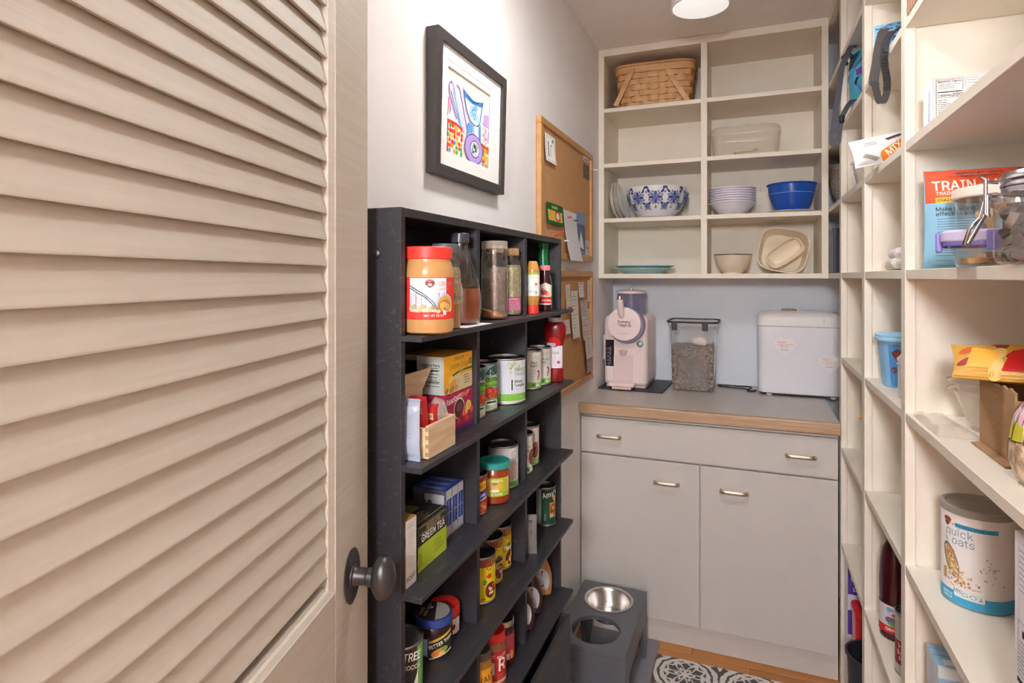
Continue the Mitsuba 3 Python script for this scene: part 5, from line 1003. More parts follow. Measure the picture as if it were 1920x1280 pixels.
# bottom row
for i in range(2):
    one('teal_plate', ['teal plate, lower of two stacked in the bottom left compartment', 'teal plate, upper of two stacked in the bottom left compartment'][i], 'plate', lathe([(1e-4, 0.003), (0.08, 0.003), (0.084, 0.0), (0.09, 0.0), (0.108, 0.012), (0.134, 0.0215), (0.142, 0.0235), (0.142, 0.0255), (0.134, 0.0245), (0.106, 0.015), (0.088, 0.006), (1e-4, 0.006)], 64, -0.459 + 0.004 * i, 2.812, Z1 + 0.0125 * i), 'gloss', ['#b4d3d6', '#9ccad0'][i], 40, 'teal plates')
t = Thing('cream_bowl', 'small cream bowl with a dark rim in the bottom right compartment', 'bowl', (-0.063, 2.79, Z1))
t.part('bowl', lathe([(1e-4, 0.003), (0.036, 0.003), (0.038, 0.0), (0.042, 0.0), (0.042, 0.006), (0.058, 0.020), (0.070, 0.042), (0.077, 0.068), (0.0795, 0.080), (0.0775, 0.080), (0.074, 0.068), (0.067, 0.043), (0.054, 0.022), (1e-4, 0.009)], 56), 'satin', '#d6c8b4', 40)
t.part('rim', lathe([(0.0774, 0.0801), (0.0773, 0.083), (0.0785, 0.0842), (0.0800, 0.083), (0.0797, 0.0801)], 56), 'gloss', '#4d4a4c', 40, label='dark rim')
def tub(w, h, d, col, tilt, turn, loc, label, mat='satin', e=3.4):
    """An open rounded square tub on its side, its opening towards -y, then turned about y and tilted about x."""
    rings = [sup(w / 2 * s, h / 2 * s, e, 48, z) for s, z in ((0.80, 0.0), (0.84, 0.002), (0.97, d - 0.006), (1.0, d - 0.005), (1.0, d), (0.965, d), (0.945, d - 0.006), (0.815, 0.006))]
    m = loft(rings); m = rot(m, 90, (1, 0, 0)); m = rot(m, turn, (0, 1, 0)); m = rot(m, tilt, (1, 0, 0)); lo = m.bounds[0]
    one('plastic_tub', label, 'tub', mv(m, loc[0], loc[1], loc[2] - lo[2]), mat, col, 40)
tub(0.200, 0.192, 0.082, '#e0d3bb', -8, 12, (0.141, 2.90, Z1), 'beige rounded square tub on its side, the larger of two in the bottom right compartment')
tub(0.160, 0.082, 0.060, '#e6dac5', 12, -36, (0.146, 2.845, Z1 + 0.022), 'smaller beige tub tilted inside the larger beige tub')
# corner compartment by the right-hand shelves
t = Thing('cook_book', 'navy blue book with pale edges standing deep in the corner compartment', 'book', (0.3275, 2.74, 1.4408))
t.part('cover', cat(bx(-0.001, 0.0005, 0, 0.14, 0, 0.185), bx(0.0285, 0.030, 0, 0.14, 0, 0.185), bx(-0.001, 0.030, -0.0015, 0, 0, 0.185)), 'satin', '#2c3350'); t.part('pages', bx(0.001, 0.028, 0.001, 0.137, 0.002, 0.182), 'matte', '#b9b4aa'); t.part('spine_line', cat(bx(0.002, 0.003, -0.002, -0.0015, 0.004, 0.181), bx(0.026, 0.027, -0.002, -0.0015, 0.004, 0.181)), 'satin', '#8d93ad')
t = Thing('book', 'grey brown book standing beside the navy blue book', 'book', (0.3012, 2.74, 1.4408))
t.part('cover', cat(bx(-0.001, 0.0005, 0, 0.14, 0, 0.179), bx(0.0225, 0.024, 0, 0.14, 0, 0.179), bx(-0.001, 0.024, -0.0015, 0, 0, 0.179)), 'satin', '#6d6058'); t.part('pages', bx(0.001, 0.0220, 0.001, 0.137, 0.002, 0.176), 'matte', '#a89f92')
t = Thing('colander', 'deep pale grey colander standing in the corner compartment', 'colander', (0.4215, 2.81, 1.7026))
cp = [(0.05, 0.0), (0.074, 0.022), (0.092, 0.07), (0.103, 0.125), (0.109, 0.176)]
t.part('bowl', lathe([(1e-4, 0.0)] + cp + [(0.115, 0.179), (0.116, 0.183), (0.112, 0.185), (0.106, 0.178), (0.0995, 0.125), (0.0885, 0.07), (0.071, 0.025), (1e-4, 0.004)], 56), 'satin', '#c7beb5')
hol = []
for j in range(15):
    zz = 0.028 + 0.0096 * j; rr_ = np.interp(zz, [q[1] for q in cp], [q[0] for q in cp])
    for i in range(44):
        an = (i + 0.5 * (j % 2)) * 2 * PI / 44; d = trimesh.creation.icosphere(0, 0.0034); hol.append(mv(d, (rr_ - 0.001) * math.cos(an), (rr_ - 0.001) * math.sin(an), zz))
t.part('holes', cat(*hol), 'matte', '#6d655e', False, kind='stuff', label='rows of drain holes')

# ================================================================ counter
CT = ZK + 0.0006
one('rubber_mat', 'black rubber mat under the pale pink machine', 'mat', mv(rot(rbx(-0.142, 0.148, -0.16, 0.16, 0, 0.006, 0.003), -2), -0.4885, 2.80, CT), 'satin', '#2b2c33')
t = Thing('sherbet_machine', 'pale pink dessert machine with a clear hopper and a round front on the counter', 'kitchen machine', (-0.517, 2.80, CT + 0.0066))
pk = '#e6d4d2'
t.part('body', rbx(-0.098, 0.098, -0.125, 0.14, 0.006, 0.326, 0.022, 20), 'satin', pk)
t.part('foot_plate', rbx(-0.09, 0.09, -0.115, 0.13, 0, 0.01, 0.003), 'satin', '#cdbab9')
t.part('recess', rbx(-0.055, 0.035, -0.1268, -0.12, 0.03, 0.150, 0.003), 'satin', '#dcc8c6')
t.part('spout', lathe([(1e-4, 0.150), (0.010, 0.150), (0.018, 0.166), (0.02, 0.172), (1e-4, 0.172)], 24, -0.008, -0.135, 0), 'satin', '#d9c4c2')
def fdisc(prof, n=56): return rot(lathe(prof, n), 90, (1, 0, 0))
dz = 0.292
k = t.part('drum', mv(fdisc([(1e-4, 0.0), (0.079, 0.0), (0.081, 0.004), (0.081, 0.034), (0.078, 0.038), (1e-4, 0.038)]), 0.010, -0.122, dz - 0.006), 'satin', '#7a7494', label='smoky violet drum rim')
t.part('drum_cover', mv(fdisc([(1e-4, 0.036), (0.073, 0.036), (0.0755, 0.040), (0.0745, 0.047), (0.070, 0.050), (1e-4, 0.0505)]), 0.002, -0.122, dz), 'satin', '#ead9d7', parent=k)
t.art('drum_print', X('Yummy', 0, 0.004, 0.012, '#40363c', bold=True) + X('TREATS', 0.004, -0.012, 0.011, '#40363c', bold=True) + X('dessert maker', 0, -0.045, 0.005, '#b9a4a4'), on_plane((0.002, -0.1725, dz), (1, 0, 0), (0, 0, 1)), parent=k)
p = [(-0.006, -0.168, dz + 0.030), (-0.008, -0.186, dz + 0.052), (-0.010, -0.190, dz + 0.085), (-0.012, -0.190, dz + 0.110)]
h = t.part('lever', tube(p, [0.010, 0.014, 0.015, 0.014], 16), 'satin', pk); t.part('lever_cap', lathe([(1e-4, 0.020), (0.008, 0.018), (0.0125, 0.010), (0.0145, 0.0), (1e-4, 0.0)], 24, -0.012, -0.190, dz + 0.110), 'chrome', None, 40, parent=h)
t.part('hopper', lathe([(0.066, 0.322), (0.067, 0.326), (0.067, 0.425)], 48, 0.002, 0.010), 'smoke_plastic', None, 30, label='smoky clear hopper')
t.part('hopper_core', lathe([(1e-4, 0.322), (0.03, 0.322), (0.028, 0.39), (1e-4, 0.40)], 32, 0.002, 0.010), 'satin', '#9089a6')
t.part('hopper_lid', lathe([(1e-4, 0.4425), (0.02, 0.4425), (0.064, 0.439), (0.070, 0.435), (0.070, 0.425), (0.066, 0.424), (1e-4, 0.424)], 48, 0.002, 0.010), 'satin', '#e3d3d4'); t.part('lid_knob', lathe([(1e-4, 0.452), (0.005, 0.450), (0.006, 0.442)], 16, 0.002, 0.010), 'chrome')
t.part('control_panel', bx(-0.090, -0.052, -0.1268, -0.12, 0.095, 0.215, 0.001), 'gloss', '#23212b', label='black control panel')
t.art('control_print', sum([SM(-0.012, 0.008 + 0.017 * i, 0.022, 2, 0.005, '#b6b3bd', 0.0013, i) + E(0.003, 0.015 + 0.017 * i, 0.002, 0.002, '#dcd9e2', 0, 4) for i in range(5)], []), on_plane((-0.071, -0.1268, 0.10), (1, 0, 0), (0, 0, 1)))
t.art('sticker', E(0, 0, 0.015, 0.015, '#4d6f78', 0, 10) + E(0.002, 0.003, 0.009, 0.008, '#b9dbe0') + P([(-0.012, -0.004), (0.012, -0.002), (0.006, -0.011), (-0.006, -0.011)], '#a88a92') + X('UP', 0, -0.028, 0.006, '#b08a90', bold=True) + X('LEVEL', 0, -0.037, 0.005, '#b9a0a4'), on_plane((0.066, -0.1252, 0.200), (1, 0, 0), (0, 0, 1)))
t.part('drip_tray', rbx(-0.066, 0.048, -0.185, -0.122, 0.012, 0.030, 0.006), 'satin', '#ead3ce', label='pink drip tray'); t.part('tray_foot', rbx(-0.052, 0.034, -0.176, -0.13, 0.0, 0.013, 0.003), 'satin', '#dcc3be')
t.part('side_rail', bx(-0.107, -0.0985, -0.10, -0.04, 0.12, 0.235, 0.002), 'satin', '#dccac8')
for i in range(6): t.part('vent', bx(0.0975, 0.0985, -0.06, -0.015, 0.07 + 0.016 * i, 0.080 + 0.016 * i), 'satin', '#efe6e4')
# kibble container
t = Thing('kibble_container', 'clear plastic food container of dog kibble with a black clip lid on the counter', 'food container', (-0.231, 2.825, CT))
def rrp(a, b, z, n=40): return sup(a, b, 8, n, z)
t.part('container', loft([rrp(0.086, 0.090, 0.0), rrp(0.088, 0.092, 0.004), rrp(0.097, 0.099, 0.270), rrp(0.104, 0.106, 0.278), rrp(0.105, 0.107, 0.296)], (True, False)), 'hazy_plastic', None, 40)
t.part('kibble_fill', loft([rrp(0.082, 0.086, 0.006), rrp(0.085, 0.089, 0.12), rrp(0.0875, 0.0915, 0.185), rrp(0.05, 0.05, 0.195)]), 'satin', '#6f655e')
kb = trimesh.creation.icosphere(1, 0.0056); kb.apply_scale([1, 1, 0.75]); kk = []; r_ = np.random.default_rng(5)
for i in range(1500):
    f = r_.random()
    if f < 0.55: q = (r_.uniform(-0.084, 0.084), -0.0885, r_.uniform(0.008, 0.19))
    elif f < 0.8: q = (r_.choice([-1, 1]) * 0.0845, r_.uniform(-0.086, 0.086), r_.uniform(0.008, 0.19))
    else: q = (r_.uniform(-0.084, 0.084), r_.uniform(-0.086, 0.086), 0.189 + 0.008 * r_.random())
    s = 1 + 0.03 * q[2] / 0.2
    kk.append(mv(rot(rot(kb, r_.uniform(0, 360), (1, 0, 0)), r_.uniform(0, 360), (0, 1, 0)), q[0] * s, q[1] * s, q[2]))
V = np.vstack([m.vertices for m in kk]); Fk = np.vstack([m.faces + 42 * i for i, m in enumerate(kk)])
base = np.array([lin(['#8f837c', '#776c67', '#a0958e', '#847a73', '#6a605b'][i]) for i in r_.integers(0, 5, len(kk))])
t.part('kibble', trimesh.Trimesh(V, Fk, process=False), 'satin', np.repeat(base, 42, 0), False, label='brown kibble', kind='stuff')
t.part('lid', loft([rrp(0.107, 0.109, 0.291), rrp(0.109, 0.111, 0.297), rrp(0.108, 0.110, 0.305), rrp(0.095, 0.097, 0.309)], (False, True)), 'cloudy_plastic', None, 40)
for x in (-0.075, -0.005 + 0.06): t.part('clip', rbx(x - 0.012, x + 0.012, -0.116, -0.108, 0.272, 0.312, 0.003), 'satin', '#25262c', label='black clip')
t.part('lid_rim', tube(np.c_[sup(0.1095, 0.1115, 8, 60, 0)[:, :2], np.full(60, 0.308)], 0.0042, 8, True), 'satin', '#23252c', label='black lid rim')
t.part('side_latch', rbx(-0.109, -0.103, -0.02, 0.02, 0.215, 0.28, 0.002), 'clear_plastic')
one('plastic_scoop', 'white scoop buried in the kibble', 'scoop', mv(rot(rbx(-0.035, 0.035, -0.03, 0.022, 0, 0.04, 0.016, 16), 8, (0, 1, 0)), -0.205, 2.765, CT + 0.204), 'satin', '#d9d2c8')
# bread machine
t = Thing('bread_machine', 'white bread machine with a domed lid and heart stickers at the right of the counter', 'bread machine', (0.20, 2.868, CT))
t.part('body', loft([sup(0.158, 0.1, 9, 56, 0.012), sup(0.161, 0.103, 9, 56, 0.03), sup(0.163, 0.106, 9, 56, 0.28), sup(0.163, 0.106, 9, 56, 0.296)]), 'satin', '#dcdce4', 40)
t.part('base_gap', loft([sup(0.150, 0.094, 9, 40, 0.006), sup(0.150, 0.094, 9, 40, 0.014)]), 'satin', '#3a3a40')
t.part('lid', loft([sup(0.164, 0.107, 9, 56, 0.296 + 0.002), sup(0.166, 0.109, 9, 56, 0.302), sup(0.164, 0.107, 8, 56, 0.335), sup(0.150, 0.095, 7, 56, 0.352), sup(0.10, 0.06, 5, 56, 0.362), sup(0.05, 0.03, 4, 56, 0.364)], (False, True)), 'satin', '#dddbdb', 35)
t.part('lid_vent', mv(rbx(-0.030, 0.030, -0.022, 0.022, 0, 0.012, 0.006), -0.035, -0.035, 0.3585), 'satin', '#8d7d70', label='brown lid handle')
t.part('lid_gap', loft([sup(0.1625, 0.1055, 9, 56, 0.295), sup(0.1625, 0.1055, 9, 56, 0.299)]), 'satin', '#9d9aa2')
t.part('panel_seam', bx(0.092, 0.0935, -0.1085, -0.10, 0.303, 0.335), 'satin', '#a9a6ad')
t.part('control_panel', mv(rot(rbx(0.0, 0.062, -0.08, 0.06, 0, 0.008, 0.003), 0), 0.095, 0.0, 0.346), 'satin', '#b9aaa2')
for (x, z_, s, k) in ((-0.055, 0.215, 1.0, 0), (0.115, 0.150, 0.95, 1)):
    hs = P(Polygon([(0, -0.042), (0.034, -0.008), (0.040, 0.012), (0.030, 0.030), (0.012, 0.033), (0, 0.022), (-0.012, 0.033), (-0.030, 0.030), (-0.040, 0.012), (-0.034, -0.008)]).buffer(0.003), '#e6e2e2')
    hs += X('Heart', -0.012, 0.012, 0.010, '#d79a9e', deg=0) + LINE([(-0.030, 0.004), (0.034, 0.006)], 0.002, '#dba5a8') + SM(-0.018, -0.002, 0.045, 2, 0.006, '#d2a0a4', 0.0015, k) + X('BAKERY', 0, -0.020, 0.006, '#a9a3a8', bold=True)
    t.art('sticker', [(v * s, f, c) for v, f, c in hs], on_plane((x, -0.1068, z_), (1, 0, 0), (0, 0, 1)), label='pale heart sticker')
for x in (-0.115, 0.13):
    for y in (-0.085, 0.085): t.part('foot', lathe([(1e-4, 0), (0.012, 0), (0.013, 0.008), (1e-4, 0.008)], 18, x, y), 'satin', '#c9c6c9')
p = np.array([(0.034, 2.842, 0), (0.015, 2.835, 0), (-0.002, 2.845, 0), (-0.012, 2.868, 0), (-0.05, 2.876, 0), (-0.10, 2.885, 0), (-0.128, 2.905, 0), (-0.118, 2.93, 0), (-0.06, 2.925, 0), (-0.015, 2.905, 0.004), (0.008, 2.88, 0.008), (0.012, 2.852, 0.008), (-0.004, 2.828, 0.003), (0.010, 2.815, 0.0), (0.03, 2.83, 0.003)])
from scipy.interpolate import make_interp_spline
cs = make_interp_spline(np.linspace(0, 1, len(p)), p, 3)(np.linspace(0, 1, 90)); cs[:, 2] = np.maximum(cs[:, 2], 0) + CT + 0.0034
one('power_cord', 'black power cord coiled on the counter beside the bread machine', 'cord', tube(cs, 0.003, 8), 'satin', '#26252a')

# ================================================================ dog feeding stand, mat and rug
one('rug', 'grey and white medallion patterned rug on the hardwood floor', 'rug', bx(-0.318, 0.262, 0.75, 2.272, 0.0005, 0.007, 0.003), 'rug_weave')
one('feeding_mat', 'grey rubber mat under the raised dog feeding stand', 'mat', rbx(-0.622, -0.3205, 1.60, 2.352, 0.0005, 0.0055, 0.0025), 'satin', '#7b7980')
t = Thing('feeding_stand', 'dark grey raised dog feeding stand with two round holes, before the base cabinet', 'pet feeding stand', (-0.476, 2.047, 0.0062))
gr = '#595a60'; tw, tl, th = 0.120, 0.205, 0.234
plate = Polygon([(-tw, -tl), (tw, -tl), (tw, tl), (-tw, tl)], [[(0.082 * math.cos(a) + 0, 0.082 * math.sin(a) + s * 0.098) for a in np.linspace(0, 2 * PI, 40, endpoint=False)] for s in (1, -1)])
m = extr(plate, 0.014); m.apply_translation([0, 0, th - 0.014]); t.part('top', m, 'satin', gr, 20)
leg = Polygon([(-tw, 0), (-tw + 0.022, 0), (-tw + 0.040, 0.11), (tw - 0.040, 0.11), (tw - 0.022, 0), (tw, 0), (tw, th - 0.0145), (-tw, th - 0.0145)])
for y in (-tl, tl - 0.014):
    m = extr(leg, 0.014); v = m.vertices.copy(); m.vertices = np.c_[v[:, 0], y + v[:, 2], v[:, 1]]; m.fix_normals(); t.part('leg_panel', m, 'satin', gr, 20)
side = Polygon([(-tl + 0.014, 0), (-tl + 0.03, 0), (-tl + 0.07, 0.135), (tl - 0.07, 0.135), (tl - 0.03, 0), (tl - 0.014, 0), (tl - 0.014, th - 0.0145), (-tl + 0.014, th - 0.0145)])
for x in (-tw, tw - 0.012):
    m = extr(side, 0.012); v = m.vertices.copy(); m.vertices = np.c_[x + v[:, 2], v[:, 0], v[:, 1]]; m.fix_normals(); t.part('side_panel', m, 'satin', gr, 20)
one('dog_bowl', 'shiny steel dog bowl sitting in the far hole of the feeding stand', 'bowl', lathe([(1e-4, -0.058), (0.058, -0.058), (0.066, -0.05), (0.078, -0.004), (0.081, 0.0008), (0.088, 0.0012), (0.089, 0.0034), (0.083, 0.0038), (0.079, 0.001), (0.0755, -0.006), (0.064, -0.048), (0.056, -0.0555), (0.03, -0.0545), (1e-4, -0.0545)], 64, -0.476, 2.047 + 0.098, 0.0062 + th), 'steel', None, 40)

# ================================================================ right-hand shelves
B2, B3, B4, B5, B6, B7 = [z + 0.0006 for z in TOPS[1:7]]      # 0.505 0.835 1.147 1.44 1.702 1.953
# --- near bay
t = Thing('corrugated_packet', 'brown ridged cardboard packet on the topmost visible shelf of the near bay', 'packet', (0.304, 1.387, B7))
t.part('tray', bx(0, 0.16, -0.04, 0.03, 0, 0.075, 0.001), 'cardboard')
for i in range(7): t.part('ridge', bx(0.004 + 0.022 * i, 0.016 + 0.022 * i, -0.044, -0.0402, 0.002, 0.073, 0.002), 'satin', ['#8a5f48', '#a47a5e'][i % 2])
for i in range(7): t.part('ridge', bx(-0.004, -0.0002, -0.038 + 0.0098 * i, -0.032 + 0.0098 * i, 0.002, 0.073, 0.0015), 'satin', ['#8a5f48', '#a47a5e'][i % 2])
t = Thing('cereal_box', 'white box with a Nutrition Facts panel on the upper shelf of the near bay', 'box', (0.313, 1.285, B6))
n = R(0, 0, 0.155, 0.085, '#d9d3d2') + R(0.005, 0.004, 0.040, 0.076, '#e6e1df') + LINE([(0.005, 0.004), (0.005, 0.080), (0.045, 0.080), (0.045, 0.004)], 0.0006, K)
n += X('Nutrition Facts', 0.0245, 0.0745, 0.0040, K, bold=True, sx=0.95) + SM(0.007, 0.0705, 0.036, 3, 0.0032, '#6a6668', 0.0008, 1) + R(0.0065, 0.0565, 0.037, 0.0018, K) + X('Calories', 0.0065, 0.0495, 0.0042, K, 'l', True) + X('200', 0.0435, 0.0490, 0.0058, K, 'r', True) + R(0.0065, 0.0472, 0.037, 0.0007, K)
n += SM(0.0065, 0.0425, 0.022, 11, 0.0037, '#57545a', 0.0010, 2) + SM(0.037, 0.0425, 0.006, 9, 0.0037, '#57545a', 0.0010, 3, 0.1) + R(0.049, 0.066, 0.050, 0.013, '#e3dedc') + LINE([(0.049, 0.066), (0.099, 0.066), (0.099, 0.079), (0.049, 0.079), (0.049, 0.066)], 0.0005, '#8a8688') + SM(0.0505, 0.075, 0.046, 2, 0.005, '#8a8688', 0.0009, 5) + R(0.049, 0.056, 0.060, 0.007, '#c9c3c2') + SM(0.049, 0.051, 0.060, 9, 0.0047, '#9a9698', 0.0009, 6)
m = bx(0, 0.155, 0, 0.062, 0, 0.085, 0.0008); t.part('carton', m, 'printed', '#e3ddda')
t.art('print', n, on_plane((0, 0, 0), (1, 0, 0), (0, 0, 1)))
t.art('side_print', R(0, 0, 0.062, 0.085, '#e6e4e6') + P([(0.034, 0.0), (0.044, 0.0), (0.042, 0.03), (0.044, 0.06), (0.038, 0.075), (0.036, 0.04)], '#9fb2dc'), on_plane((0, 0.062, 0), (0, -1, 0), (0, 0, 1)))
# training treats bag
t = Thing('treat_bag', 'orange and pale blue standing bag of dog training treats in the near bay', 'bag', (0.385, 1.338, B5))
bw, bhh = 0.150, 0.186
t.part('bag', pillow(bw, bhh, 0.05, 36, 50, 0.06, 0.0, 4), 'printed', '#84b3cc', True)
e = R(-bw / 2 + .001, 0.122, bw - .002, 0.063, '#df5a38') + R(-bw / 2 + .001, 0.001, bw - .002, 0.122, '#86b6cf')
e += X('MOISTEST SOFT TREATS', 0.012, 0.1765, 0.0042, '#4a1f16', bold=True) + X('REWARD THEM OFTEN', 0.012, 0.170, 0.004, '#4a1f16', bold=True) + X('TRAIN-ME!', -0.064, 0.1465, 0.0175, '#f0ddd0', 'l', True, sx=0.9) + X('TRAINING REWARDS', -0.059, 0.1375, 0.0062, '#f3d9cb', 'l', True, sx=0.95) + R(-0.060, 0.1225, 0.115, 0.0105, '#e8b23a') + X('CRAZY DOG', -0.038, 0.1255, 0.0048, '#2a241f', bold=True) + X('WITH BACON', 0.022, 0.125, 0.006, '#e88a2a', bold=True)
e += X('Make training', -0.060, 0.1075, 0.0072, '#3b4a5c', 'l', True, sx=0.95) + X('effective and fun', -0.060, 0.0985, 0.0072, '#3b4a5c', 'l', True, sx=0.95) + SM(-0.058, 0.092, 0.10, 7, 0.0048, '#5c8098', 0.0013, 3, 0.1) + SM(-0.058, 0.053, 0.04, 1, 0.005, '#4a6478', 0.0015) + SM(-0.058, 0.0475, 0.09, 1, 0.005, '#6a90a8', 0.0012) + SM(-0.058, 0.039, 0.05, 4, 0.005, '#5c7c92', 0.0014, 8) + SM(-0.056, 0.015, 0.04, 3, 0.005, '#5c7c92', 0.0014, 9)
_m = on_pillow(bw, bhh, 0.05, -1, 0.06); t.art('print', e, lambda x, y, o: _m(x, y, o + 0.0012), fine=0.006)
# canister of bones
t = Thing('treat_canister', 'tall clear round canister with a white lid in front of the treat bag', 'canister', (0.408, 1.215, B5))
t.part('canister', lathe([(1e-4, 0.0), (0.074, 0.0), (0.077, 0.004), (0.077, 0.115), (0.0765, 0.122)], 64), 'clear_plastic', None, 30)
t.part('lid', lathe([(1e-4, 0.135), (0.074, 0.135), (0.0815, 0.133), (0.083, 0.130), (0.083, 0.118), (0.0815, 0.116), (0.078, 0.116)], 64), 'satin', '#d9cdbd', 30)
t.part('rim_band', lathe([(0.0773, 0.100), (0.0780, 0.101), (0.0780, 0.112), (0.0773, 0.113)], 64), 'clear_plastic', None, 30)
def bone(l, r):
    p = [[(-l / 2, s * r * 0.9, 0), (-l / 2 + r, 0, 0)] for s in (-1, 1)] + [[(l / 2, s * r * 0.9, 0), (l / 2 - r, 0, 0)] for s in (-1, 1)]
    s = manifold3d.Manifold.sphere(r, 14); s2 = manifold3d.Manifold.sphere(r * 0.72, 14)
    M = manifold3d.Manifold.batch_hull([s2.translate((-l / 2 + r, 0, 0)), s2.translate((l / 2 - r, 0, 0))])
    for a, b in p: M = M + manifold3d.Manifold.batch_hull([s.translate(a), s2.translate(b)])
    return tri(M)
for lab, x, y, z, a, c in (('tan bone shaped dog biscuit leaning on the near wall of the tall clear canister', 0.372, 1.184, 0.062, 62, '#c9a87c'), ('brown bone shaped dog biscuit lying flat in the tall clear canister', 0.385, 1.185, 0.014, 0, '#b98a5c'), ('red brown dog biscuit leaning behind the tan one in the tall clear canister', 0.374, 1.205, 0.078, 110, '#a8704a'), ('pale bone shaped dog biscuit lying to the right in the tall clear canister', 0.432, 1.20, 0.014, 0, '#bd9468')):
    m = rot(rot(bone(0.056, 0.0095), a, (0, 1, 0)), 15 if z < 0.02 else 25, (0, 0, 1)); lo = m.bounds[0][2]
    one('dog_biscuit', lab, 'dog biscuit', mv(m, x, y, B5 + max(0.0035 - lo, z)), 'matte', c, True, 'dog biscuits in the canister')
# purple clip box
t = Thing('clip_container', 'low clear food box with a lilac clip-down lid in the near bay', 'food container', (0.345, 1.072, B5), -14)
cl = lambda a, b, z: sup(a, b, 6, 44, z)
t.part('box', loft([cl(0.050, 0.040, 0.0), cl(0.054, 0.044, 0.003), cl(0.066, 0.054, 0.038), cl(0.068, 0.056, 0.045)], (True, False)), 'clear_plastic', None, 40)
t.part('lid', loft([cl(0.071, 0.059, 0.036), cl(0.0725, 0.0605, 0.038), cl(0.0725, 0.0605, 0.049), cl(0.068, 0.056, 0.053), cl(0.060, 0.048, 0.052)], (False, True)), 'satin', '#b5aecb', 35, label='lilac lid')
t.part('seal', loft([cl(0.0695, 0.0575, 0.030), cl(0.0700, 0.058, 0.032), cl(0.0700, 0.058, 0.0365)], (False, False)), 'satin', '#6c63ad', label='violet seal')
for x, y, a in ((-0.074, 0.0, 0), (0.0, -0.0625, 1)):
    c = rbx(-0.0045, 0.0045, -0.020, 0.020, 0.022, 0.052, 0.003) if a == 0 else rbx(-0.020, 0.020, -0.0035, 0.0035, 0.022, 0.052, 0.003)
    t.part('clip', mv(c, x, y, 0), 'satin', '#7f76c4', label='violet clip')
bis = extr(rrect(0.046, 0.030, 0.008), 0.008)
for lab, x, y, z, a, c in (('pale tan biscuit at the left of the low lilac lidded box', 0.322, 1.072, 0.0045, 10, '#c69a66'), ('darker tan biscuit at the right of the low lilac lidded box', 0.372, 1.066, 0.0045, -20, '#b98656'), ('tan biscuit on top of the other two in the lilac lidded box', 0.350, 1.070, 0.0138, 35, '#c08f5c')):
    one('biscuit', lab, 'dog biscuit', mv(rot(bis, a), x, y, B5 + z), 'matte', c, 30, 'biscuits in the lilac box')
# clamp jar
t = Thing('clamp_jar', 'clear square jar of brown treats with a chrome wire clamp lid', 'jar', (0.341, 0.90, B5), -21)
sq = lambda a, z: sup(a, a, 7, 56, z)
t.part('jar', loft([sq(0.048, 0.0), sq(0.053, 0.003), sq(0.055, 0.010), sq(0.055, 0.074), sq(0.052, 0.082), sup(0.047, 0.047, 2.2, 56, 0.088), sup(0.047, 0.047, 2, 56, 0.094)], (True, False)), 'clear_plastic', None, 40)
t.part('neck_ring', lathe([(0.0475, 0.0865), (0.0495, 0.0875), (0.0495, 0.094), (0.0475, 0.095)], 48), 'chrome', None, 30, label='chrome neck band')
t.part('lid', lathe([(1e-4, 0.118), (0.035, 0.117), (0.047, 0.113), (0.0505, 0.108), (0.051, 0.104), (0.049, 0.101), (0.0505, 0.098), (0.0505, 0.0955), (1e-4, 0.0955)], 56), 'chrome', None, 30, label='shiny chrome lid')
w1 = [(-0.028, -0.045, 0.095), (-0.040, -0.055, 0.104), (-0.052, -0.066, 0.100), (-0.058, -0.070, 0.094), (-0.059, -0.070, 0.055), (-0.056, -0.069, 0.052)]
w2 = [(-0.049, -0.056, 0.076), (-0.060, -0.068, 0.072), (-0.063, -0.0715, 0.040), (-0.072, -0.078, 0.030), (-0.082, -0.08, 0.022), (-0.080, -0.072, 0.025), (-0.058, -0.064, 0.05)]
w3 = [(-0.044, -0.056, 0.096), (-0.046, -0.070, 0.100), (-0.060, -0.079, 0.106), (-0.060, -0.079, 0.070), (-0.048, -0.058, 0.062)]
t.part('clamp_wire', tube([( -0.050, -0.030, 0.100), (-0.060, -0.036, 0.1005), (-0.066, -0.040, 0.108), (-0.0615, -0.038, 0.104), (-0.0615, -0.038, 0.062), (-0.058, -0.036, 0.058)], 0.0022, 10), 'chrome', None, True)
t.part('clamp_wire', tube([(-0.052, -0.010, 0.088), (-0.0625, -0.012, 0.088), (-0.0675, -0.028, 0.058), (-0.073, -0.034, 0.050), (-0.077, -0.036, 0.046), (-0.083, -0.030, 0.026), (-0.080, -0.018, 0.026), (-0.070, -0.010, 0.050), (-0.066, 0.0, 0.060), (-0.060, 0.012, 0.088), (-0.052, 0.014, 0.088)], 0.0022, 10), 'chrome', None, True)
t.part('clamp_plate', bx(-0.0600, -0.0585, -0.040, -0.015, 0.058, 0.085, 0.0005), 'chrome')
r_ = np.random.default_rng(12)
tr = extr(rrect(0.021, 0.019, 0.005, 3), 0.009)
tv = []
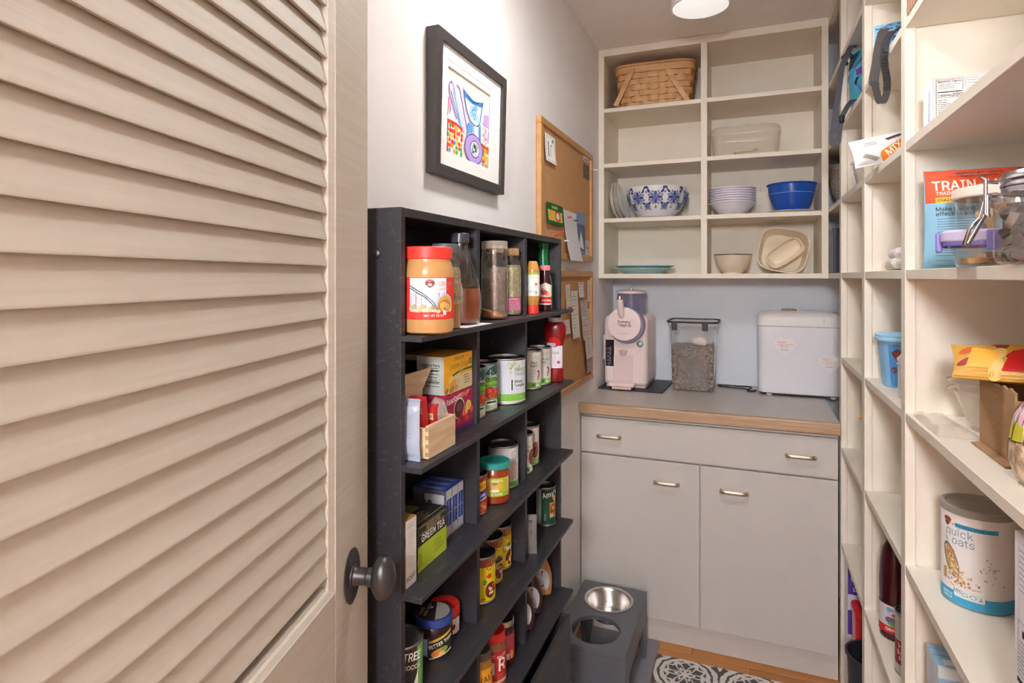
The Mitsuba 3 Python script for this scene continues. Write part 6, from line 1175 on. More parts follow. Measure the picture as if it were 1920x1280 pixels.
for i in range(46):
    m = rot(rot(rot(tr, r_.uniform(0, 360)), r_.uniform(-70, 70), (1, 0, 0)), r_.uniform(0, 360)); m.apply_translation(-m.bounds.mean(0))
    if i < 34:
        f = i % 4; lay = i // 8
        x, y = [(-0.038, r_.uniform(-0.034, 0.034)), (r_.uniform(-0.034, 0.034), -0.038), (-0.036, r_.uniform(-0.036, 0.036)), (r_.uniform(-0.034, 0.034), -0.036)][f]
        z = 0.014 + 0.0125 * lay + r_.uniform(-0.002, 0.002)
    else: x, y, z = r_.uniform(-0.034, 0.034), r_.uniform(-0.034, 0.034), 0.070
    ca_, sa_ = math.cos(math.radians(-21)), math.sin(math.radians(-21))
    one('dog_treat', 'brown square dog treat inside the chrome clamp jar', 'dog treat', mv(m, 0.341 + x * ca_ - y * sa_, 0.90 + x * sa_ + y * ca_, B5 + z), 'satin', ['#2e2520', '#43362d', '#5b4b3d', '#241e1a'][i % 4], 30, 'brown treats in the clamp jar')
# middle shelf of the near bay
t = Thing('cardboard_box', 'torn brown cardboard box on the middle shelf of the near bay', 'box', (0.358, 1.062, B4))
t.part('side_board', bx(0, 0.003, 0, 0.14, 0, 0.108), 'cardboard')
t.part('end_board', bx(0.003, 0.19, 0.137, 0.14, 0, 0.106), 'cardboard'); t.part('end_board', bx(0.003, 0.19, 0, 0.003, 0, 0.098), 'cardboard'); t.part('back_board', bx(0.187, 0.19, 0.003, 0.137, 0, 0.106), 'cardboard'); t.part('bottom_board', bx(0.003, 0.187, 0.003, 0.137, 0, 0.003), 'cardboard')
r_ = np.random.default_rng(2)
tp = [(0.14 * i / 16, 0.1085 + 0.003 * r_.random() + 0.0015 * (i % 3)) for i in range(17)]
m = extr(Polygon(tp + [(0.14, 0.104), (0, 0.104)]), 0.0035); v = m.vertices.copy(); m.vertices = np.c_[v[:, 2] - 0.0004, v[:, 0], v[:, 1]]; m.fix_normals(); t.part('torn_edge', m, 'cardboard')
m = bx(-0.012, 0.0, 0.0, 0.14, 0, 0.002); t.part('bottom_flap', mv(rot(m, -12, (0, 1, 0)), 0, 0, 0.0028), 'cardboard')
t = Thing('candy_bag', 'bulging yellow and red candy bag lying on the torn cardboard box', 'bag', (0.448, 1.125, B4 + 0.1125), -14)
cw, ch, ct, cl_ = 0.29, 0.105, 0.046, 66
m = pillow(cw, ch, ct, 44, 40, 0.07, 0.0, 6, 3); m = rot(m, -cl_, (1, 0, 0)); lo = m.bounds[0][2]; m.apply_translation([0, -0.04, -lo]); t.part('bag', m, 'satin', '#c79a44', True)
e = R(-cw / 2 + .002, 0.004, cw - .004, ch - .008, '#c49238')
r2 = random.Random(5)
for i in range(34): e += E(-0.135 + 0.27 * r2.random(), 0.012 + 0.075 * r2.random(), 0.010 + 0.012 * r2.random(), 0.009, r2.choice(['#a8221c', '#8f181a', '#c2582a', '#b83a2c', '#d6b46a', '#9c2a34']), 90 * r2.random(), 6)
e += P([(-0.13, 0.02), (-0.10, 0.015), (-0.085, 0.05), (-0.12, 0.075)], '#e8a53a') + P([(-0.085, 0.012), (0.02, 0.008), (0.01, 0.05), (-0.07, 0.055)], '#b3161a') + P([(-0.03, 0.058), (0.02, 0.055), (0.03, 0.07), (-0.01, 0.074)], '#4f7a3f') + X('fruit chews', 0.02, 0.086, 0.016, '#6a4a1a', bold=True) + X('G', 0.075, 0.02, 0.035, '#3a2418', bold=True)
_cm = on_pillow(cw, ch, ct, -1, 0.07, 3)
def candy_map(x, y, o):
    q = _cm(x, y, o + 0.0012); a = math.radians(-cl_)
    return np.stack([q[:, 0], q[:, 1] * math.cos(a) - q[:, 2] * math.sin(a) - 0.04, q[:, 1] * math.sin(a) + q[:, 2] * math.cos(a) - lo], 1)
t.art('print', e, candy_map, 'satin', fine=0.008)
for i in range(2):
    t = Thing('deli_tub', ['clear plastic deli tub behind the cardboard box, the lower of two', 'clear plastic deli tub behind the cardboard box, nested on top'][i], 'tub', (0.415, 1.315, B4 + 0.010 + 0.016 * i), 0, 'clear deli tubs')
    t.part('tub', lathe([(1e-4, 0.0), (0.038, 0.0), (0.042, 0.004), (0.060, 0.055), (0.062, 0.058), (0.070, 0.060), (0.071, 0.063)], 48), 'cloudy_plastic', None, 30)
r_ = np.random.default_rng(9); g = np.stack(np.meshgrid(np.linspace(0, 1, 18), np.linspace(0, 1, 18)), -1).reshape(-1, 2)
hz = 0.004 + 0.014 * meshkit.fbm(np.c_[g * 5, np.zeros(len(g))], 3, 3)
V = np.c_[0.306 + 0.066 * g[:, 0] * (1 - 0.25 * g[:, 1]), 1.225 + 0.18 * g[:, 1], B4 + hz * np.minimum(1, np.minimum(g.min(1), 1 - g.max(1)) * 6 + 0.12)]
F = []
for i in range(17):
    for j in range(17): a = i * 18 + j; F += [[a, a + 1, a + 19], [a, a + 19, a + 18]]
Vb = V - [0, 0, 0.0004]; m = trimesh.Trimesh(np.vstack([V, Vb]), F + [[c + 324, b + 324, a + 324] for a, b, c in F], process=False)
one('plastic_film', 'crumpled clear plastic sleeve lying flat beside the deli tubs', 'plastic film', m, 'cloudy_plastic', None, True)
# gathered bag of snacks
t = Thing('snack_bag', 'gathered clear bag of pasta with a yellow and pink printed top by the cardboard box', 'bag', (0.373, 0.985, B4))
rings = []
for k, (z, r) in enumerate(((0.0, 0.026), (0.002, 0.034), (0.012, 0.041), (0.03, 0.045), (0.05, 0.044), (0.062, 0.042), (0.078, 0.040), (0.094, 0.036), (0.108, 0.028), (0.118, 0.019), (0.124, 0.012), (0.130, 0.0105), (0.138, 0.015), (0.147, 0.022), (0.1475, 0.020), (0.139, 0.013))):
    th = np.arange(60) * 2 * PI / 60; w = 1 + (0.05 * np.sin(9 * th + k * 0.4) + 0.03 * np.sin(17 * th)) * min(1, z / 0.04)
    rings.append(np.c_[r * w * np.cos(th), r * w * np.sin(th), np.full(60, z)])
low = loft(rings[:6], (True, False)); up = loft(rings[5:], (False, True))
def pasta(p, n, uv):
    s = fbm(p.x * 160 + p.z * 40, p.y * 160, p.z * 60); return mix(c3('#8d7560'), c3('#d0b493'), smoothstep(0.35, 0.65, s))
scene['mat_pasta'] = plastic(proc(pasta), 0.12)
t.part('contents', low, 'pasta', None, 50, label='brown pasta seen through the bag')
t.part('wrapper', up, 'printed', '#d9d2cf', 50, label='printed gathered top')
rz = ztab(0, [(0.0435, 0.055), (0.042, 0.062), (0.040, 0.078), (0.036, 0.094), (0.028, 0.108), (0.019, 0.118), (0.012, 0.124)])
e = []
for i in range(-3, 4):
    x = 0.020 * i; e += P([(x - 0.009, 0.058), (x + 0.009, 0.060), (x + 0.008, 0.080), (x - 0.006, 0.086)], '#b3aa2e') + LINE([(x - 0.009, 0.0585), (x + 0.009, 0.060)], 0.0014, '#33271f') + LINE([(x - 0.0095, 0.058), (x - 0.006, 0.088)], 0.001, '#33271f')
    e += E(x + 0.001, 0.094, 0.0045, 0.014, '#dba3b0', 10) + LINE([(x + 0.006, 0.082), (x + 0.008, 0.105)], 0.0012, '#3a2b2c') + E(x - 0.006, 0.108, 0.005, 0.004, '#d2447a', 30)
e += X('ca', -0.006, 0.066, 0.0075, '#2c221c', bold=True, deg=-8) + X('amp', 0.009, 0.0615, 0.0075, '#2c221c', bold=True) + X('a', -0.019, 0.074, 0.0075, '#2c221c', bold=True, deg=-12) + X('ed', 0.027, 0.074, 0.0085, '#2c221c', bold=True, deg=40) + R(0.026, 0.058, 0.012, 0.014, '#dfe3dc') + X('v', 0.031, 0.061, 0.008, '#2f6a4a', bold=True)
t.art('print', e, lambda x, y, o: np.stack([(rz(y) * 1.03 + 0.0016 + o) * np.cos(math.radians(toward(0.373, 0.985)) + x / 0.042), (rz(y) * 1.03 + 0.0016 + o) * np.sin(math.radians(toward(0.373, 0.985)) + x / 0.042), y], 1), fine=0.006)
t.art('date_print', X('T 11 22 22', 0.0, 0.047, 0.006, '#3a3030', bold=True, sx=0.9), on_cyl(0.0475, toward(0.373, 0.985) + 6, 0), fine=0.006)
# oats
t = Thing('oats_canister', 'white oval canister of quick oats with a grey lid and blue foot band', 'canister', (0.3885, 1.318, B3))
oa, ob = 0.0535, 0.0535
t.part('body', lathe([(1e-4, 0), (oa - 0.001, 0), (oa, 0.002), (oa, 0.163), (1e-4, 0.163)], 64), 'printed', '#e4dfdc', 30)
t.part('lid', lathe([(1e-4, 0.1715), (0.040, 0.1715), (0.046, 0.1715), (0.048, 0.1755), (0.0535, 0.1755), (0.055, 0.174), (0.055, 0.163), (0.0535, 0.162), (1e-4, 0.162)], 64), 'satin', '#8f8880', 30, label='grey lid')
e = R(-0.167, 0.002, 0.334, 0.0225, '#3f9cc4') + R(-0.167, 0.0, 0.334, 0.002, '#8a7a68') + R(-0.018, 0.1395, 0.064, 0.0075, '#3f93b4') + X('100% WHOLE GRAIN OATS', 0.008, 0.1415, 0.0034, '#1f5f80', bold=True) + X('quick', -0.013, 0.1235, 0.0135, '#7f9db2') + X('oats', -0.006, 0.1085, 0.0135, '#7f9db2')
e += E(-0.0335, 0.149, 0.0085, 0.005, '#a8403a', 0, 6) + E(-0.0335, 0.1475, 0.006, 0.0035, '#5f5f45') + P([(-0.042, 0.144), (-0.026, 0.144), (-0.034, 0.137)], '#7a2f2c')
e += P([(-0.044, 0.142), (-0.041, 0.142), (-0.036, 0.112), (-0.030, 0.110), (-0.035, 0.118)], '#8e979c') + E(-0.0265, 0.078, 0.0125, 0.031, '#6d7276', 20, 10) + E(-0.0255, 0.077, 0.0105, 0.028, '#b98f5f', 20, 10)
r2 = random.Random(8)
for i in range(95):
    q = r2.random(); cx_, cy_ = -0.033 + 0.020 * q + 0.005 * r2.gauss(0, 1) * 0.8, 0.098 - 0.043 * q + 0.004 * r2.gauss(0, 1)
    if i > 50: cx_, cy_ = -0.006 + 0.011 * r2.gauss(0, 1), 0.046 + 0.0055 * r2.gauss(0, 1)
    cx_, cy_ = min(max(cx_, -0.04), 0.022), max(cy_, 0.034)
    e += E(cx_, cy_, 0.0024, 0.0017, r2.choice(['#d9b98a', '#c79a62', '#e6d0a8', '#a8784a', '#cfae82']), 180 * r2.random(), 3)
for i in range(22): e += E(0.034 + 0.012 * r2.gauss(0, 1) * 0.8, 0.070 + 0.013 * r2.gauss(0, 1) * 0.8, 0.0016, 0.0012, r2.choice(['#c9a878', '#b08a5a', '#b5b0aa']), 180 * r2.random(), 3)
e += P(rrect(0.048, 0.014, 0.002), '#dfe3e4')[0:0] + [(v + [0.003, 0.0235], f, c) for v, f, c in P(rrect(0.046, 0.014, 0.002), '#d5dcdf')] + X('150', -0.014, 0.024, 0.0055, '#5f6a70', bold=True) + RING(-0.002, 0.0235, 0.0048, 0.0032, 0.0008, '#5f6a70') + RING(0.0095, 0.0235, 0.0048, 0.0032, 0.0008, '#5f6a70') + P([(0.017, 0.019), (0.0245, 0.019), (0.0207, 0.028)], '#a3abae') + X('WHOLE', -0.034, 0.014, 0.0045, '#cfe4ee', bold=True) + X('GRAIN', -0.034, 0.0075, 0.0045, '#cfe4ee', bold=True) + SM(0.006, 0.037, 0.022, 1, 0.003, '#8a8680', 0.001) + R(-0.043, 0.040, 0.008, 0.020, '#b9935f')
t.art('label', e, on_cyl(oa, toward(0.3885, 1.318) - 16, 0), fine=0.008)
t = Thing('white_carton', 'tall white carton with small black print at the near end of the oats shelf', 'carton', (0.312, 0.74, B3))
t.part('carton', bx(0, 0.075, 0, 0.185, 0, 0.272, 0.001), 'printed', '#cdc9cf')
e = R(0, 0, 0.185, 0.272, '#cfcbd2') + LINE([(0.012, 0.02), (0.012, 0.262), (0.06, 0.262)], 0.0008, '#8d8a92') + SM(0.014, 0.252, 0.044, 8, 0.007, '#8d8a92', 0.0013, 1) + X('02', 0.045, 0.228, 0.010, '#77747c') + LINE([(0.010, 0.10), (0.055, 0.10), (0.055, 0.165), (0.010, 0.165), (0.010, 0.10)], 0.0008, '#55525a') + SM(0.014, 0.140, 0.036, 8, 0.005, '#6d6a72', 0.0014, 3) + R(0.022, 0.148, 0.012, 0.009, K) + R(0.008, 0.088, 0.055, 0.006, '#2a282c') + X('INGREDIENTS', 0.075, 0.05, 0.006, '#55525a', deg=90, bold=True)
for i in range(3): e += RING(0.024, 0.030 - 0.0 * i, 0.012 - 0.003 * i, 0.014 - 0.003 * i, 0.0022, '#33313a', 4)
t.art('print', e, on_plane((0, 0.185, 0), (0, -1, 0), (0, 0, 1)))
t.art('end_print', SM(0.01, 0.25, 0.05, 20, 0.010, '#9a97a0', 0.002, 4), on_plane((0, 0, 0), (1, 0, 0), (0, 0, 1)))
t = Thing('flour_box', 'pale blue box of flour with a folded flap lid', 'box', (0.322, 1.29, B2))
t.part('carton', bx(0, 0.13, 0, 0.072, 0, 0.208, 0.001), 'printed', '#bfc6cc')
e = R(0, 0, 0.13, 0.208, '#c3cace') + R(0, 0.150, 0.13, 0.038, '#7ea9c4') + X('MAKE YOUR', 0.032, 0.173, 0.006, '#a9c9de', bold=True) + X('FLOUR IN', 0.009, 0.1565, 0.0115, '#e3ecf2', 'l', True) + X('OUR GOOD-TO-GO BLEND', 0.012, 0.139, 0.0044, '#5a6a78', 'l', True) + SM(0.012, 0.132, 0.075, 8, 0.0062, '#8a98a4', 0.0014, 5)
t.art('print', e, on_plane((0, 0, 0), (1, 0, 0), (0, 0, 1)))
t.art('side_print', R(0, 0, 0.072, 0.208, '#b9bfc6') + SM(0.012, 0.19, 0.045, 20, 0.008, '#8e96a0', 0.0016, 2), on_plane((0, 0.072, 0), (0, -1, 0), (0, 0, 1)))
t.art('top_print', R(0, 0, 0.13, 0.072, '#84aecb') + R(0.012, 0.010, 0.075, 0.018, '#dbe4ea') + R(0.0, 0.038, 0.13, 0.0016, '#33424e') + R(0.0, 0.001, 0.13, 0.003, '#d2dce4') + R(0.0, 0.06, 0.13, 0.002, '#6a94b4'), on_plane((0, 0, 0.208), (1, 0, 0), (0, 1, 0)))
# --- second bay
t = Thing('strap_pouch', 'folded light blue patterned pouch with black straps hanging over the shelf edge', 'pouch')
def absmap(m): return mv(rot(rot(m, -32, (1, 0, 0)), -12), 0.324, 1.605, B7 + 0.010)
m = pillow(0.100, 0.082, 0.028, 30, 30, 0.08, 0.0, 2, 3); t.part('pouch', absmap(m), 'satin', '#6fa6cc', True)
r2 = random.Random(4); e = []
for i in range(34): e += RING(-0.045 + 0.09 * r2.random(), 0.008 + 0.06 * r2.random(), 0.008, 0.006, 0.0015, r2.choice(['#33527a', '#a9cfe6', '#2c3f5c']), 4)
def ppm(x, y, o):
    q = on_pillow(0.100, 0.082, 0.028, -1, 0.08, 3)(x, y, o + 0.0012); M = trimesh.transformations.rotation_matrix(math.radians(-12), (0, 0, 1))[:3, :3] @ trimesh.transformations.rotation_matrix(math.radians(-32), (1, 0, 0))[:3, :3]
    return q @ M.T + [0.324, 1.605, B7 + 0.010]
t.art('pattern', e, ppm, fine=0.01)
def strap(name, pts, w, col, label, side=(1, 0.1, 0), n=60, th=0.0022, parent=None):
    q = make_interp_spline(np.linspace(0, 1, len(pts)), np.array(pts, float), 3)(np.linspace(0, 1, n))
    return t.part(name, ribbon(q, side, w, th), 'satin', col, 30, label=label, parent=parent)
strap('strap', [(0.299, 1.592, 2.000), (0.290, 1.580, 1.992), (0.284, 1.578, 1.972), (0.280, 1.585, 1.945), (0.276, 1.585, 1.915), (0.272, 1.588, 1.890), (0.273, 1.590, 1.872)], 0.021, '#4a4644', 'wide dark strap')
strap('strap', [(0.315, 1.592, 1.992), (0.304, 1.578, 1.985), (0.2945, 1.576, 1.965), (0.2905, 1.58, 1.932), (0.2925, 1.58, 1.903), (0.2965, 1.58, 1.872), (0.294, 1.58, 1.842), (0.286, 1.58, 1.825), (0.279, 1.58, 1.838), (0.2745, 1.583, 1.862), (0.272, 1.588, 1.880)], 0.015, '#3d3a39', 'ribbed black strap', n=90)
for i in range(26):
    z_ = 1.962 - 0.0042 * i; x_ = float(np.interp(z_, [1.85, 1.872, 1.903, 1.932, 1.972], [0.2955, 0.2965, 0.2925, 0.2905, 0.2935]))
    t.part('rib', bx(x_ - 0.0072, x_ + 0.0072, 1.5755, 1.5785, z_, z_ + 0.0016), 'satin', '#242222')
strap('strap', [(0.330, 1.60, 2.004), (0.314, 1.575, 1.988), (0.298, 1.568, 1.966), (0.292, 1.570, 1.940)], 0.007, '#2c3440', 'thin dark strap', n=30)
t.part('buckle', mv(rot(rbx(-0.006, 0.006, -0.008, 0.008, 0, 0.058, 0.004), 18, (0, 1, 0)), 0.335, 1.575, B7 + 0.012), 'satin', '#2b333f')
t = Thing('mix_bag', 'white and orange snack mix bag flopping over the shelf edge below the black straps', 'bag', (0.322, 1.690, B6), 4)
m = pillow(0.150, 0.074, 0.040, 40, 36, 0.07, 0.0, 5, 3); m = rot(rot(m, -16, (1, 0, 0)), -10, (0, 1, 0)); zlo = float(m.vertices[m.vertices[:, 0] > -0.034][:, 2].min())
t.part('bag', mv(m, 0, 0, -zlo), 'satin', '#d6d5d8', True)
Mm = trimesh.transformations.rotation_matrix(math.radians(-10), (0, 1, 0))[:3, :3] @ trimesh.transformations.rotation_matrix(math.radians(-16), (1, 0, 0))[:3, :3]
def mixm(x, y, o): return on_pillow(0.150, 0.074, 0.040, -1, 0.07, 3)(x, y, o + 0.0012) @ Mm.T + [0, 0, -zlo]
e = P(affinity.rotate(rrect(0.068, 0.024, 0.010), 24), '#e27a1f'); e = [(v + [0.014, 0.024], f, c) for v, f, c in e] + X('MIX', 0.016, 0.019, 0.015, '#f3ead8', bold=True, deg=28) + P([(0.0, 0.055), (0.05, 0.066), (0.05, 0.060), (0.004, 0.049)], '#5c3a38') + SM(-0.05, 0.052, 0.04, 2, 0.006, '#a9a9b0', 0.0015) + P([(-0.058, 0.02), (-0.03, 0.006), (-0.02, 0.010), (-0.05, 0.026)], '#8a8c82')
t.art('print', e, mixm, fine=0.008)
t = Thing('folded_towel', 'small folded white cloth on the eye level shelf of the second bay', 'cloth', (0.365, 1.66, B5))
def fold(w, d, h, seed, z):
    m = rbx(-w / 2, w / 2, -d / 2, d / 2, 0, h, h * 0.48, 14).subdivide().subdivide(); n_ = meshkit.fbm(m.vertices * 34 + seed, 3, seed); m.vertices = m.vertices + m.vertex_normals * ((n_ - 0.5) * 0.012)[:, None]; m.apply_translation([0, 0, z - m.bounds[0][2]]); return m
t.part('fold', fold(0.105, 0.09, 0.026, 1, 0.0), 'matte', '#d5d0c8', True); t.part('fold', mv(fold(0.098, 0.085, 0.026, 5, 0.0235), 0.004, 0, 0), 'matte', '#dedbd8', True)
t = Thing('chocolate_tub', 'light blue plastic tub with a chocolate square on its label in the second bay', 'tub', (0.372, 1.772, B4))
tb = lambda a, z: sup(a, a * 0.9, 3.4, 48, z)
t.part('tub', loft([tb(0.046, 0.0), tb(0.048, 0.003), tb(0.058, 0.108), tb(0.060, 0.116)]), 'satin', '#7fb0d6', 40)
t.part('lid', loft([tb(0.0615, 0.114), tb(0.065, 0.117), tb(0.065, 0.122), tb(0.063, 0.124), tb(0.064, 0.130), tb(0.058, 0.133)], (False, True)), 'satin', '#93c4e2', 35, label='pale blue lid')
e = R(-0.035, 0.004, 0.075, 0.104, '#4f8cc8') + P([(-0.030, 0.088), (-0.020, 0.098), (-0.006, 0.088), (-0.022, 0.070)], '#6a2f24') + P([(-0.026, 0.088), (-0.019, 0.094), (-0.011, 0.088), (-0.021, 0.077)], '#7d3f30') + P([(-0.008, 0.098), (0.012, 0.100), (0.018, 0.094), (0.0, 0.092)], '#5c2a22') + X('Sw', 0.0, 0.058, 0.022, '#eef3f8', bold=True) + E(0.006, 0.046, 0.010, 0.010, '#b5302c') + E(0.012, 0.102, 0.006, 0.004, '#e0b43a') + E(-0.026, 0.044, 0.006, 0.008, '#6a4a52')
sl = math.atan2(0.012, 0.11)
def tubm(x, y, o):
    a = math.radians(toward(0.372, 1.772) + 4) + x / 0.053; r_ = (0.046 + 0.0107 * y / 0.105) * 1.045 + 0.0005 + o
    ca, sa = np.cos(a), np.sin(a); k = (np.abs(ca) ** 3.4 + np.abs(sa / 0.9) ** 3.4) ** (-1 / 3.4)
    return np.stack([(r_ / 1.045 * k + 0.0012) * ca, (r_ / 1.045 * k + 0.0012) * sa, y], 1)
t.art('label', e, tubm, fine=0.008)
t = Thing('spice_shaker', 'white and grey plastic bottle with black print in front of the light blue tub', 'bottle', (0.3485, 1.600, B4))
t.part('bottle', lathe([(1e-4, 0), (0.022, 0), (0.026, 0.003), (0.0265, 0.008), (0.0265, 0.078), (0.024, 0.094), (0.017, 0.106), (0.012, 0.112), (1e-4, 0.114)], 40), 'satin', '#c3beba', 40)
e = R(-0.05, 0.062, 0.1, 0.016, '#b9b5b2') + X('Ultra', -0.008, 0.069, 0.006, '#5c5a58', bold=True) + X('clean', -0.006, 0.057, 0.007, '#3a3838', bold=True) + R(-0.02, 0.040, 0.03, 0.010, '#6d6a6a') + X('SALT', -0.004, 0.042, 0.007, '#d9d5d2', bold=True) + SM(-0.02, 0.034, 0.03, 5, 0.0045, '#6d6a6a', 0.002, 3) + R(-0.018, 0.010, 0.02, 0.008, '#57545a')
t.art('print', e, on_cyl(0.0265, toward(0.3485, 1.6) - 5, 0), fine=0.008)
t = Thing('juice_bottle', 'big dark red juice bottle with a white fruit label', 'bottle', (0.3495, 1.772, B2))
jr = []
for z, r in ((0, 0.030), (0.003, 0.0335), (0.09, 0.0345), (0.095, 0.033), (0.105, 0.0335), (0.15, 0.0345), (0.19, 0.033), (0.225, 0.028), (0.245, 0.018), (0.25, 0.0155)):
    th = np.arange(64) * 2 * PI / 64; w = 1 + (0.03 * np.cos(12 * th) if 0.1 < z < 0.15 else 0)
    jr.append(np.c_[r * w * np.cos(th), r * w * np.sin(th), np.full(64, z)])
t.part('bottle', loft(jr), 'gloss', '#3a1018', 40, label='dark red juice')
t.part('cap', lathe([(1e-4, 0.268), (0.015, 0.268), (0.0165, 0.266), (0.0165, 0.249), (1e-4, 0.249)], 30), 'satin', '#d9d5cf', 30)
e = R(-0.11, 0.016, 0.22, 0.072, '#c9c0c6') + E(-0.008, 0.078, 0.008, 0.006, '#7aa0c9') + R(-0.02, 0.084, 0.05, 0.002, '#e3dce0') + E(-0.006, 0.052, 0.012, 0.008, '#6f6080') + E(0.002, 0.066, 0.006, 0.003, '#c0403c') + E(-0.002, 0.043, 0.010, 0.005, '#5c9a4a') + R(-0.11, 0.018, 0.22, 0.018, '#c22a28') + X('GRAPE', 0.0, 0.024, 0.008, '#f0e3dc', bold=True) + R(-0.11, 0.016, 0.22, 0.002, '#7a2224')
t.art('label', e, on_cyl(0.0348, toward(0.35, 1.772) - 6, 0), fine=0.010)
els = R(-0.05, 0.020, 0.10, 0.055, '#8a2326') + R(-0.2, 0.0, 0.4, 0.020, '#b9b1ab') + E(0.0, 0.088, 0.022, 0.010, '#8a9a5a') + E(0.008, 0.084, 0.010, 0.006, '#c9b98a') + E(-0.008, 0.090, 0.008, 0.005, '#5f7a3f') + X('HOT', -0.004, 0.058, 0.012, '#e3cfc6', bold=True) + X('SALTED', 0.0, 0.044, 0.010, '#e3cfc6', bold=True) + X('NUTS', -0.002, 0.030, 0.010, '#e3cfc6', bold=True)
can('nut_can', 'canister with a black lid and dark red label beside the juice bottle', 0.3530, 1.615, B2, 0.0345, 0.142, '#aaa39c', els, toward(0.353, 1.615) - 14, top='#2a282b')
# --- third bay
t = Thing('blue_backpack', 'turquoise fabric bag with purple trim and long black straps on the upper shelf', 'bag', (0.325, 2.125, B7), -62)
m = pillow(0.24, 0.205, 0.085, 22, 26, 0.05, 0.004, 7, 3); t.part('body', mv(m, 0.04, 0.03, 0), 'satin', '#3fa3c4', True)
pm = on_pillow(0.24, 0.205, 0.085, -1, 0.05, 3)
def bpm(x, y, o): q = pm(x, y, o + 0.004); return q + [0.04, 0.03, 0]
t.art('trim', P([(-0.11, 0.098), (0.10, 0.104), (0.10, 0.124), (-0.11, 0.118)], '#6a3f98') + LINE([(-0.04, 0.085), (-0.02, 0.05), (0.0, 0.02), (0.03, 0.012)], 0.005, '#7a4aa6') + LINE([(-0.05, 0.13), (-0.01, 0.155), (0.06, 0.17)], 0.007, '#6a3f98') + P([(-0.06, 0.095), (-0.02, 0.095), (-0.04, 0.072)], '#2b2a38') + P([(-0.1, 0.185), (-0.05, 0.19), (-0.06, 0.135), (-0.1, 0.13)], '#23303f') + P([(0.0, 0.0), (0.06, 0.0), (0.03, 0.016)], '#23303f'), bpm, fine=0.012, label='purple trim')
def bl(q):
    a = math.radians(62); x, y, z = q[0] - 0.325, q[1] - 2.125, q[2] - B7
    return (x * math.cos(a) - y * math.sin(a), x * math.sin(a) + y * math.cos(a), z)
a_ = math.radians(62); sd = (math.cos(a_), math.sin(a_), 0)
strap('strap', [bl(q) for q in ((0.305, 2.09, 2.135), (0.291, 2.075, 2.128), (0.2745, 2.07, 2.090), (0.2655, 2.07, 2.049), (0.256, 2.07, 1.966), (0.2465, 2.07, 1.899), (0.242, 2.07, 1.856), (0.2425, 2.07, 1.838), (0.250, 2.07, 1.832), (0.2575, 2.07, 1.842), (0.261, 2.07, 1.872), (0.2655, 2.07, 1.905), (0.276, 2.07, 1.935), (0.292, 2.075, 1.962), (0.305, 2.09, 1.972))], 0.0165, '#33313c', 'long black strap', sd, 110, 0.0025)
t.part('buckle', mv(rbx(-0.006, 0.006, -0.006, 0.006, -0.012, 0.012, 0.003), *bl((0.268, 2.066, 1.912))), 'satin', '#1f1e24', label='black buckle')
t.part('top_handle', tube([(-0.06, 0.0, 0.16), (-0.075, -0.004, 0.188), (-0.055, 0.0, 0.20), (-0.04, 0.004, 0.175)], 0.006, 8), 'satin', '#23303f')
t = Thing('snack_packet', 'white packet with a red corner standing in the frosted tub', 'packet', (0.366, 2.105, B6 + 0.006), -30)
t.part('packet', pillow(0.082, 0.150, 0.022, wav=0.001, seed=3), 'satin', '#d3d0d0', True)
t.art('print', R(-0.038, 0.135, 0.076, 0.010, '#8a8a3a') + R(-0.036, 0.122, 0.04, 0.006, '#5c8a6a') + R(-0.012, 0.085, 0.03, 0.025, '#c0303c') + X('A', 0.003, 0.090, 0.014, '#f0dcd8', bold=True) + P([(-0.039, 0.05), (0.025, 0.05), (0.0, 0.085), (-0.039, 0.085)], '#d8402c') + E(-0.016, 0.056, 0.02, 0.008, '#e8a04a'), on_pillow(0.082, 0.150, 0.022), 'gloss', fine=0.012)
t = Thing('frosted_tub', 'frosted clear plastic tub holding a white packet beside the colander', 'tub', (0.372, 2.105, B6), 0)
ft = lambda a, z: sup(a, a * 0.95, 3.2, 44, z)
t.part('tub', loft([ft(0.050, 0.0), ft(0.055, 0.005), ft(0.068, 0.072), ft(0.070, 0.076), ft(0.074, 0.077), ft(0.0745, 0.080)], (True, False)), 'cloudy_plastic', None, 40)
t = Thing('toy_figure', 'small yellow plastic bird toy on long legs on the shelf of the third bay', 'toy', (0.345, 2.06, B3))
sp = lambda x, y, z, r, s=(1, 1, 1): mv((lambda q: (q.apply_scale(s), q)[1])(trimesh.creation.icosphere(2, r)), x, y, z)
t.part('head', sp(-0.012, 0, 0.168, 0.016, (1, 1, 1.2)), 'satin', '#e2b41c', True); t.part('beak', lathe([(1e-4, 0.012), (0.005, 0.0)], 12, -0.028, 0, 0.158), 'satin', '#d9821f')
t.part('body', sp(0.006, 0, 0.120, 0.018, (0.9, 0.9, 1.7)), 'satin', '#b8432a', True, label='red body'); t.part('leg', tube([(0.002, -0.006, 0.10), (-0.004, -0.006, 0.05), (-0.004, -0.006, 0.012)], 0.0035, 8), 'satin', '#d8a48a'); t.part('leg', tube([(0.010, 0.006, 0.10), (0.008, 0.006, 0.05), (0.008, 0.006, 0.012)], 0.0035, 8), 'satin', '#d8a48a')
t.part('foot', mv(rbx(-0.016, 0.006, -0.012, 0.0, 0, 0.014, 0.005), -0.004, 0, 0), 'satin', '#d3c41c'); t.part('foot', rbx(-0.006, 0.016, 0.001, 0.013, 0, 0.014, 0.005), 'satin', '#d3c41c')
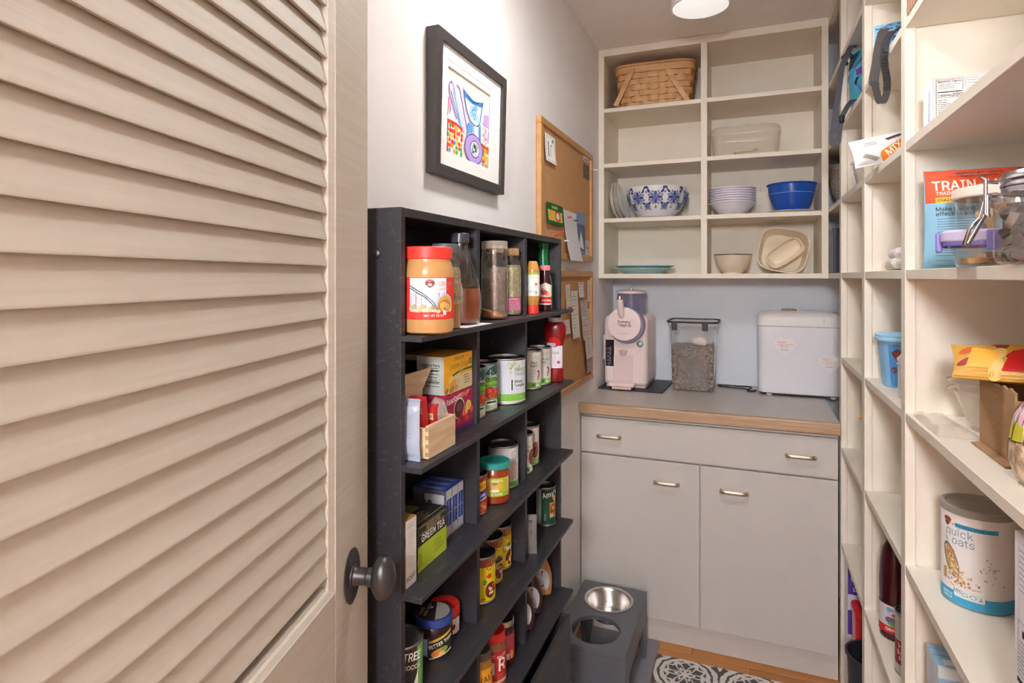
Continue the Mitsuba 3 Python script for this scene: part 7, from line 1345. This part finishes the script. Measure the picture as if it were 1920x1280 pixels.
one('clear_lid', 'loose clear plastic lid lying on the third bay shelf below the bird toy', 'dish', loft([sup(0.036, 0.03, 4, 36, B3, 0.352, 1.965), sup(0.040, 0.034, 4, 36, B3 + 0.004, 0.352, 1.965), sup(0.034, 0.028, 4, 36, B3 + 0.007, 0.352, 1.965), sup(0.030, 0.024, 4, 36, B3 + 0.004, 0.352, 1.965)], (True, True)), 'cloudy_plastic', None, 30)  # a loose clear lid lying flat
for i in range(2): one('jar_ring', ['clear glass ring lying on the low shelf of the third bay, farther one', 'clear glass ring lying on the low shelf of the third bay, nearer one'][i], 'ring', lathe([(0.014, 0), (0.018, 0), (0.019, 0.003), (0.018, 0.006), (0.014, 0.006), (0.0135, 0.003), (0.014, 0)], 30, 0.352 - 0.003 * i, 2.06 - 0.035 * i, B2), 'cloudy_plastic', None, 40, 'glass rings on the low shelf')
FZ = 0.0008
t = Thing('pet_food_box', 'tall purple and white box low in the far bay by the cabinet', 'box', (0.306, 2.225, FZ))
t.part('carton', bx(0, 0.16, 0, 0.07, 0, 0.465, 0.001), 'printed', '#c9c2c6')
e = R(0, 0.085, 0.16, 0.22, '#4f3590') + R(0, 0.165, 0.16, 0.052, '#cfc9d6') + X('O', 0.020, 0.258, 0.024, '#e3deee', bold=True) + X('Dog', 0.016, 0.228, 0.012, '#e3deee', 'l', True) + X('for', 0.030, 0.182, 0.020, '#4a4450', 'l', True) + X('Deep', 0.022, 0.138, 0.016, '#f0ecf6', 'l', True) + X('clean', 0.022, 0.112, 0.009, '#d9d2e6', 'l', True)
t.art('print', e, on_plane((0, 0, 0.16), (1, 0, 0), (0, 0, 1)))
t = Thing('red_canister', 'glossy red plastic canister behind the black bin', 'canister', (0.368, 2.135, FZ))
t.part('body', loft([sup(0.058, 0.045, 5, 40, z) if z < 0.2 else sup(0.06, 0.047, 5, 40, z) for z in (0.0, 0.15, 0.36, 0.372)]), 'gloss', '#b01c22', 35)
t.part('lid', loft([sup(0.062, 0.049, 5, 40, z) for z in (0.3725, 0.382)]), 'gloss', '#c2252a', 35)
t = Thing('waste_bin', 'black round plastic bin at the foot of the third bay', 'bin', (0.3455, 2.005, FZ))
t.part('bin', lathe([(1e-4, 0.0), (0.055, 0.0), (0.060, 0.003), (0.072, 0.305), (0.0775, 0.307), (0.0775, 0.314), (0.071, 0.314), (0.058, 0.008), (1e-4, 0.008)], 56), 'satin', '#26252a', 30)
